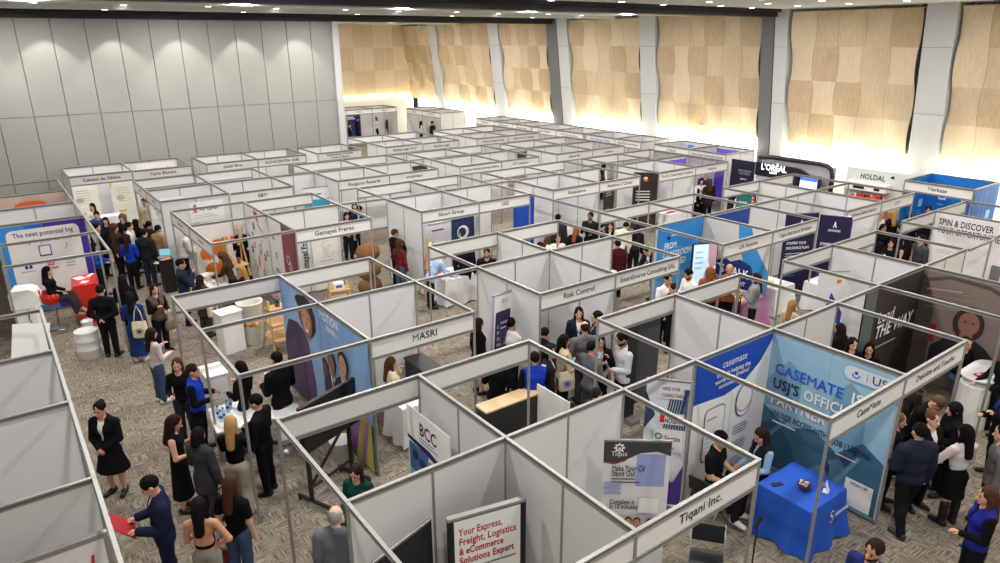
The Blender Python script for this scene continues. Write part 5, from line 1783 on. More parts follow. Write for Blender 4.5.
# arched outer frame along Y
pts = [(0, -2.0, 0), (0, -2.0, 2.35), (0, -1.92, 2.62), (0, -1.7, 2.74), (0, -1.4, 2.78), (0, 1.0, 2.78), (0, 1.6, 2.7)]
m.tube(pts, .09, BK, 10)
m.build('arch', r)
m = MB().box(.30, .36, -1.9, 1.7, 0, 2.66, clr(176, 174, 184))
m.build('back_wall', r)
m = MB()
n = 12
top, bot = [], []
for k in range(n+1):
    t = k/n
    y = 1.65 - 2.9*t
    zt = 2.55 - .05*t - (.35*(max(0, t-.72)/.28)**1.6)
    zb = 2.0 - .08*t
    top.append((y, zt))
    bot.append((y, zb))
vs = [(x, y, z) for x in (-.14, -.02) for (y, z) in top + bot[::-1]]
q = len(top)*2
m.add(vs, [tuple(range(q))[::-1], tuple(range(q, 2*q))] + [(i, (i+1) % q, q+(i+1) % q, q+i) for i in range(q)], BK)
f = Face(m, (-.145, 1.45, 2.1), MY, (0, 0, 1), WEST, .003)
glow = mat('sign_glow', (1, 1, 1), .4, emit=1.6, noise=0)
f.text("L'ORÉAL", .10, .16, .26, glow, True, 'l', fit=1.30)
f.text('LIBAN', .56, .04, .09, glow, True, 'l', fit=.45)
m.build('name_board', r)
m = MB().box(-.1, -.06, 1.72, 3.0, 0, 2.5, clr(26, 26, 46))
f = Face(m, (-.105, 2.72, .1), MY, (0, 0, 1), WEST, .002)
f.text('CREATE THE BEAUTY', .14, 1.92, .085, clr(150, 150, 170), True, 'l', fit=.7)
f.text('THAT MOVES US', .2, 1.80, .085, clr(150, 150, 170), True, 'l', fit=.58)
f.text('JOIN US', .3, 1.58, .07, WHT, True, 'l', fit=.32)
f.rect(.30, .98, .72, 1.42, clr(90, 92, 110))
m.build('side_panel', r)
m = MB().rbox(-.14, .0, -1.55, -.55, 1.25, 2.30, BK, .02)
m.build('screen_frame', r)
m = MB().box(-.15, -.14, -1.46, -.66, 1.4, 2.22, mat('stand_screen', srgb(190, 226, 240), .3, emit=1.1, noise=0))
f = Face(m, (-.152, -.66, 1.4), MY, (0, 0, 1), WEST, .001)
f.rect(0, .68, .80, .82, mat('stand_screen_blue', srgb(70, 110, 200), .3, emit=.8, noise=0))
m.build('screen', r)
m = MB().box(-.12, -.02, -.5, .2, 0, 1.9, BK)
f = Face(m, (-.125, .2, 0), MY, (0, 0, 1), WEST, .002)
f.rect(.2, 1.35, .5, 1.62, clr(190, 40, 44))
f.ell(.08, 1.6, .12, .2, WHT)
m.build('product_panel', r)
MB().box(-.08, -.02, .3, 1.6, 0, 1.96, clr(196, 198, 214)).build('light_panel', r)
tag(r, 'black arched beauty stand with a glowing white name under the timber wall', 'stand')

# ---- white stand with the red counter
r = empty('display_stand', (25.6, 11.7, 0))
r.scale = (1, 1, .93)
m = MB().box(-.05, .05, -1.25, 1.25, 0, 2.62, clr(206, 212, 208))
f = Face(m, (-.055, 1.2, 0), MY, (0, 0, 1), WEST, .003)
f.text('HOLDAL', .46, 2.24, .20, INK, True, 'l', fit=.90)
f.pts([(1.50, 2.42), (1.66, 2.36), (1.64, 2.50)], INK)
m.build('back_wall', r)
m = MB().rbox(-.45, -.05, -.4, 1.1, 1.86, 2.16, M_WHITE, .05)
m.box(-.46, -.45, -.2, .0, 1.92, 2.10, BK).box(-.46, -.45, .35, .75, 1.92, 2.10, BK)
m.build('shelf_box', r)
MB().rbox(-.9, -.15, -.65, .75, 1.48, 1.66, clr(206, 34, 40), .05).build('worktop', r)
MB().rbox(-.85, -.2, -.6, .7, 0, 1.48, clr(196, 120, 110), .05).build('counter', r)
MB().box(-.7, -.3, .75, 1.15, .2, 1.5, clr(40, 70, 90)).build('cabinet', r)
tag(r, 'white display stand with a red counter under the timber wall', 'stand')
for k in range(7):
    r = empty('product_pot', (24.95+.14*(k % 2), 11.2+.17*k, 1.546))
    MB().lathe([(.03, 0), (.035, .09), (.02, .1)], clr(*((214, 170, 60), (40, 40, 44), (206, 110, 60), (226, 190, 90), (30, 30, 36), (190, 60, 60), (228, 214, 190))[k]), seg=10).build('jar', r)
    MB().lathe([(.022, .1), (.022, .13)], M_BLACK, seg=8).build('lid', r)
    tag(r, 'little cosmetic pot on the red counter', 'pot', 'cosmetic pots on the red counter')
# small dark lamp and screens poking over far booths
for x, y, nm, lab in ((10.7, 25.0, 'arch_lamp', 'dark arched lamp showing over the rewards booth'),):
    r = empty(nm, (x, y, 0))
    MB().lathe([(.15, 0), (.15, .03), (.02, .05)], M_BLACK, seg=14).build('base', r)
    MB().tube([(-.4, 0, .04), (-.4, 0, 1.8), (-.3, 0, 2.1), (0, 0, 2.25), (.3, 0, 2.1), (.38, 0, 1.9)], .035, NAVY, 8).build('arch', r)
    MB().lathe([(.13, 1.75), (.09, 1.9), (.03, 1.92)], M_WHITE, c=(.38, 0, 0), seg=14).build('shade', r)
    tag(r, lab, 'lamp')
for x, y, a, lab in ((17.55, 24.6, 20, 'black tilted screen behind the technology board'), (19.9, 25.0, -20, 'black folded screen two booths right of the technology board'), (14.2, 24.7, 10, 'dark poster screen between the city board and university board')):
    r = empty('tilted_screen', (x, y, 0), math.radians(a))
    MB().rbox(-.25, .25, -.2, .2, 0, .04, M_BLACK, .03).build('base', r)
    MB().cyl((0, 0, .04), (0, 0, 1.7), .02, None, M_STEEL, 8).build('pole', r)
    m = MB().obox((0, -.03, 1.85), (1, 0, 0), (0, .35, .93), (0, -.93, .35), .75, .5, .03, M_BLACK)
    m.build('screen', r)
    tag(r, lab, 'screen')
r = empty('wall_poster', (16.0, 24.65, 0), 0)
m = MB().box(-.3, .3, -.01, .01, .9, 2.3, clr(60, 150, 190))
f = Face(m, (-.3, -.011, .9), PX, (0, 0, 1), SOUTH, .002)
f.rrect(.12, .95, .48, 1.3, .05, WHT)
f.bars(.1, .7, .4, 4, .12, .05, WHT)
m.build('sheet', r)
MB().rbox(-.25, .25, -.15, .15, 0, .03, M_STEEL, .02).build('base', r)
MB().cyl((0, .02, .03), (0, .02, .95), .012, None, M_STEEL, 6).build('pole', r)
tag(r, 'blue poster stand rising behind the longest university board', 'poster')
r = empty('flyer_screen', (12.7, 12.5, 1.001), math.radians(10))
MB().rbox(-.1, .1, -.06, .06, 0, .012, M_STEEL, .02).build('foot', r)
MB().obox((0, 0, .17), (1, 0, 0), (0, .1, .99), (0, -.99, .1), .42, .28, .02, clr(190, 196, 214)).build('panel', r)
tag(r, 'pale tilted screen on the grey desk behind the consulting board', 'screen')
# projector wall lights: small sensor boxes on the timber wall
for y in (34.3, 26.8, 20.7, 14.1, 7.5):
    o = MB().rbox(26.78, 26.9, y-.09, y+.09, 3.05, 3.17, M_WHITE, .02).build('wall_light')
    tag(o, 'small white light fixed low on the timber panels', 'wall light', 'small lights on the timber wall')

counter(12.1, 5.25, 0, 1.0, .5, 1.0, M_BLACK, M_BLACK, 'black counter in front of the dark printed mural, beyond the pale blue mural')
r = empty('blank_board', (6.98, 7.95, 0), math.radians(-90))
MB().box(-.42, .42, -.01, .01, .10, 1.22, WHT).build('board', r)
for x in (-.36, .36):
    MB().rbox(x-.015, x+.015, -.2, .2, 0, .10, M_STEEL, .01).build('foot', r)
tag(r, 'blank white board standing behind the crouching person, right of the black counter', 'board')
# ------------------------------------------------------------------ people
def n3(v):
    v = np.asarray(v, float)
    return v/np.linalg.norm(v)

class Prim:
    """tapered capsule or ellipsoid as a distance field"""
    def __init__(self, a, b=None, ra=.05, rb=None, rad=None, R=None):
        self.a = np.asarray(a, float)
        self.b = None if b is None else np.asarray(b, float)
        self.ra, self.rb = ra, (ra if rb is None else rb)
        self.rad = None if rad is None else np.asarray(rad, float)
        self.R = R
    def box(self):
        if self.rad is not None:
            r = np.full(3, self.rad.max())
            return self.a-r, self.a+r
        r = max(self.ra, self.rb)
        return np.minimum(self.a, self.b)-r, np.maximum(self.a, self.b)+r
    def __call__(self, X, Y, Z, grow=0.0):
        x, y, z = X-self.a[0], Y-self.a[1], Z-self.a[2]
        if self.rad is not None:
            if self.R is not None:
                R = self.R
                x, y, z = (x*R[0][0]+y*R[1][0]+z*R[2][0], x*R[0][1]+y*R[1][1]+z*R[2][1], x*R[0][2]+y*R[1][2]+z*R[2][2])
            r = self.rad+grow
            k0 = np.sqrt((x/r[0])**2+(y/r[1])**2+(z/r[2])**2)+1e-6
            k1 = np.sqrt((x/r[0]**2)**2+(y/r[1]**2)**2+(z/r[2]**2)**2)+1e-6
            return k0*(k0-1)/k1
        d = self.b-self.a
        L = float(d@d)+1e-9
        t = np.clip((x*d[0]+y*d[1]+z*d[2])/L, 0, 1)
        return np.sqrt((x-t*d[0])**2+(y-t*d[1])**2+(z-t*d[2])**2) - (self.ra+(self.rb-self.ra)*t) - grow

def smin(a, b, k):
    h = np.clip(.5+.5*(b-a)/k, 0, 1)
    return b*(1-h)+a*h - k*h*(1-h)

def surfnet(F, org, v):
    nx, ny, nz = F.shape
    ins = F < 0
    def cn(i, j, k):
        return F[i:nx-1+i, j:ny-1+j, k:nz-1+k]
    cs = ins[:-1, :-1, :-1].astype(np.int8)
    tot = sum(ins[i:nx-1+i, j:ny-1+j, k:nz-1+k].astype(np.int8) for i in (0, 1) for j in (0, 1) for k in (0, 1))
    act = (tot > 0) & (tot < 8)
    I = np.argwhere(act)
    if len(I) == 0:
        return [], []
    ids = np.full(act.shape, -1, int)
    ids[act] = np.arange(len(I))
    S = np.zeros((len(I), 3))
    C = np.zeros(len(I))
    cor = [(i, j, k) for i in (0, 1) for j in (0, 1) for k in (0, 1)]
    for a in cor:
        for ax in range(3):
            if a[ax]:
                continue
            b = list(a)
            b[ax] = 1
            f0 = F[I[:, 0]+a[0], I[:, 1]+a[1], I[:, 2]+a[2]]
            f1 = F[I[:, 0]+b[0], I[:, 1]+b[1], I[:, 2]+b[2]]
            m = (f0 < 0) != (f1 < 0)
            t = np.where(m, f0/np.where(m, f0-f1, 1), 0)
            p = np.tile(np.array(a, float), (len(I), 1))
            p[:, ax] += t
            S[m] += p[m]
            C[m] += 1
    V = (I + S/C[:, None])*v + org
    Q = []
    for ax in range(3):
        o = [x for x in range(3) if x != ax]
        sl0, sl1 = [slice(None)]*3, [slice(None)]*3
        sl0[ax], sl1[ax] = slice(0, -1), slice(1, None)
        ch = ins[tuple(sl0)] != ins[tuple(sl1)]
        E = np.argwhere(ch)
        E = E[(E[:, o[0]] > 0) & (E[:, o[1]] > 0) & (E[:, o[0]] < F.shape[o[0]]-1) & (E[:, o[1]] < F.shape[o[1]]-1)]
        if not len(E):
            continue
        s = ins[E[:, 0], E[:, 1], E[:, 2]]
        q = []
        for d in ((-1, -1), (0, -1), (0, 0), (-1, 0)):
            c = E.copy()
            c[:, o[0]] += d[0]
            c[:, o[1]] += d[1]
            q.append(ids[c[:, 0], c[:, 1], c[:, 2]])
        q = np.stack(q, 1)
        fl = s if ax != 1 else ~s
        q[~fl] = q[~fl][:, ::-1]
        Q.append(q)
    return V, np.concatenate(Q)

def field_mesh(fn, boxes, v, pad=.03):
    lo = np.min([b[0] for b in boxes], 0)-pad
    hi = np.max([b[1] for b in boxes], 0)+pad
    n = np.ceil((hi-lo)/v).astype(int)+1
    ax = [(lo[i]+np.arange(n[i])*v).astype(np.float32) for i in range(3)]
    X, Y, Z = np.meshgrid(*ax, indexing='ij', sparse=True)
    F = fn(X, Y, Z)
    F = np.broadcast_to(F, tuple(n))
    return surfnet(np.ascontiguousarray(F), lo, v)

def union(prims, k, grow=0.0):
    def fn(X, Y, Z):
        F = None
        for p in prims:
            d = p(X, Y, Z, grow)
            F = d if F is None else smin(F, d, k)
        return F
    return fn

def mk(name, V, Q, m, parent):
    mb = MB()
    if len(V) == 0:
        return None
    mb.add(V, [tuple(int(i) for i in q) for q in Q], m, True)
    return mb.build(name, parent)

ARMS = {  # upper-arm and forearm directions for the +x side; the person looks towards -y
    'down': ((.15, .02, -1), (.04, -.20, -1)), 'hold': ((.16, -.12, -1), (-.36, -.92, .10)), 'phone': ((.15, -.28, -1), (-.40, -.78, .60)),
    'ear': ((.5, -.45, -.72), (-.42, -.02, 1)), 'mouth': ((.22, -.62, -.75), (-.50, -.30, .90)), 'cross': ((.2, -.30, -1), (-1, -.38, .12)),
    'clasp': ((.14, -.14, -1), (-.78, -.66, -.42)), 'back': ((.24, .34, -1), (-.85, .35, -.34)), 'reach': ((.12, -.65, -.78), (-.10, -1, .02)),
    'table': ((.16, -.48, -.86), (-.22, -.92, -.30)), 'lap': ((.12, -.16, -1), (-.34, -1, -.22)), 'hip': ((.55, .10, -.85), (-.75, -.25, -.55)),
    'side': ((.22, 0, -1), (.10, -.12, -1)), 'wide': ((.45, -.35, -.8), (.1, -.95, .1))}

SKINS = [mat('skin_%d' % i, srgb(*c), .55, 0, .05, 12) for i, c in enumerate(((214, 164, 136), (196, 142, 112), (172, 118, 90), (226, 180, 156), (150, 98, 74)))]
EYE, LIP, BROW = clr(36, 26, 24), clr(158, 84, 80), clr(40, 28, 26)

def person(x, y, yaw, h=1.70, f=False, skin=0, hair=('short', (26, 20, 20)), top=('shirt', (30, 30, 34)), bottom=('trousers', (26, 26, 30)), shoes=(24, 22, 22),
           L='down', R='down', legs='stand', lean=0, nod=8, turn=0, seat=None, lod=1, label='', inner=None, vest=None, z=0.0, sleeve='l', group=None, shadow=None):
    v = (.0165, .021, .028)[lod-1]
    root = empty('person', (x, y, z), math.radians(yaw+90))
    rr = np.array
    k = h/1.72
    wide = (1.0 if f else 1.13)*k
    sit = seat is not None
    hip = (seat+.10) if sit else .505*h
    if legs == 'crouch':
        hip = .30*h
    lr = math.radians(lean)
    Rl = np.array(((1, 0, 0), (0, math.cos(lr), -math.sin(lr)), (0, math.sin(lr), math.cos(lr))))
    o = np.array((0, 0, hip))
    def T(p):            # point given for an upright body with its hip at .505h
        return o + Rl @ (np.asarray(p, float)-np.array((0, 0, .505*h)))
    # --- torso
    sw = .110*h*(.92 if f else 1.05)
    tors = [Prim(T((0, .0, .515*h)), rad=(.098*wide*1.55 if f else .093*wide*1.55, .100*k, .095*k), R=Rl),
            Prim(T((0, -.004, .625*h)), rad=((.128 if f else .142)*wide, (.094 if f else .104)*k, .15*k), R=Rl),
            Prim(T((0, .0, .735*h)), rad=((.150 if f else .168)*wide, (.104 if f else .112)*k, .145*k), R=Rl),
            Prim(T((-sw*.86, .012, .790*h)), T((0, .012, .828*h)), .046*k, .052*k), Prim(T((sw*.86, .012, .790*h)), T((0, .012, .828*h)), .046*k, .052*k)]
    if f:
        tors += [Prim(T((s*.058*k, -.070*k, .730*h)), rad=(.056*k, .045*k, .058*k), R=Rl) for s in (-1, 1)]
    neck = Prim(T((0, .012, .82*h)), T((0, -.006, .885*h)), .050*k, .046*k)
    # --- head
    nd, tn = math.radians(nod), math.radians(turn)
    Rn = np.array(((1, 0, 0), (0, math.cos(nd), -math.sin(nd)), (0, math.sin(nd), math.cos(nd))))
    Rt = np.array(((math.cos(tn), -math.sin(tn), 0), (math.sin(tn), math.cos(tn), 0), (0, 0, 1)))
    Rh = Rl @ Rt @ Rn if lean < 35 else (Rl*0+np.array(((1, 0, 0), (0, math.cos(lr*.7), -math.sin(lr*.7)), (0, math.sin(lr*.7), math.cos(lr*.7))))) @ Rt @ Rn
    nb = T((0, 0, .872*h))
    kb = k
    kh = 1.09*k
    def Hd(p):
        return nb + Rh @ (np.asarray(p, float)*kh)
    hc = (0, -.012, .098)
    head = [Prim(Hd((0, .004, .115)), rad=np.array((.076, .094, .098))*kh, R=Rh),
            Prim(Hd((0, -.022, .062)), rad=np.array((.062, .074, .080))*kh, R=Rh),
            Prim(Hd((0, -.085, .090)), Hd((0, -.108, .058)), .010*kh, .017*kh),
            Prim(Hd((0, -.075, .008)), rad=np.array((.030, .024, .022))*kh, R=Rh)]
    ears = [Prim(Hd((s*.080, .005, .082)), rad=np.array((.011, .022, .032))*kh, R=Rh) for s in (-1, 1)]
    # --- arms
    arms, hands, sleeves = [], [], []
    fin = MB()
    sk = SKINS[skin]
    for s, pose in ((1, L), (-1, R)):
        up, fo = ARMS[pose]
        up, fo = n3((up[0]*s, up[1], up[2])), n3((fo[0]*s, fo[1], fo[2]))
        if lean > 25 and pose in ('down', 'table', 'reach', 'side'):
            up, fo = np.linalg.inv(Rl) @ up*.7 + up*.3, np.linalg.inv(Rl) @ fo*.7 + fo*.3
        S = T((s*sw*1.02, .012, .788*h))
        El = S + Rl @ up*.168*h
        W = El + Rl @ fo*.148*h
        fd = n3(Rl @ fo)
        Hn = W + fd*.05*k
        ua = Prim(S, El, (.050 if f else .060)*k, (.041 if f else .047)*k)
        fa = Prim(El, W, (.040 if f else .046)*k, (.026 if f else .031)*k)
        side = n3(np.cross(fd, (0, 0, 1.0)) if abs(fd[2]) < .9 else np.cross(fd, (0, 1.0, 0)))
        nrm = n3(np.cross(side, fd))
        palm = Prim(W, W + fd*.075*k, .023*k, .027*k)
        arms += [ua, fa, palm]
        sleeves.append((ua, fa, S, El, W))
        hands.append(W + fd*.085*k)
        curl = .9 if pose in ('phone', 'hold', 'ear', 'clasp', 'back') else .45
        for q, (off, ln) in enumerate(((-.026, .062), (-.009, .072), (.009, .068), (.025, .052))):
            a = W + fd*.078*k + side*off*k
            b = a + (fd*math.cos(curl*.5) - nrm*math.sin(curl*.5))*ln*.5*k
            c = b + (fd*math.cos(curl*1.3) - nrm*math.sin(curl*1.3))*ln*.5*k
            fin.tube([a, b, c], [.0095*k, .0088*k, .007*k], sk, 6)
        th = -1 if s > 0 else 1
        a = W + fd*.03*k + side*.022*th*k
        b = a + n3(fd*.7 + side*.7*th - nrm*.3)*.034*k
        fin.tube([a, b, b + n3(fd*.95 + side*.1*th - nrm*.4)*.028*k], [.012*k, .0105*k, .008*k], sk, 6)
    # --- legs
    legp, feet, knees, ankles = [], [], [], []
    hw = .052*h
    for s in (-1, 1):
        H0 = o + np.array((s*hw, 0, -.02*h))
        if sit:
            sp = .7 if legs == 'sit' else 1.3
            K = H0 + np.array((s*.02*sp, -.245*h, .02*h))
            if legs == 'cross' and s > 0:
                K = K + np.array((-.08, -.02, .07))
                A = K + np.array((-.12, -.20*h*.5, -.20*h))
            else:
                A = K + np.array((0, .01 if seat < .6 else -.10, -min(.245*h, K[2]-.08)))
        elif legs == 'crouch':
            K = H0 + np.array((s*.05, -.22*h, .02*h))
            A = np.array((s*hw, -.06*h, .08*k))
        else:
            st = {'stand': 0, 'walk': .16, 'wide': 0}[legs]
            A = np.array((s*(hw+.012 if legs != 'wide' else hw+.09), .02 + st*s*1.0, .075*k))
            K = (H0+A)/2 + np.array((0, -.02-abs(st)*.25, .01*h))
        th_ = Prim(H0, K, (.082 if f else .080)*k, .052*k)
        sh_ = Prim(K, A, .052*k, .034*k)
        cf_ = Prim(K*.68+A*.32 + np.array((0, .016, 0)), rad=np.array((.05, .052, .10))*k) if not sit else None
        fdv = np.array((s*.25, -1, 0))/1.03
        if sit and legs == 'cross' and s > 0:
            fdv = np.array((-.2, -.85, -.45))
        toe = A + fdv*.165*k + np.array((0, 0, -.045*k))
        heel = A - fdv*.035*k + np.array((0, 0, -.038*k))
        foot = Prim(heel, toe, .036*k, .030*k)
        legp += [th_, sh_, foot] + ([cf_] if cf_ else [])
        feet.append((heel, toe, A))
        knees.append(K)
        ankles.append(A)
    # --- the body itself, one closed surface
    bp = tors + [neck] + head + ears + arms + legp
    torso_f, head_f, arm_f, leg_f = union(tors, .05*k), union([neck]+head+(ears if lod < 3 else []), .016*k), [union(arms[i:i+3], .02*k) for i in (0, 3)], union(legp, .02*k)
    def body(X, Y, Z):
        F = smin(torso_f(X, Y, Z), leg_f(X, Y, Z), .03*k)
        for a in arm_f:
            F = smin(F, a(X, Y, Z), .02*k)
        return smin(F, head_f(X, Y, Z), .03*k)
    V, Q = field_mesh(body, [p.box() for p in bp], v)
    mb = MB()
    mb.add(V, [tuple(int(i) for i in q) for q in Q], sk, True)
    o_ = len(mb.v)
    mb.v += fin.v
    mb.f += [tuple(i+o_ for i in q) for q in fin.f]
    mb.m += [0]*len(fin.f)
    mb.s += fin.s
    if lod < 3:
        RhM = Matrix([list(r) for r in Rh])
        for s in (-1, 1):
            mb.ell(Hd((s*.030, -.088, .092)), (.0135*k, .008*k, .0075*k), EYE, 8, 5, RhM)
            mb.ell(Hd((s*.031, -.090, .115)), (.020*k, .007*k, .0045*k), BROW, 8, 4, RhM)
        mb.ell(Hd((0, -.088, .028)), (.024*k, .010*k, .0075*k), LIP, 8, 5, RhM)
    mb.build('body', root)
    # --- clothing
    def clipz(fn, lo=None, hi=None):
        def g(X, Y, Z):
            F = fn(X, Y, Z)
            if lo is not None:
                F = np.maximum(F, lo-Z)
            if hi is not None:
                F = np.maximum(F, Z-hi)
            return F
        return g
    up_ax = Rl @ np.array((0, 0, 1.0))
    def along(X, Y, Z):       # height along the spine, upright metres
        return (X-o[0])*up_ax[0] + (Y-o[1])*up_ax[1] + (Z-o[2])*up_ax[2] + .505*h
    fr_ax = Rl @ np.array((0, -1.0, 0))
    def front(X, Y, Z):
        return (X-o[0])*fr_ax[0] + (Y-o[1])*fr_ax[1] + (Z-o[2])*fr_ax[2]
    neckhole = Prim(T((0, -.02*k, .835*h)), T((0, -.035*k, .98*h)), .064*k, .10*k)
    vneck = Prim(T((0, -.07*k, .78*h)), T((0, -.10*k, .93*h)), .03*k, .10*k)
    def garment(name, grow, hem, slv, m, open_v=None, flare=0.0, neckp=neckhole):
        fs = [union(tors, .05*k, grow)]
        bx = [p.box() for p in tors]
        for ua, fa, S, El, W in sleeves:
            if slv == 'l':
                ps = [Prim(ua.a, ua.b, ua.ra, ua.rb), Prim(fa.a, fa.a+(fa.b-fa.a)*.97, fa.ra, fa.rb+.006)]
            elif slv == 's':
                e = ua.a+(ua.b-ua.a)*.62
                ps = [Prim(ua.a, e, ua.ra, ua.rb+.012)]
            else:
                continue
            fs.append(union(ps, .02*k, grow*.9))
            bx += [p.box() for p in ps]
        if flare > 0 or hem < .47*h:
            hz = min(hem, .47*h)
            if not sit:
                q = Prim(T((0, 0, .56*h)), np.array((0, 0.01, max(.03, hz-.02))), .118*k, .118*k+flare)
                lg = []
                for i, (A, K) in enumerate(zip(ankles, knees)):
                    lg += [Prim(o + np.array(((-1, 1)[i]*hw, 0, -.02*h)), K, .090*k, .064*k), Prim(K, A, .066*k, .05*k)]
                lgf = union(lg, .03, .02)
                qq = lambda X, Y, Z, q=q, lgf=lgf: smin(q(X, Y*1.15, Z, grow), lgf(X, Y, Z), .03)
                fs.append(qq)
                bx.append(q.box())
        def fn(X, Y, Z):
            F = fs[0](X, Y, Z)
            for g in fs[1:]:
                F = smin(F, g(X, Y, Z), .022*k)
            # hem only limits the body and skirt, sleeves may hang lower
            Fb = fs[0](X, Y, Z)
            if (flare > 0 or hem < .47*h) and not sit:
                Fb = smin(Fb, fs[-1](X, Y, Z), .03)
            al = along(X, Y, Z)
            body_part = np.maximum(Fb, hem-al)
            arm_part = None
            for g in fs[1:(3 if slv in 'ls' else 1)]:
                a = g(X, Y, Z)
                arm_part = a if arm_part is None else np.minimum(arm_part, a)
            F = body_part if arm_part is None else smin(body_part, arm_part, .015*k)
            F = np.maximum(F, -neckp(X, Y, Z))
            if slv == 'n':
                for _, _, S, El, W in sleeves:
                    F = np.maximum(F, -(Prim(S+(El-S)*.05, S+(El-S)*.30, .058*k)(X, Y, Z)))
            if open_v is not None:
                wdt = open_v*np.clip((al-.60*h)/(.24*h), 0, 1)
                F = np.maximum(F, np.minimum(np.minimum(wdt-np.abs(X), front(X, Y, Z)-.02), al-.60*h))
            return F
        V, Q = field_mesh(fn, bx, v, .06)
        return mk(name, V, Q, m, root)
    kind, tc = top[0], top[1]
    tm = cloth(*tc, .8, .1)
    if kind == 'shirt':
        garment('shirt', .013, (.47 if f else .46)*h, sleeve, tm)
    elif kind == 'jacket':
        garment('shirt', .009, .50*h, 'n' if sleeve != 'l' else 'l', cloth(*(inner or (220, 220, 220)), .8, .06))
        garment('jacket', .024, .45*h, 'l', tm, open_v=.062*k)
    elif kind == 'coat':
        garment('coat', .026, .36*h, 'l', tm, flare=.03)
    elif kind == 'puffer':
        garment('jacket', .036, .47*h, 'l', tm)
    elif kind == 'dress':
        garment('dress', .013, top[2]*h, sleeve, tm, flare=top[3] if len(top) > 3 else .06)
    elif kind == 'halter':
        def band(X, Y, Z):
            F = union(tors, .05*k, .010)(X, Y, Z)
            al = along(X, Y, Z)
            back = np.maximum(.575*h-al, al-.61*h)
            frn = np.maximum(np.maximum(.575*h-al, al-.80*h), .0-front(X, Y, Z))
            return np.maximum(F, np.minimum(back, frn))
        V, Q = field_mesh(band, [p.box() for p in tors], v)
        mk('halter_top', V, Q, tm, root)
    if vest:
        garment('vest', .027, .47*h, 'n', cloth(*vest, .7, .08), open_v=.03*k)
    bk, bc = bottom[0], bottom[1]
    bm = cloth(*bc, .8, .1)
    if bk in ('trousers', 'wide'):
        g = .012 if bk == 'trousers' else .022
        ps = [tors[0]]
        for i, (A, K) in enumerate(zip(ankles, knees)):
            H0 = o + np.array(((-1, 1)[i]*hw, 0, -.02*h))
            ps += [Prim(H0, K, .088*k, .064*k), Prim(K, A+(A-K)*.02, .064*k, .048*k if bk == 'trousers' else .072*k)]
            if not sit:
                ps.append(Prim(K*.68+A*.32+np.array((0, .016, 0)), rad=np.array((.055, .058, .11))*k))
        base = union(ps, .02*k, g)
        def tr(X, Y, Z):
            F = base(X, Y, Z)
            F = np.maximum(F, along(X, Y, Z)-.60*h)
            return np.maximum(F, (.035 if not sit else .02)-Z)
        V, Q = field_mesh(tr, [p.box() for p in ps], v)
        mk('trousers', V, Q, bm, root)
    elif bk == 'skirt':
        hz = bottom[2]*h
        fl = bottom[3] if len(bottom) > 3 else .06
        if sit:
            ps = [tors[0]] + [Prim(o + np.array((s*hw, 0, -.02*h)), kk, .09*k, .075*k) for s, kk in zip((-1, 1), knees)]
            fn = union(ps, .06, .018)
            V, Q = field_mesh(fn, [p.box() for p in ps], v, .05)
        else:
            q = Prim(T((0, 0, .57*h)), np.array((0, 0.01, hz)), .112*k, .112*k+fl)
            lg = []
            for i, (A, K) in enumerate(zip(ankles, knees)):
                lg += [Prim(o + np.array(((-1, 1)[i]*hw, 0, -.02*h)), K, .090*k, .064*k), Prim(K, A, .066*k, .05*k)]
            fn0 = union([tors[0]]+lg, .03, .018)
            def sk_(X, Y, Z):
                a = np.arctan2(Y, X)
                F = smin(fn0(X, Y, Z), q(X, Y*1.2, Z, .012+.006*np.sin(a*11)*np.clip((.55*h-Z)/(.3*h), 0, 1)), .03)
                F = np.maximum(F, hz-Z)
                return np.maximum(F, along(X, Y, Z)-.60*h)
            V, Q = field_mesh(sk_, [tors[0].box(), q.box()], v, .05)
        mk('skirt', V, Q, bm, root)
    if shoes:
        sm = clr(*shoes, .5, .08)
        for heel, toe, A in feet:
            boot = bottom[-1] == 'boots'
            ps = [Prim(heel, toe, .040*k, .035*k)] + ([Prim(A, A+np.array((0, 0, .30*k)), .050*k, .062*k)] if boot else [Prim(heel+np.array((0, 0, .02*k)), heel*.6+toe*.4+np.array((0, 0, .012*k)), .040*k)])
            fn = union(ps, .02, .006)
            V, Q = field_mesh(clipz(fn, .001), [p.box() for p in ps], min(v, .02))
            mk('shoe', V, Q, sm, root)
    # --- hair
    hs, hcol = hair
    hm = cloth(*hcol, .65, .18)
    if hs:
        cap = Prim(Hd((0, .014, .122)), rad=np.array((.083, .100, .098))*kh, R=Rh)
        face = Prim(Hd((0, -.115, .055)), rad=np.array((.066, .080, .086))*kh, R=Rh)
        ex = []
        if hs in ('long', 'curly', 'wavy'):
            wd = .075 if hs != 'curly' else .098
            base = T((0, .085*k, .80*h))
            ex = [Prim(Hd((0, .062, .085)), base + Rl @ np.array((0, .025*k, -.06*h)), wd*k, wd*.86*k),
                  Prim(Hd((.066, .012, .09)), T((.085*k, .0, .80*h)), .032*k, .034*k), Prim(Hd((-.066, .012, .09)), T((-.085*k, .0, .80*h)), .032*k, .034*k)]
            if hs == 'curly':
                ex += [Prim(Hd((0, .02, .12)), rad=np.array((.118, .12, .12))*kh, R=Rh)]
        elif hs == 'mid':
            ex = [Prim(Hd((0, .055, .09)), Hd((0, .06, -.01)), .080*k, .078*k), Prim(Hd((.07, .01, .09)), Hd((.074, .0, -.005)), .03*k), Prim(Hd((-.07, .01, .09)), Hd((-.074, .0, -.005)), .03*k)]
        elif hs == 'bun':
            ex = [Prim(Hd((0, .085, .17)), rad=np.array((.045, .045, .042))*k)]
        elif hs == 'pony':
            ex = [Prim(Hd((0, .10, .12)), T((0, .12*k, .80*h)), .034*k, .022*k)]
        elif hs == 'hijab':
            cap = Prim(Hd((0, .008, .105)), rad=np.array((.092, .108, .112))*kh, R=Rh)
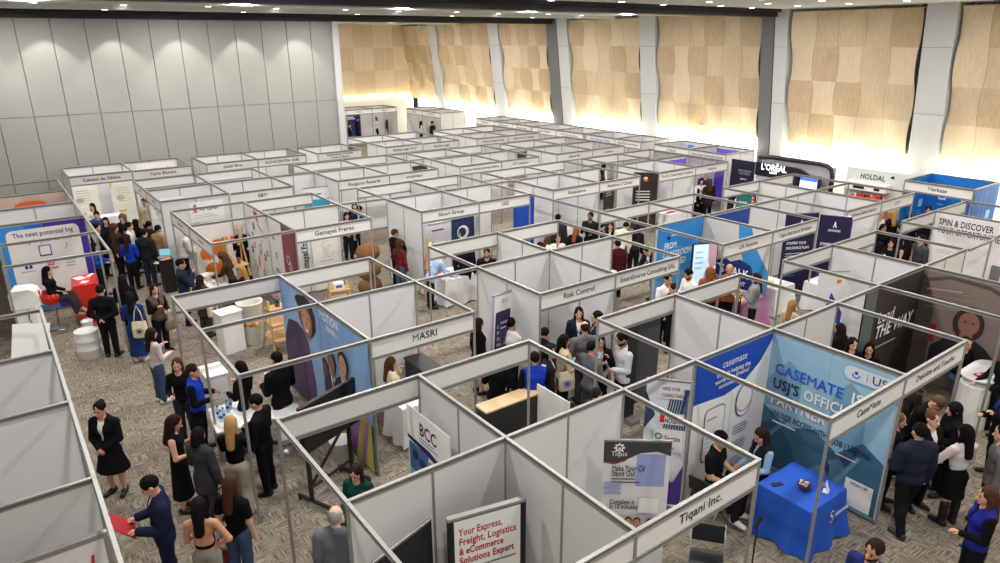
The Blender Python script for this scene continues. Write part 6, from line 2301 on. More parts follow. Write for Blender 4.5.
            face = Prim(Hd((0, -.12, .07)), rad=np.array((.056, .07, .078))*kh, R=Rh)
            ex = [Prim(Hd((0, .03, .05)), T((0, .02, .79*h)), .085*k, .13*k)]
        cut = -.012 if hs in ('short',) else None
        def hf(X, Y, Z):
            F = cap(X, Y, Z)
            if hs == 'bald':
                F = np.maximum(F, -(Prim(Hd((0, -.03, .19)), rad=np.array((.085, .10, .075))*kh, R=Rh)(X, Y, Z)))
            F = np.maximum(F, -face(X, Y, Z))
            if hs in ('short', 'bald', 'bun', 'pony'):
                low = Prim(Hd((0, -.02, .02)), rad=np.array((.10, .10, .055))*kh, R=Rh)
                F = np.maximum(F, -low(X, Y, Z))
            for p in ex:
                F = smin(F, p(X, Y, Z), .022*k)
            if ex:
                F = np.maximum(F, -face(X, Y, Z))
            a = 62/k
            if hs in ('curly', 'wavy'):
                F = F + (.011 if hs == 'curly' else .006)*np.sin(X*a)*np.sin(Y*a+1)*np.sin(Z*a*.9+2)
            elif hs != 'hijab':
                F = F + .003*np.sin(X*a*1.5+Y*a*1.1)*np.sin(Z*a*.4+1)
            return F
        V, Q = field_mesh(hf, [cap.box()] + [p.box() for p in ex], min(v, .019))
        mk('headscarf' if hs == 'hijab' else 'hair', V, Q, hm, root)
        if hs == 'short' and skin in (1, 2) and not f and lod < 3 and shadow:
            bd = Prim(Hd((0, -.035, .035)), rad=np.array((.066, .072, .052))*kh, R=Rh)
            def bf(X, Y, Z):
                F = bd(X, Y, Z)
                F = np.maximum(F, -(Prim(Hd((0, -.10, .085)), rad=np.array((.06, .06, .048))*kh, R=Rh)(X, Y, Z)))
                return F
            V, Q = field_mesh(bf, [bd.box()], min(v, .018))
            mk('beard', V, Q, clr(34, 26, 24, .8, .15), root)
    tag(root, label, 'person', group)
    Mw = Matrix.Translation((x, y, z)) @ Matrix.Rotation(math.radians(yaw+90), 4, 'Z')
    return {'root': root, 'L': Mw @ Vector(hands[0]), 'R': Mw @ Vector(hands[1]), 'yaw': yaw, 'h': h, 'sh': [Mw @ Vector(s[2]) for s in sleeves], 'hip': Mw @ Vector(o), 'M': Mw}

# things people carry
def phone(p, yaw, label):
    r = empty('phone', p, math.radians(yaw-90))
    m = MB().obox((0, 0, .01), (1, 0, 0), (0, .5, .86), (0, -.86, .5), .072, .15, .009, M_BLACK)
    m.build('body', r)
    MB().obox((0, -.0045, .0125), (1, 0, 0), (0, .5, .86), (0, -.86, .5), .064, .138, .003, mat('phone_glow', srgb(120, 160, 200), .2, emit=.5, noise=0)).build('screen', r)
    tag(r, label, 'phone')
def handbag(p, yaw, c, label, w=.30, hh=.24, strap=.22, d=.10):
    r = empty('handbag', p, math.radians(yaw))
    m = clr(*c, .5, .12)
    b = MB()
    vs, n = [], 14
    for z, s in ((0, .86), (.03, 1), (hh*.6, .98), (hh*.92, .8), (hh, .72)):
        for i in range(n):
            a = 2*math.pi*i/n
            ex = 2/3.2
            cx, cy = math.cos(a), math.sin(a)
            vs.append((w/2*s*math.copysign(abs(cx)**ex, cx), d/2*s*math.copysign(abs(cy)**ex, cy), z-hh-strap))
    fs = [tuple(range(n))[::-1], tuple(range(4*n, 5*n))]
    for k in range(4):
        for i in range(n):
            j = (i+1) % n
            fs.append((k*n+i, k*n+j, (k+1)*n+j, (k+1)*n+i))
    b.add(vs, fs, m, True)
    b.build('bag', r)
    st = MB()
    for s in (-.02, .02):
        st.tube([(-w*.3, s, -strap-.02), (-w*.2, s, -strap*.3), (0, s, 0), (w*.2, s, -strap*.3), (w*.3, s, -strap-.02)], .007, m, 5)
    st.build('strap', r)
    tag(r, label, 'bag')
def tote(p, yaw, label, c=(214, 204, 180), badge=None):
    r = empty('tote_bag', p, math.radians(yaw))
    m = clr(*c, .9, .06)
    b = MB()
    vs = []
    for z, s, dd in ((-.72, .9, .05), (-.68, 1, .06), (-.5, 1, .06), (-.34, .9, .02)):
        for i in range(12):
            a = 2*math.pi*i/12
            cx, cy = math.cos(a), math.sin(a)
            vs.append((.165*s*math.copysign(abs(cx)**.45, cx), dd*math.copysign(abs(cy)**.6, cy), z))
    fs = [tuple(range(12))[::-1], tuple(range(36, 48))] + [(k*12+i, k*12+(i+1) % 12, (k+1)*12+(i+1) % 12, (k+1)*12+i) for k in range(3) for i in range(12)]
    b.add(vs, fs, m, False)
    if badge:
        for sg in (-1, 1):
            f_ = Face(b, (0, sg*.066, -.56), (1 if sg < 0 else -1, 0, 0), (0, 0, 1), (0, sg, 0), .002)
            f_.ring(0, 0, .075, .012, clr(*badge))
            f_.ell(0, 0, .04, .04, clr(*badge), 14)
    b.build('bag', r)
    MB().tube([(-.10, 0, -.36), (-.06, 0, -.12), (0, 0, .03), (.06, 0, -.12), (.10, 0, -.36)], .012, m, 6).build('strap', r)
    tag(r, label, 'bag')
def sheet(p, yaw, c, label, w=.21, hh=.30, name='paper', tilt=.5, thick=.004):
    r = empty(name, p, math.radians(yaw-90))
    t = tilt
    MB().obox((0, .02, .03), (1, 0, 0), (0, math.cos(t), math.sin(t)), (0, -math.sin(t), math.cos(t)), w, hh, thick, clr(*c)).build('sheet', r)
    if name == 'book':
        MB().obox((0, .02, .03+thick), (1, 0, 0), (0, math.cos(t), math.sin(t)), (0, -math.sin(t), math.cos(t)), w*.9, hh*.9, .003, M_CARD).build('pages', r)
    tag(r, label, name.replace('_', ' '))
# where everyone stands (metres), which way they look, and what they wear
PEOPLE = [
    (0.68, 19.88, 339, {'label': 'person in black with long dark hair seated on the red bar chair', 'f': True, 'h': 1.66, 'seat': 0.72, 'legs': 'cross', 'hair': ('long', (20, 17, 18)), 'top': ('shirt', (19, 19, 22)), 'bottom': ('trousers', (52, 50, 54)), 'shoes': (170, 136, 104), 'L': 'lap', 'R': 'lap', 'lod': 2}),
    (1.49, 17.16, 62, {'label': 'person in a black suit, hands clasped behind the back, by the white drum', 'h': 1.74, 'hair': ('short', (20, 17, 18)), 'top': ('jacket', (19, 19, 22)), 'shoes': (30, 30, 32), 'L': 'back', 'R': 'back', 'lod': 1}),
    (2.05, 17.92, 69, {'label': 'person in long black clothes with black hair, in front of the glossy red desk aisle', 'f': True, 'h': 1.66, 'hair': ('long', (20, 17, 18)), 'top': ('coat', (24, 24, 28)), 'L': 'hold', 'R': 'hold', 'lod': 2}),
    (1.97, 16.50, 66, {'label': 'person in a long navy dress with a beige tote bag on the shoulder', 'f': True, 'h': 1.66, 'hair': ('long', (20, 17, 18)), 'top': ('dress', (30, 50, 96), 0.1, 0.09), 'bottom': ('none', (19, 19, 22)), 'shoes': (210, 200, 190), 'L': 'hold', 'R': 'down', 'lod': 1, 'bag': ('tote', 'R', 'beige tote bag with a dark round badge on the navy dress')}),
    (2.51, 16.76, 289, {'label': 'person in black with a brown coat over the arm and a handbag in front', 'f': True, 'h': 1.66, 'hair': ('long', (42, 28, 24)), 'top': ('shirt', (19, 19, 22)), 'vest': (88, 76, 64), 'L': 'hold', 'R': 'phone', 'lod': 1, 'bag': ('hand', 'L', (120, 100, 78), 'olive brown handbag held before the black top')}),
    (1.93, 14.15, 19, {'label': 'person in a pale pink shirt and blue jeans with long dark hair', 'f': True, 'h': 1.6, 'hair': ('long', (42, 28, 24)), 'top': ('shirt', (206, 190, 196)), 'bottom': ('trousers', (62, 82, 110)), 'shoes': (226, 224, 220), 'L': 'phone', 'R': 'hold', 'lod': 1}),
    (2.00, 12.30, 249, {'label': 'person in a black turtleneck with brown hair beside the royal blue vest', 'f': True, 'h': 1.64, 'hair': ('long', (74, 48, 36)), 'top': ('shirt', (19, 19, 22)), 'bottom': ('trousers', (46, 46, 50)), 'L': 'down', 'R': 'hold', 'lod': 1}),
    (2.12, 11.75, 334, {'label': 'person in a royal blue vest over black sleeves at the tall white counter', 'h': 1.7, 'hair': ('short', (42, 28, 24)), 'skin': 1, 'top': ('shirt', (19, 19, 22)), 'vest': (26, 60, 176), 'L': 'hold', 'R': 'hold', 'lod': 1}),
    (0.67, 11.33, 232, {'label': 'person in a black skirt suit with a red pin, hands folded, standing alone', 'f': True, 'h': 1.66, 'skin': 1, 'hair': ('bun', (20, 17, 18)), 'top': ('jacket', (19, 19, 22)), 'inner': (226, 224, 220), 'bottom': ('skirt', (19, 19, 22), 0.27, 0.14), 'L': 'clasp', 'R': 'clasp', 'lod': 1, 'nod': 14}),
    (1.45, 10.21, 339, {'label': 'person in a sleeveless black dress looking at a phone, long brown hair', 'f': True, 'h': 1.66, 'hair': ('long', (42, 28, 24)), 'top': ('dress', (19, 19, 22), 0.16, 0.06), 'sleeve': 'n', 'bottom': ('none', (19, 19, 22)), 'L': 'phone', 'R': 'hold', 'lod': 1, 'nod': 22, 'ph': 'black phone held over the sleeveless black dress'}),
    (1.68, 9.66, 34, {'label': 'person in a dark grey coat with black hair, back turned, near the standing table', 'f': True, 'h': 1.62, 'hair': ('mid', (20, 17, 18)), 'top': ('coat', (58, 58, 62)), 'bottom': ('trousers', (60, 60, 62)), 'L': 'hold', 'R': 'side', 'lod': 1, 'bag': ('hand', 'R', (40, 44, 70), 'dark blue handbag on a brown strap by the dark grey coat')}),
    (2.13, 9.59, 54, {'label': 'blonde person in a black top and wide beige trousers at the standing table', 'f': True, 'h': 1.68, 'skin': 3, 'hair': ('long', (170, 132, 84)), 'top': ('shirt', (19, 19, 22)), 'bottom': ('wide', (168, 156, 142)), 'shoes': (226, 224, 220), 'L': 'table', 'R': 'table', 'lod': 1}),
    (2.64, 9.89, 139, {'label': 'person in a black suit and white shirt facing the standing table', 'h': 1.76, 'skin': 0, 'hair': ('short', (20, 17, 18)), 'top': ('jacket', (19, 19, 22)), 'inner': (226, 224, 220), 'L': 'hold', 'R': 'hold', 'lod': 1, 'nod': 18}),
    (2.86, 11.49, 124, {'label': 'person with black hair and black top beyond the standing table', 'f': True, 'h': 1.64, 'hair': ('long', (20, 17, 18)), 'top': ('shirt', (19, 19, 22)), 'L': 'hold', 'R': 'phone', 'lod': 1}),
    (3.39, 11.13, 109, {'label': 'person in a black suit holding white papers, left of the suited-people mural', 'h': 1.8, 'hair': ('short', (20, 17, 18)), 'top': ('jacket', (19, 19, 22)), 'inner': (226, 224, 220), 'L': 'hold', 'R': 'hold', 'lod': 1, 'paper': 'white papers in the hand before the suited-people mural'}),
    (0.90, 8.55, 172, {'label': 'person in a navy suit reading a red folder', 'h': 1.78, 'hair': ('short', (20, 17, 18)), 'top': ('jacket', (28, 34, 58)), 'inner': (200, 196, 206), 'bottom': ('trousers', (28, 34, 58)), 'L': 'hold', 'R': 'hold', 'lod': 1, 'nod': 30, 'folder': 'open red folder held by the navy suit'}),
    (1.25, 7.92, 59, {'label': 'person with a bare back, black halter top and black wavy hair', 'f': True, 'h': 1.64, 'hair': ('wavy', (20, 17, 18)), 'skin': 1, 'top': ('halter', (19, 19, 22)), 'bottom': ('trousers', (150, 144, 134)), 'L': 'hold', 'R': 'hip', 'lod': 1}),
    (1.68, 8.09, 42, {'label': 'person in a black T-shirt and jeans with long reddish brown hair', 'f': True, 'h': 1.68, 'hair': ('long', (70, 42, 34)), 'top': ('shirt', (19, 19, 22)), 'sleeve': 's', 'bottom': ('trousers', (62, 82, 110)), 'L': 'side', 'R': 'down', 'lod': 1, 'bag': ('hand', 'L', (112, 30, 44), 'dark red handbag between the bare back and the black T-shirt')}),
    (2.46, 6.61, 50, {'label': 'grey-haired person in a grey suit at the bottom edge', 'h': 1.74, 'skin': 3, 'hair': ('bald', (150, 146, 142)), 'top': ('jacket', (112, 114, 122)), 'bottom': ('trousers', (100, 102, 110)), 'lod': 1}),
    (3.28, 7.81, 219, {'label': 'person in a dark green dress sitting below the wheeled screen', 'f': True, 'h': 1.64, 'seat': 0.47, 'legs': 'sit', 'hair': ('long', (42, 28, 24)), 'top': ('shirt', (24, 66, 58)), 'bottom': ('trousers', (24, 60, 54)), 'L': 'lap', 'R': 'lap', 'lod': 1, 'nod': 20}),
    (5.28, 10.58, 354, {'label': 'person in a beige coat sitting under the short capital-letter board', 'f': True, 'h': 1.62, 'seat': 0.47, 'legs': 'sit', 'hair': ('long', (74, 48, 36)), 'top': ('coat', (206, 190, 162)), 'L': 'mouth', 'R': 'lap', 'lod': 1}),
    (2.66, 27.32, 234, {'label': 'person in a white blouse with long black hair behind the yellow-bannered table', 'f': True, 'h': 1.64, 'hair': ('long', (20, 17, 18)), 'top': ('shirt', (226, 224, 220)), 'L': 'table', 'R': 'table', 'lod': 3}),
    (2.55, 25.48, 259, {'label': 'person in a bright blue jacket at the head of the left crowd', 'h': 1.72, 'hair': ('short', (20, 17, 18)), 'top': ('puffer', (40, 70, 130)), 'lod': 3}),
    (2.30, 23.68, 314, {'label': 'person in black nearest the left booth rail in the far crowd', 'h': 1.72, 'hair': ('short', (20, 17, 18)), 'top': ('shirt', (19, 19, 22)), 'lod': 3}),
    (2.70, 24.85, 254, {'label': 'person with black hair between the blue jacket and the curly heads', 'f': True, 'h': 1.62, 'hair': ('long', (20, 17, 18)), 'top': ('coat', (30, 28, 31)), 'lod': 3}),
    (3.20, 24.88, 239, {'label': 'person with light brown curly hair facing the camera in the far left crowd', 'f': True, 'h': 1.64, 'skin': 3, 'hair': ('curly', (112, 78, 50)), 'top': ('coat', (30, 28, 31)), 'lod': 3}),
    (2.75, 23.61, 329, {'label': 'person with big reddish curly hair in a dark brown coat', 'f': True, 'h': 1.64, 'hair': ('curly', (86, 50, 38)), 'top': ('coat', (58, 44, 36)), 'L': 'mouth', 'lod': 2}),
    (3.12, 23.33, 334, {'label': 'person in a white shirt with black hair amid the dark crowd on the left', 'h': 1.7, 'hair': ('short', (20, 17, 18)), 'top': ('shirt', (226, 224, 220)), 'L': 'hold', 'lod': 3}),
    (3.40, 23.88, 34, {'label': 'person with long black hair behind the white-shirted one in the left crowd', 'f': True, 'h': 1.64, 'hair': ('long', (20, 17, 18)), 'top': ('coat', (19, 19, 22)), 'lod': 3}),
    (2.83, 21.95, 54, {'label': 'person in a royal blue top with long dark hair, back turned in the aisle', 'f': True, 'h': 1.66, 'hair': ('long', (42, 28, 24)), 'top': ('shirt', (26, 60, 176)), 'L': 'hold', 'R': 'hold', 'lod': 2}),
    (3.28, 21.90, 46, {'label': 'person in a black jacket holding white leaflets low, beside the royal blue top', 'h': 1.76, 'hair': ('short', (20, 17, 18)), 'top': ('puffer', (36, 36, 40)), 'bottom': ('trousers', (40, 48, 62)), 'lod': 2, 'paper': 'white leaflets carried low in the left aisle crowd'}),
    (3.66, 23.26, 49, {'label': 'person with a dark bun of hair at the right rim of the left crowd', 'f': True, 'h': 1.66, 'hair': ('bun', (20, 17, 18)), 'top': ('coat', (40, 38, 40)), 'lod': 3}),
    (3.76, 22.47, 29, {'label': 'person in a tan coat with a black beanie by the laptop table', 'h': 1.68, 'hair': ('short', (20, 17, 18)), 'top': ('coat', (160, 132, 92)), 'lod': 2}),
    (4.20, 26.68, 232, {'label': 'person in a beige shirt and black trousers at the yellow-bannered booth corner', 'h': 1.72, 'hair': ('short', (74, 48, 36)), 'top': ('shirt', (190, 176, 150)), 'lod': 3}),
    (4.20, 21.50, 354, {'label': 'person in a white hoodie bending to the laptop booth', 'h': 1.72, 'hair': ('short', (20, 17, 18)), 'top': ('puffer', (220, 218, 212)), 'L': 'table', 'R': 'table', 'lean': 10, 'lod': 2}),
    (4.85, 21.35, 224, {'label': 'person in black behind the white hoodie', 'f': True, 'h': 1.64, 'hair': ('long', (20, 17, 18)), 'top': ('coat', (19, 19, 22)), 'lod': 3}),
    (3.40, 18.10, 349, {'label': 'person in a navy jacket lifting a cup at the sample table', 'h': 1.76, 'hair': ('short', (20, 17, 18)), 'top': ('puffer', (36, 44, 66)), 'L': 'mouth', 'R': 'mouth', 'lod': 1}),
    (3.57, 16.99, 39, {'label': 'person with straight dark brown hair seen from behind, below the sample table', 'f': True, 'h': 1.6, 'hair': ('long', (42, 28, 24)), 'top': ('coat', (60, 50, 48)), 'bottom': ('trousers', (66, 60, 58)), 'L': 'hold', 'R': 'hold', 'lod': 1, 'bag': ('tote', 'R', 'pale tote bag hanging behind the white tall bin cabinet')}),
    (4.73, 18.57, 149, {'label': 'person with brown curly hair reaching over the sample table', 'f': True, 'h': 1.62, 'hair': ('curly', (84, 58, 42)), 'top': ('shirt', (74, 56, 44)), 'L': 'reach', 'R': 'table', 'lean': 15, 'lod': 1}),
    (4.68, 17.00, 114, {'label': 'blonde person in black beside the brown curly hair', 'f': True, 'h': 1.6, 'skin': 3, 'hair': ('wavy', (158, 118, 72)), 'top': ('shirt', (19, 19, 22)), 'L': 'table', 'R': 'wide', 'lean': 12, 'lod': 1}),
    (5.67, 20.75, 264, {'label': 'person with silver blond hair in black before the logo wall', 'h': 1.7, 'skin': 3, 'hair': ('short', (168, 150, 122)), 'top': ('coat', (19, 19, 22)), 'L': 'hold', 'R': 'phone', 'lod': 2}),
    (1.99, 21.78, 329, {'label': 'person in royal blue behind the left booth post', 'f': True, 'h': 1.64, 'hair': ('long', (42, 28, 24)), 'top': ('shirt', (40, 74, 170)), 'L': 'hold', 'R': 'hold', 'lod': 2}),
    (10.41, 28.43, 219, {'label': 'person with black hair standing in the aisle near the cyan roll-up', 'f': True, 'h': 1.66, 'hair': ('curly', (20, 17, 18)), 'top': ('coat', (19, 19, 22)), 'lod': 3}),
    (9.11, 20.78, 264, {'label': 'person in a dusty pink top seen over the line-drawing panel booth', 'f': True, 'h': 1.62, 'hair': ('long', (42, 28, 24)), 'top': ('shirt', (170, 120, 130)), 'lod': 3}),
    (9.89, 21.81, 244, {'label': 'person with black hair behind the dusty pink top', 'f': True, 'h': 1.66, 'hair': ('long', (20, 17, 18)), 'top': ('shirt', (19, 19, 22)), 'lod': 3}),
    (9.59, 21.46, 294, {'label': 'person in a navy jacket leaning on the far table beside the pair', 'h': 1.78, 'hair': ('short', (20, 17, 18)), 'top': ('jacket', (28, 34, 58)), 'L': 'table', 'R': 'table', 'lean': 28, 'lod': 2}),
    (9.11, 17.49, 354, {'label': 'person in black with brown hair raising a hand to the face', 'h': 1.74, 'hair': ('short', (74, 48, 36)), 'top': ('puffer', (19, 19, 22)), 'L': 'mouth', 'R': 'mouth', 'lod': 2}),
    (8.80, 16.65, 19, {'label': 'person in a dark red sweater and jeans with long brown hair', 'f': True, 'h': 1.68, 'hair': ('long', (74, 42, 34)), 'top': ('shirt', (110, 34, 40)), 'bottom': ('trousers', (62, 82, 110)), 'L': 'hold', 'R': 'down', 'lod': 1, 'bag': ('hand', 'L', (206, 196, 180), 'pale shoulder bag by the dark red sweater')}),
    (8.98, 15.34, 344, {'label': 'person in a light blue shirt bending over the white table', 'h': 1.74, 'hair': ('short', (42, 28, 24)), 'top': ('shirt', (160, 186, 220)), 'L': 'table', 'R': 'table', 'lean': 35, 'lod': 2}),
    (10.06, 15.27, 44, {'label': 'person in a black suit carrying a bag under the navy round-emblem banner', 'h': 1.8, 'hair': ('short', (42, 28, 24)), 'top': ('jacket', (26, 28, 36)), 'bottom': ('trousers', (30, 32, 40)), 'shoes': (96, 66, 48), 'lod': 2, 'bag': ('hand', 'L', (40, 38, 40), 'black bag in the hand of the suited visitor')}),
    (10.15, 14.33, 229, {'label': 'bearded person in a black sweater below the short three-letter board', 'h': 1.72, 'hair': ('short', (20, 17, 18)), 'skin': 1, 'top': ('shirt', (19, 19, 22)), 'L': 'hold', 'R': 'hold', 'lod': 2, 'shadow': 1}),
    (14.07, 15.99, 34, {'label': 'person in a dark jacket with black hair before the bright white wall', 'h': 1.74, 'hair': ('short', (20, 17, 18)), 'top': ('puffer', (46, 48, 52)), 'lod': 2}),
    (15.01, 15.50, 204, {'label': 'bearded person in a black sweater raising a phone', 'h': 1.76, 'hair': ('short', (20, 17, 18)), 'skin': 2, 'top': ('shirt', (30, 34, 34)), 'L': 'hold', 'R': 'phone', 'lod': 2, 'shadow': 1, 'ph': 'phone raised by the bearded visitor in a black sweater'}),
    (13.63, 14.74, 24, {'label': 'person with long orange-brown hair in black with a white stripe', 'f': True, 'h': 1.66, 'hair': ('long', (140, 78, 44)), 'top': ('coat', (19, 19, 22)), 'lean': 12, 'lod': 2}),
    (12.27, 14.67, 14, {'label': 'person in white with brown hair bent over the booth table', 'f': True, 'h': 1.64, 'hair': ('long', (74, 48, 36)), 'top': ('shirt', (226, 224, 220)), 'lean': 30, 'L': 'table', 'R': 'table', 'lod': 2}),
    (12.80, 14.53, 244, {'label': 'person in a cream top with a pink bag at the booth table', 'f': True, 'h': 1.62, 'hair': ('long', (42, 28, 24)), 'top': ('shirt', (226, 220, 196)), 'L': 'hold', 'R': 'hold', 'lod': 2, 'bag': ('hand', 'R', (206, 60, 90), 'pink bag in front of the cream top')}),
    (11.71, 14.42, 354, {'label': 'person in black bending at the left end of the white booth table', 'f': True, 'h': 1.62, 'hair': ('short', (20, 17, 18)), 'top': ('shirt', (19, 19, 22)), 'lean': 25, 'lod': 2}),
    (14.55, 14.54, 354, {'label': 'person in black beside the bearded phone holder', 'h': 1.7, 'hair': ('short', (20, 17, 18)), 'top': ('shirt', (19, 19, 22)), 'lod': 2}),
    (15.02, 14.62, 214, {'label': 'person in white and black clothes in the aisle left of the blue mural', 'f': True, 'h': 1.62, 'hair': ('long', (20, 17, 18)), 'top': ('shirt', (226, 224, 220)), 'vest': (19, 19, 22), 'lod': 2}),
    (14.94, 14.17, 14, {'label': 'person in a pale green patterned shirt bending forward', 'h': 1.74, 'hair': ('short', (20, 17, 18)), 'top': ('puffer', (206, 214, 186)), 'lean': 30, 'lod': 2}),
    (15.29, 13.87, 34, {'label': 'person in a black leather jacket stooping by the aisle table', 'f': True, 'h': 1.68, 'hair': ('long', (20, 17, 18)), 'top': ('puffer', (26, 26, 28)), 'lean': 32, 'lod': 2}),
    (13.60, 12.93, 74, {'label': 'person in a maroon jacket just behind the white wall', 'h': 1.66, 'hair': ('short', (20, 17, 18)), 'top': ('puffer', (74, 28, 36)), 'lod': 2}),
    (14.24, 12.05, 174, {'label': 'person in a navy jacket bent over the grey desk', 'h': 1.76, 'hair': ('short', (42, 28, 24)), 'top': ('jacket', (28, 34, 58)), 'lean': 30, 'L': 'table', 'R': 'table', 'lod': 2}),
    (22.30, 22.31, 354, {'label': 'person in white and dark brown behind the upper middle booth', 'f': True, 'h': 1.66, 'hair': ('long', (20, 17, 18)), 'top': ('shirt', (226, 224, 220)), 'vest': (90, 40, 30), 'lod': 3}),
    (21.88, 17.02, 44, {'label': 'bald person in a white vest before the violet stand', 'h': 1.74, 'hair': ('bald', (42, 28, 24)), 'top': ('shirt', (19, 19, 22)), 'vest': (226, 224, 220), 'lod': 3}),
    (22.92, 17.41, 224, {'label': 'person with long black hair before the violet stand', 'f': True, 'h': 1.64, 'hair': ('long', (20, 17, 18)), 'top': ('shirt', (226, 224, 220)), 'lod': 3}),
    (23.68, 17.82, 229, {'label': 'tall person deepest in the violet stand', 'h': 1.78, 'hair': ('short', (42, 28, 24)), 'top': ('shirt', (60, 50, 110)), 'lod': 3}),
    (22.83, 16.95, 54, {'label': 'person with long brown hair in a dark brown coat by the violet stand', 'f': True, 'h': 1.68, 'hair': ('long', (74, 48, 36)), 'top': ('coat', (46, 36, 34)), 'lod': 3}),
    (22.02, 14.85, 24, {'label': 'person in a fluffy white top left of the narrow teal banner', 'f': True, 'h': 1.66, 'hair': ('short', (226, 224, 220)), 'top': ('puffer', (232, 226, 216)), 'lod': 3}),
    (21.99, 14.39, 194, {'label': 'person in red and black beside the fluffy white top', 'f': True, 'h': 1.64, 'hair': ('long', (20, 17, 18)), 'top': ('shirt', (150, 40, 36)), 'lod': 3}),
    (7.64, 10.00, 29, {'label': 'person in a white T-shirt with short black hair, back turned, beside the navy roll-up', 'h': 1.76, 'hair': ('short', (20, 17, 18)), 'top': ('shirt', (226, 222, 212)), 'L': 'hold', 'R': 'hold', 'lod': 1}),
    (8.08, 9.87, 244, {'label': 'person holding a phone to the ear next to the white T-shirt', 'f': True, 'h': 1.62, 'hair': ('long', (20, 17, 18)), 'top': ('shirt', (70, 70, 74)), 'L': 'ear', 'R': 'hold', 'lod': 1}),
    (7.68, 9.24, 34, {'label': 'person in a navy jacket bending deep over the white cloth table', 'h': 1.78, 'hair': ('short', (20, 17, 18)), 'top': ('puffer', (28, 32, 48)), 'lean': 42, 'L': 'table', 'R': 'table', 'lod': 1}),
    (7.07, 8.56, 64, {'label': 'person in a royal blue vest seen from behind beside the pale-topped black counter', 'h': 1.72, 'hair': ('short', (20, 17, 18)), 'top': ('shirt', (19, 19, 22)), 'vest': (26, 60, 176), 'L': 'hold', 'R': 'hold', 'lod': 1}),
    (7.59, 8.79, 294, {'label': 'person in a white and black patterned top behind the royal blue vest', 'f': True, 'h': 1.62, 'hair': ('long', (20, 17, 18)), 'top': ('shirt', (190, 190, 192)), 'vest': (40, 40, 44), 'lod': 1}),
    (8.04, 8.90, 339, {'label': 'person with long black hair, cream fur jacket and white tote bag', 'f': True, 'h': 1.68, 'hair': ('wavy', (20, 17, 18)), 'top': ('puffer', (204, 184, 150)), 'L': 'cross', 'R': 'cross', 'lod': 1, 'bag': ('tote', 'R', 'white tote bag with a blue badge under the cream fur jacket')}),
    (9.24, 9.78, 232, {'label': 'person with long black hair in a navy blazer inside the white corner booth', 'f': True, 'h': 1.68, 'hair': ('long', (20, 17, 18)), 'top': ('jacket', (34, 40, 58)), 'inner': (226, 224, 220), 'lod': 1}),
    (9.21, 9.20, 149, {'label': 'bearded person in a light blue shirt in profile under the long consulting board', 'h': 1.78, 'hair': ('short', (20, 17, 18)), 'skin': 0, 'top': ('shirt', (150, 176, 190)), 'vest': (40, 42, 48), 'L': 'hold', 'R': 'hold', 'lod': 1, 'shadow': 1}),
    (8.68, 9.00, 66, {'label': 'balding person in a grey jacket with the back to the camera', 'h': 1.74, 'hair': ('bald', (42, 28, 24)), 'top': ('jacket', (108, 110, 112)), 'bottom': ('trousers', (70, 70, 74)), 'L': 'hold', 'R': 'hold', 'lod': 1}),
    (8.16, 8.27, 359, {'label': 'person in a grey T-shirt tapping a phone with both hands', 'h': 1.74, 'hair': ('short', (20, 17, 18)), 'top': ('shirt', (96, 98, 102)), 'bottom': ('trousers', (70, 70, 74)), 'L': 'phone', 'R': 'hold', 'lod': 1, 'ph': 'phone in the hands of the grey T-shirt visitor'}),
    (8.63, 8.52, 236, {'label': 'person in a black jacket drinking from a white cup beside the grey T-shirt', 'f': True, 'h': 1.64, 'hair': ('long', (20, 17, 18)), 'top': ('jacket', (19, 19, 22)), 'L': 'mouth', 'R': 'hold', 'lod': 1}),
    (8.84, 8.12, 159, {'label': 'bearded person in a light grey shirt looking down at a phone', 'h': 1.8, 'hair': ('short', (20, 17, 18)), 'skin': 1, 'top': ('shirt', (196, 198, 202)), 'bottom': ('trousers', (40, 42, 48)), 'L': 'hold', 'R': 'hold', 'lod': 1, 'nod': 24, 'shadow': 1, 'ph': 'phone held by the bearded visitor in a light grey shirt'}),
    (6.59, 9.03, 34, {'label': 'person in black hidden to the shoulders behind the blank name board', 'h': 1.72, 'hair': ('short', (20, 17, 18)), 'top': ('shirt', (19, 19, 22)), 'bottom': ('trousers', (40, 46, 60)), 'L': 'hold', 'R': 'hold', 'lod': 1}),
    (7.53, 7.49, 354, {'label': 'person with a brown fringe crouching behind the white partition', 'f': True, 'h': 1.66, 'legs': 'crouch', 'hair': ('short', (42, 28, 24)), 'top': ('shirt', (70, 66, 70)), 'L': 'hold', 'R': 'hold', 'lod': 1}),
    (7.26, 10.58, 354, {'label': 'person in black and tan whose legs show under the short capital-letter board', 'f': True, 'h': 1.66, 'hair': ('long', (42, 28, 24)), 'top': ('coat', (19, 19, 22)), 'bottom': ('skirt', (19, 19, 22), 0.3, 0.04), 'lod': 2}),
    (12.23, 10.00, 259, {'label': 'person in a white T-shirt with thick dark hair under the long consulting board', 'h': 1.74, 'hair': ('short', (20, 17, 18)), 'skin': 1, 'top': ('shirt', (230, 228, 222)), 'sleeve': 's', 'L': 'hold', 'R': 'hold', 'lod': 1}),
    (12.00, 9.60, 154, {'label': 'person with black hair just in front of the white T-shirt pair', 'h': 1.66, 'hair': ('short', (20, 17, 18)), 'top': ('shirt', (19, 19, 22)), 'lod': 2}),
    (12.89, 9.87, 164, {'label': 'bearded person in a white shirt looking down before the lit screen', 'h': 1.78, 'hair': ('short', (20, 17, 18)), 'skin': 1, 'top': ('shirt', (226, 224, 220)), 'L': 'hold', 'R': 'hold', 'lod': 1, 'nod': 28, 'shadow': 1}),
    (13.63, 9.85, 34, {'label': 'person with curly auburn hair in an orange-brown jacket', 'f': True, 'h': 1.64, 'hair': ('curly', (130, 72, 40)), 'top': ('puffer', (150, 88, 48)), 'lod': 2}),
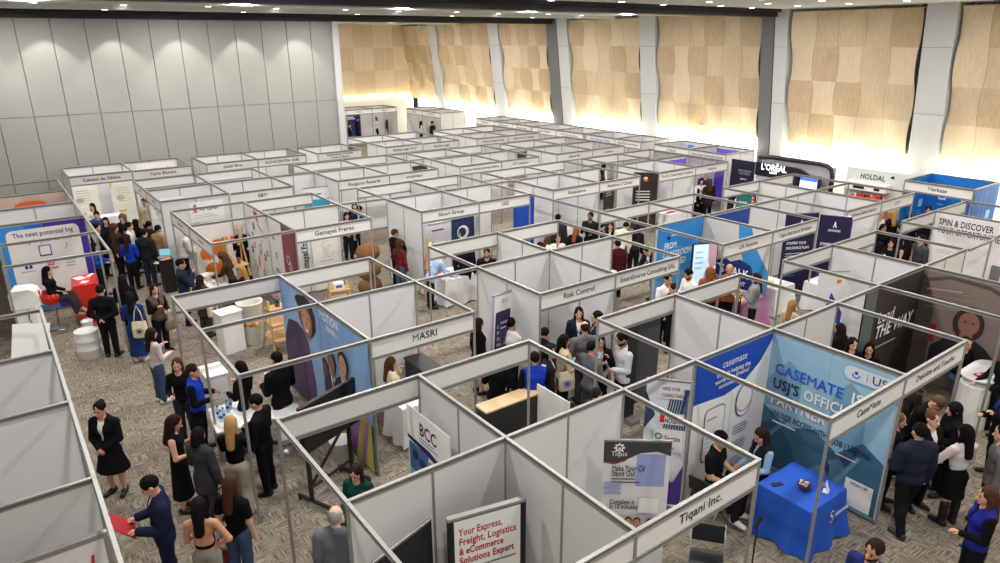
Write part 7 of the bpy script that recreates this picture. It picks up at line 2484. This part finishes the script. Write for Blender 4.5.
    (14.00, 9.58, 219, {'label': 'balding bearded person behind the auburn curls', 'h': 1.74, 'hair': ('bald', (74, 48, 36)), 'skin': 1, 'top': ('shirt', (150, 92, 56)), 'L': 'hold', 'R': 'hold', 'lod': 2}),
    (14.13, 8.91, 119, {'label': 'person in a grey sweater with a black bag at the pink table', 'f': True, 'h': 1.66, 'hair': ('long', (42, 28, 24)), 'top': ('puffer', (138, 140, 142)), 'L': 'phone', 'R': 'hold', 'lod': 1, 'bag': ('hand', 'R', (34, 32, 34), 'black bag hanging from the grey sweater')}),
    (13.88, 7.79, 359, {'label': 'blonde person in beige seated behind the white wall, long wavy hair', 'f': True, 'h': 1.62, 'skin': 3, 'seat': 0.47, 'legs': 'sit', 'hair': ('wavy', (150, 112, 70)), 'top': ('shirt', (206, 190, 150)), 'L': 'lap', 'R': 'lap', 'lod': 1}),
    (13.45, 6.44, 84, {'label': 'person with dark hair seated left of the dark printed mural', 'f': True, 'h': 1.62, 'seat': 0.47, 'legs': 'sit', 'hair': ('long', (42, 28, 24)), 'top': ('coat', (30, 28, 31)), 'L': 'lap', 'R': 'lap', 'lod': 1}),
    (12.35, 5.65, 239, {'label': 'person in black facing forward next to the dark printed mural wall', 'f': True, 'h': 1.62, 'hair': ('long', (20, 17, 18)), 'top': ('shirt', (19, 19, 22)), 'L': 'cross', 'R': 'cross', 'lod': 1}),
    (12.79, 5.52, 204, {'label': 'person seated in black, second by the edge of the dark mural wall', 'f': True, 'h': 1.6, 'seat': 0.55, 'legs': 'sit', 'hair': ('long', (20, 17, 18)), 'top': ('shirt', (19, 19, 22)), 'L': 'lap', 'R': 'lap', 'lod': 1}),
    (14.58, 4.55, 244, {'label': 'person in black and jeans seated at the end of the white round-ended counter', 'f': True, 'h': 1.66, 'seat': 0.5, 'legs': 'sit', 'hair': ('long', (20, 17, 18)), 'top': ('shirt', (19, 19, 22)), 'bottom': ('trousers', (62, 82, 110)), 'L': 'lap', 'R': 'lap', 'lod': 1, 'nod': 4}),
    (13.92, 3.66, 149, {'label': 'person in black leaning on the far end of the white round-ended counter', 'f': True, 'h': 1.66, 'hair': ('long', (42, 28, 24)), 'top': ('shirt', (19, 19, 22)), 'L': 'table', 'R': 'table', 'lod': 1}),
    (11.58, 4.29, 344, {'label': 'person with light brown hair in black, one hand on the chest, under the long-lettered board', 'f': True, 'h': 1.68, 'hair': ('long', (120, 88, 58)), 'top': ('shirt', (60, 50, 46)), 'L': 'cross', 'R': 'hold', 'lod': 1, 'lean': 10}),
    (11.23, 3.99, 264, {'label': 'person with grey-brown hair bowing forward under the long-lettered board', 'h': 1.72, 'hair': ('short', (92, 70, 54)), 'top': ('jacket', (19, 19, 22)), 'L': 'hold', 'R': 'hold', 'lod': 1, 'lean': 22, 'nod': 30}),
    (11.18, 3.42, 134, {'label': 'person in a black headscarf in profile beside the white counter', 'f': True, 'h': 1.64, 'hair': ('hijab', (20, 20, 22)), 'top': ('coat', (19, 19, 22)), 'L': 'hold', 'R': 'hold', 'lod': 1}),
    (10.54, 3.48, 249, {'label': 'smiling person in a black jacket and white shirt with brown hair pulled back', 'f': True, 'h': 1.68, 'hair': ('bun', (96, 62, 44)), 'skin': 3, 'top': ('jacket', (19, 19, 22)), 'inner': (226, 224, 220), 'L': 'hold', 'R': 'hold', 'lod': 1, 'nod': 2}),
    (10.53, 3.02, 66, {'label': 'person in a white blouse, black skirt and knee boots with her back turned', 'f': True, 'h': 1.66, 'hair': ('long', (20, 17, 18)), 'top': ('shirt', (214, 204, 206)), 'bottom': ('skirt', (19, 19, 22), 0.29, 0.05, 'boots'), 'L': 'wide', 'R': 'hold', 'lod': 1}),
    (9.81, 3.35, 58, {'label': 'person in a quilted navy jacket and black trousers seen from behind', 'h': 1.78, 'hair': ('short', (20, 17, 18)), 'top': ('puffer', (36, 40, 56)), 'shoes': (36, 46, 52), 'L': 'hold', 'R': 'down', 'lod': 1, 'legs': 'walk'}),
    (10.20, 3.82, 289, {'label': 'person with glasses and light brown hair holding a white sheet at the mural edge', 'f': True, 'h': 1.62, 'hair': ('mid', (110, 84, 62)), 'top': ('shirt', (19, 19, 22)), 'L': 'mouth', 'R': 'hold', 'lod': 1, 'paper': 'white sheet held at the mural edge beside the navy jacket'}),
    (9.08, 2.22, 129, {'label': 'person in a royal blue vest with a name tag carrying a water bottle, right edge', 'f': True, 'h': 1.7, 'hair': ('long', (74, 48, 36)), 'top': ('shirt', (19, 19, 22)), 'vest': (32, 40, 130), 'L': 'hold', 'R': 'down', 'lod': 1, 'bot': 1}),
    (6.93, 2.55, 172, {'label': 'bearded person with short hair at the bottom edge, only head showing', 'h': 1.76, 'hair': ('short', (42, 28, 24)), 'skin': 1, 'top': ('shirt', (40, 50, 110)), 'lod': 1, 'shadow': 1, 'nod': 6}),
    (8.59, 4.98, 159, {'label': 'person in a light blue shirt and black vest seated left of the blue-clothed table', 'f': True, 'h': 1.66, 'seat': 0.47, 'legs': 'sit', 'hair': ('long', (42, 28, 24)), 'top': ('shirt', (150, 180, 220)), 'bottom': ('skirt', (19, 19, 22), 0.3, 0.05), 'vest': (28, 28, 32), 'L': 'lap', 'R': 'lap', 'lod': 1, 'nod': 26}),
    (7.90, 5.29, 284, {'label': 'person in a black T-shirt and white sneakers seated near the Inc. board', 'h': 1.76, 'seat': 0.47, 'legs': 'sit', 'hair': ('short', (20, 17, 18)), 'top': ('shirt', (19, 19, 22)), 'sleeve': 's', 'bottom': ('trousers', (34, 32, 34)), 'shoes': (226, 224, 220), 'L': 'lap', 'R': 'lap', 'lod': 1, 'nod': 24}),
    (12.40, 3.09, 139, {'label': 'person in black and blue cut by the right frame edge beside the counter', 'f': True, 'h': 1.7, 'hair': ('long', (42, 28, 24)), 'top': ('coat', (19, 19, 22)), 'vest': (34, 44, 120), 'L': 'phone', 'R': 'hold', 'lod': 1}),
    (10.80, 2.65, 114, {'label': 'person in grey with a black shoulder bag at the right frame edge', 'h': 1.74, 'hair': ('short', (20, 17, 18)), 'top': ('shirt', (110, 108, 110)), 'lod': 1, 'bag': ('hand', 'L', (28, 26, 28), 'black shoulder bag at the right frame edge')}),
    (22.40, 10.09, 264, {'label': 'person in a beige jacket under the three-letter board at the right', 'h': 1.74, 'hair': ('bald', (74, 48, 36)), 'top': ('jacket', (206, 196, 176)), 'lod': 2}),
    (23.02, 10.00, 74, {'label': 'person with blonde curls in a black coat under the same right board', 'f': True, 'h': 1.7, 'hair': ('curly', (170, 130, 76)), 'top': ('coat', (19, 19, 22)), 'lod': 2}),
    (21.33, 9.46, 244, {'label': 'person with black hair facing out below the blonde curls', 'f': True, 'h': 1.62, 'hair': ('long', (20, 17, 18)), 'top': ('coat', (30, 28, 31)), 'lod': 2}),
    (21.53, 9.04, 64, {'label': 'person in a black puffy jacket beside the blonde curls', 'h': 1.66, 'hair': ('short', (20, 17, 18)), 'top': ('puffer', (36, 38, 40)), 'lod': 2}),
    (19.17, 8.51, 354, {'label': 'person in black with white collar low in the right aisle crowd', 'f': True, 'h': 1.64, 'hair': ('long', (20, 17, 18)), 'top': ('shirt', (226, 224, 220)), 'vest': (19, 19, 22), 'lod': 2}),
    (19.65, 8.43, 204, {'label': 'person in black with a yellow lanyard in the right aisle crowd', 'f': True, 'h': 1.66, 'hair': ('long', (20, 17, 18)), 'top': ('coat', (19, 19, 22)), 'lod': 2}),
    (24.52, 9.56, 204, {'label': 'person in white and black inside the bright blue booth', 'h': 1.7, 'hair': ('short', (20, 17, 18)), 'skin': 1, 'top': ('jacket', (19, 19, 22)), 'inner': (226, 224, 220), 'lod': 2}),
    (23.01, 9.47, 214, {'label': 'person in black at the mouth of the bright blue booth', 'f': True, 'h': 1.64, 'hair': ('long', (20, 17, 18)), 'top': ('coat', (19, 19, 22)), 'lod': 2}),
    (20.03, 8.17, 74, {'label': 'person in a black dress with a bare arm before the white discovery banner', 'f': True, 'h': 1.68, 'hair': ('long', (20, 17, 18)), 'top': ('dress', (19, 19, 22), 0.3, 0.04), 'sleeve': 'n', 'bottom': ('none', (19, 19, 22)), 'lod': 2}),
    (20.45, 7.99, 154, {'label': 'person in dark grey beside the white discovery banner', 'h': 1.74, 'hair': ('short', (20, 17, 18)), 'top': ('coat', (64, 70, 74)), 'lod': 2}),
    (20.08, 44.16, 324, {'label': 'person in black seated left at the far end navy banner', 'h': 1.7, 'hair': ('short', (42, 28, 24)), 'top': ('jacket', (19, 19, 22)), 'lod': 3}),
    (21.86, 46.67, 354, {'label': 'person in a navy suit standing right of the far end navy banner', 'h': 1.78, 'hair': ('short', (42, 28, 24)), 'top': ('jacket', (28, 34, 58)), 'inner': (226, 224, 220), 'lod': 3}),
    (23.46, 46.89, 204, {'label': 'person in a white blouse by the far end dark blue wall', 'f': True, 'h': 1.66, 'hair': ('long', (42, 28, 24)), 'top': ('shirt', (226, 224, 220)), 'lod': 3}),
    (24.22, 46.30, 224, {'label': 'tall person in a dark suit by the far end dark blue wall', 'h': 1.8, 'hair': ('short', (42, 28, 24)), 'top': ('jacket', (60, 62, 66)), 'lod': 3}),
    (24.67, 42.51, 354, {'label': 'person in white at the far wall booth', 'f': True, 'h': 1.66, 'hair': ('long', (42, 28, 24)), 'top': ('shirt', (226, 224, 220)), 'lod': 3}),
    (24.78, 41.22, 114, {'label': 'person in a dark suit at the far wall booth', 'h': 1.76, 'hair': ('short', (20, 17, 18)), 'top': ('jacket', (40, 42, 46)), 'lod': 3}),
    (25.97, 41.22, 224, {'label': 'person in black before the pale far wall panel', 'f': True, 'h': 1.68, 'hair': ('long', (42, 28, 24)), 'top': ('coat', (19, 19, 22)), 'lod': 3}),
    (16.95, 39.64, 34, {'label': 'dark-clothed person at the free edge of the grey partition', 'h': 1.72, 'hair': ('short', (20, 17, 18)), 'top': ('coat', (19, 19, 22)), 'lod': 3}),
]
for x, y, yaw, d in PEOPLE:
    d = dict(d)
    bag, ph, pp, fo, bo = (d.pop(k, None) for k in ('bag', 'ph', 'paper', 'folder', 'bot'))
    q = person(x, y, yaw, **d)
    if bag:
        s = 0 if bag[1] == 'L' else 1
        if bag[0] == 'tote':
            p = q['sh'][s].copy()
            out = (p - Vector((q['hip'].x, q['hip'].y, p.z))).normalized()
            back = Vector((-math.cos(math.radians(yaw)), -math.sin(math.radians(yaw)), 0))
            tote(p + (back*.17 - out*.03 if 'navy dress' in bag[2] else out*.085) + Vector((0, 0, .06)), yaw + (90 if 'navy dress' in bag[2] else 0), bag[2], badge=(40, 80, 190) if 'blue' in bag[2] else (40, 40, 46))
        else:
            p = q[bag[1]].copy()
            handbag(p + Vector((0, 0, -.01)), yaw+90, bag[2], bag[3])
    if ph:
        p = q['L']
        phone(p + Vector((math.cos(math.radians(yaw))*.02, math.sin(math.radians(yaw))*.02, .02)), yaw, ph)
    if pp:
        sheet(q['R'] + Vector((0, 0, .015)), yaw, (226, 226, 224), pp)
    if fo:
        sheet((q['L']+q['R'])/2 + Vector((math.cos(math.radians(yaw))*.06, math.sin(math.radians(yaw))*.06, .0)), yaw, (176, 24, 34), fo, .34, .34, 'folder', .8, .012)
    if bo:
        p = q['R']
        bottle(p.x, p.y, p.z-.17, 'water bottle in the hand of the blue-vested visitor at the right edge')
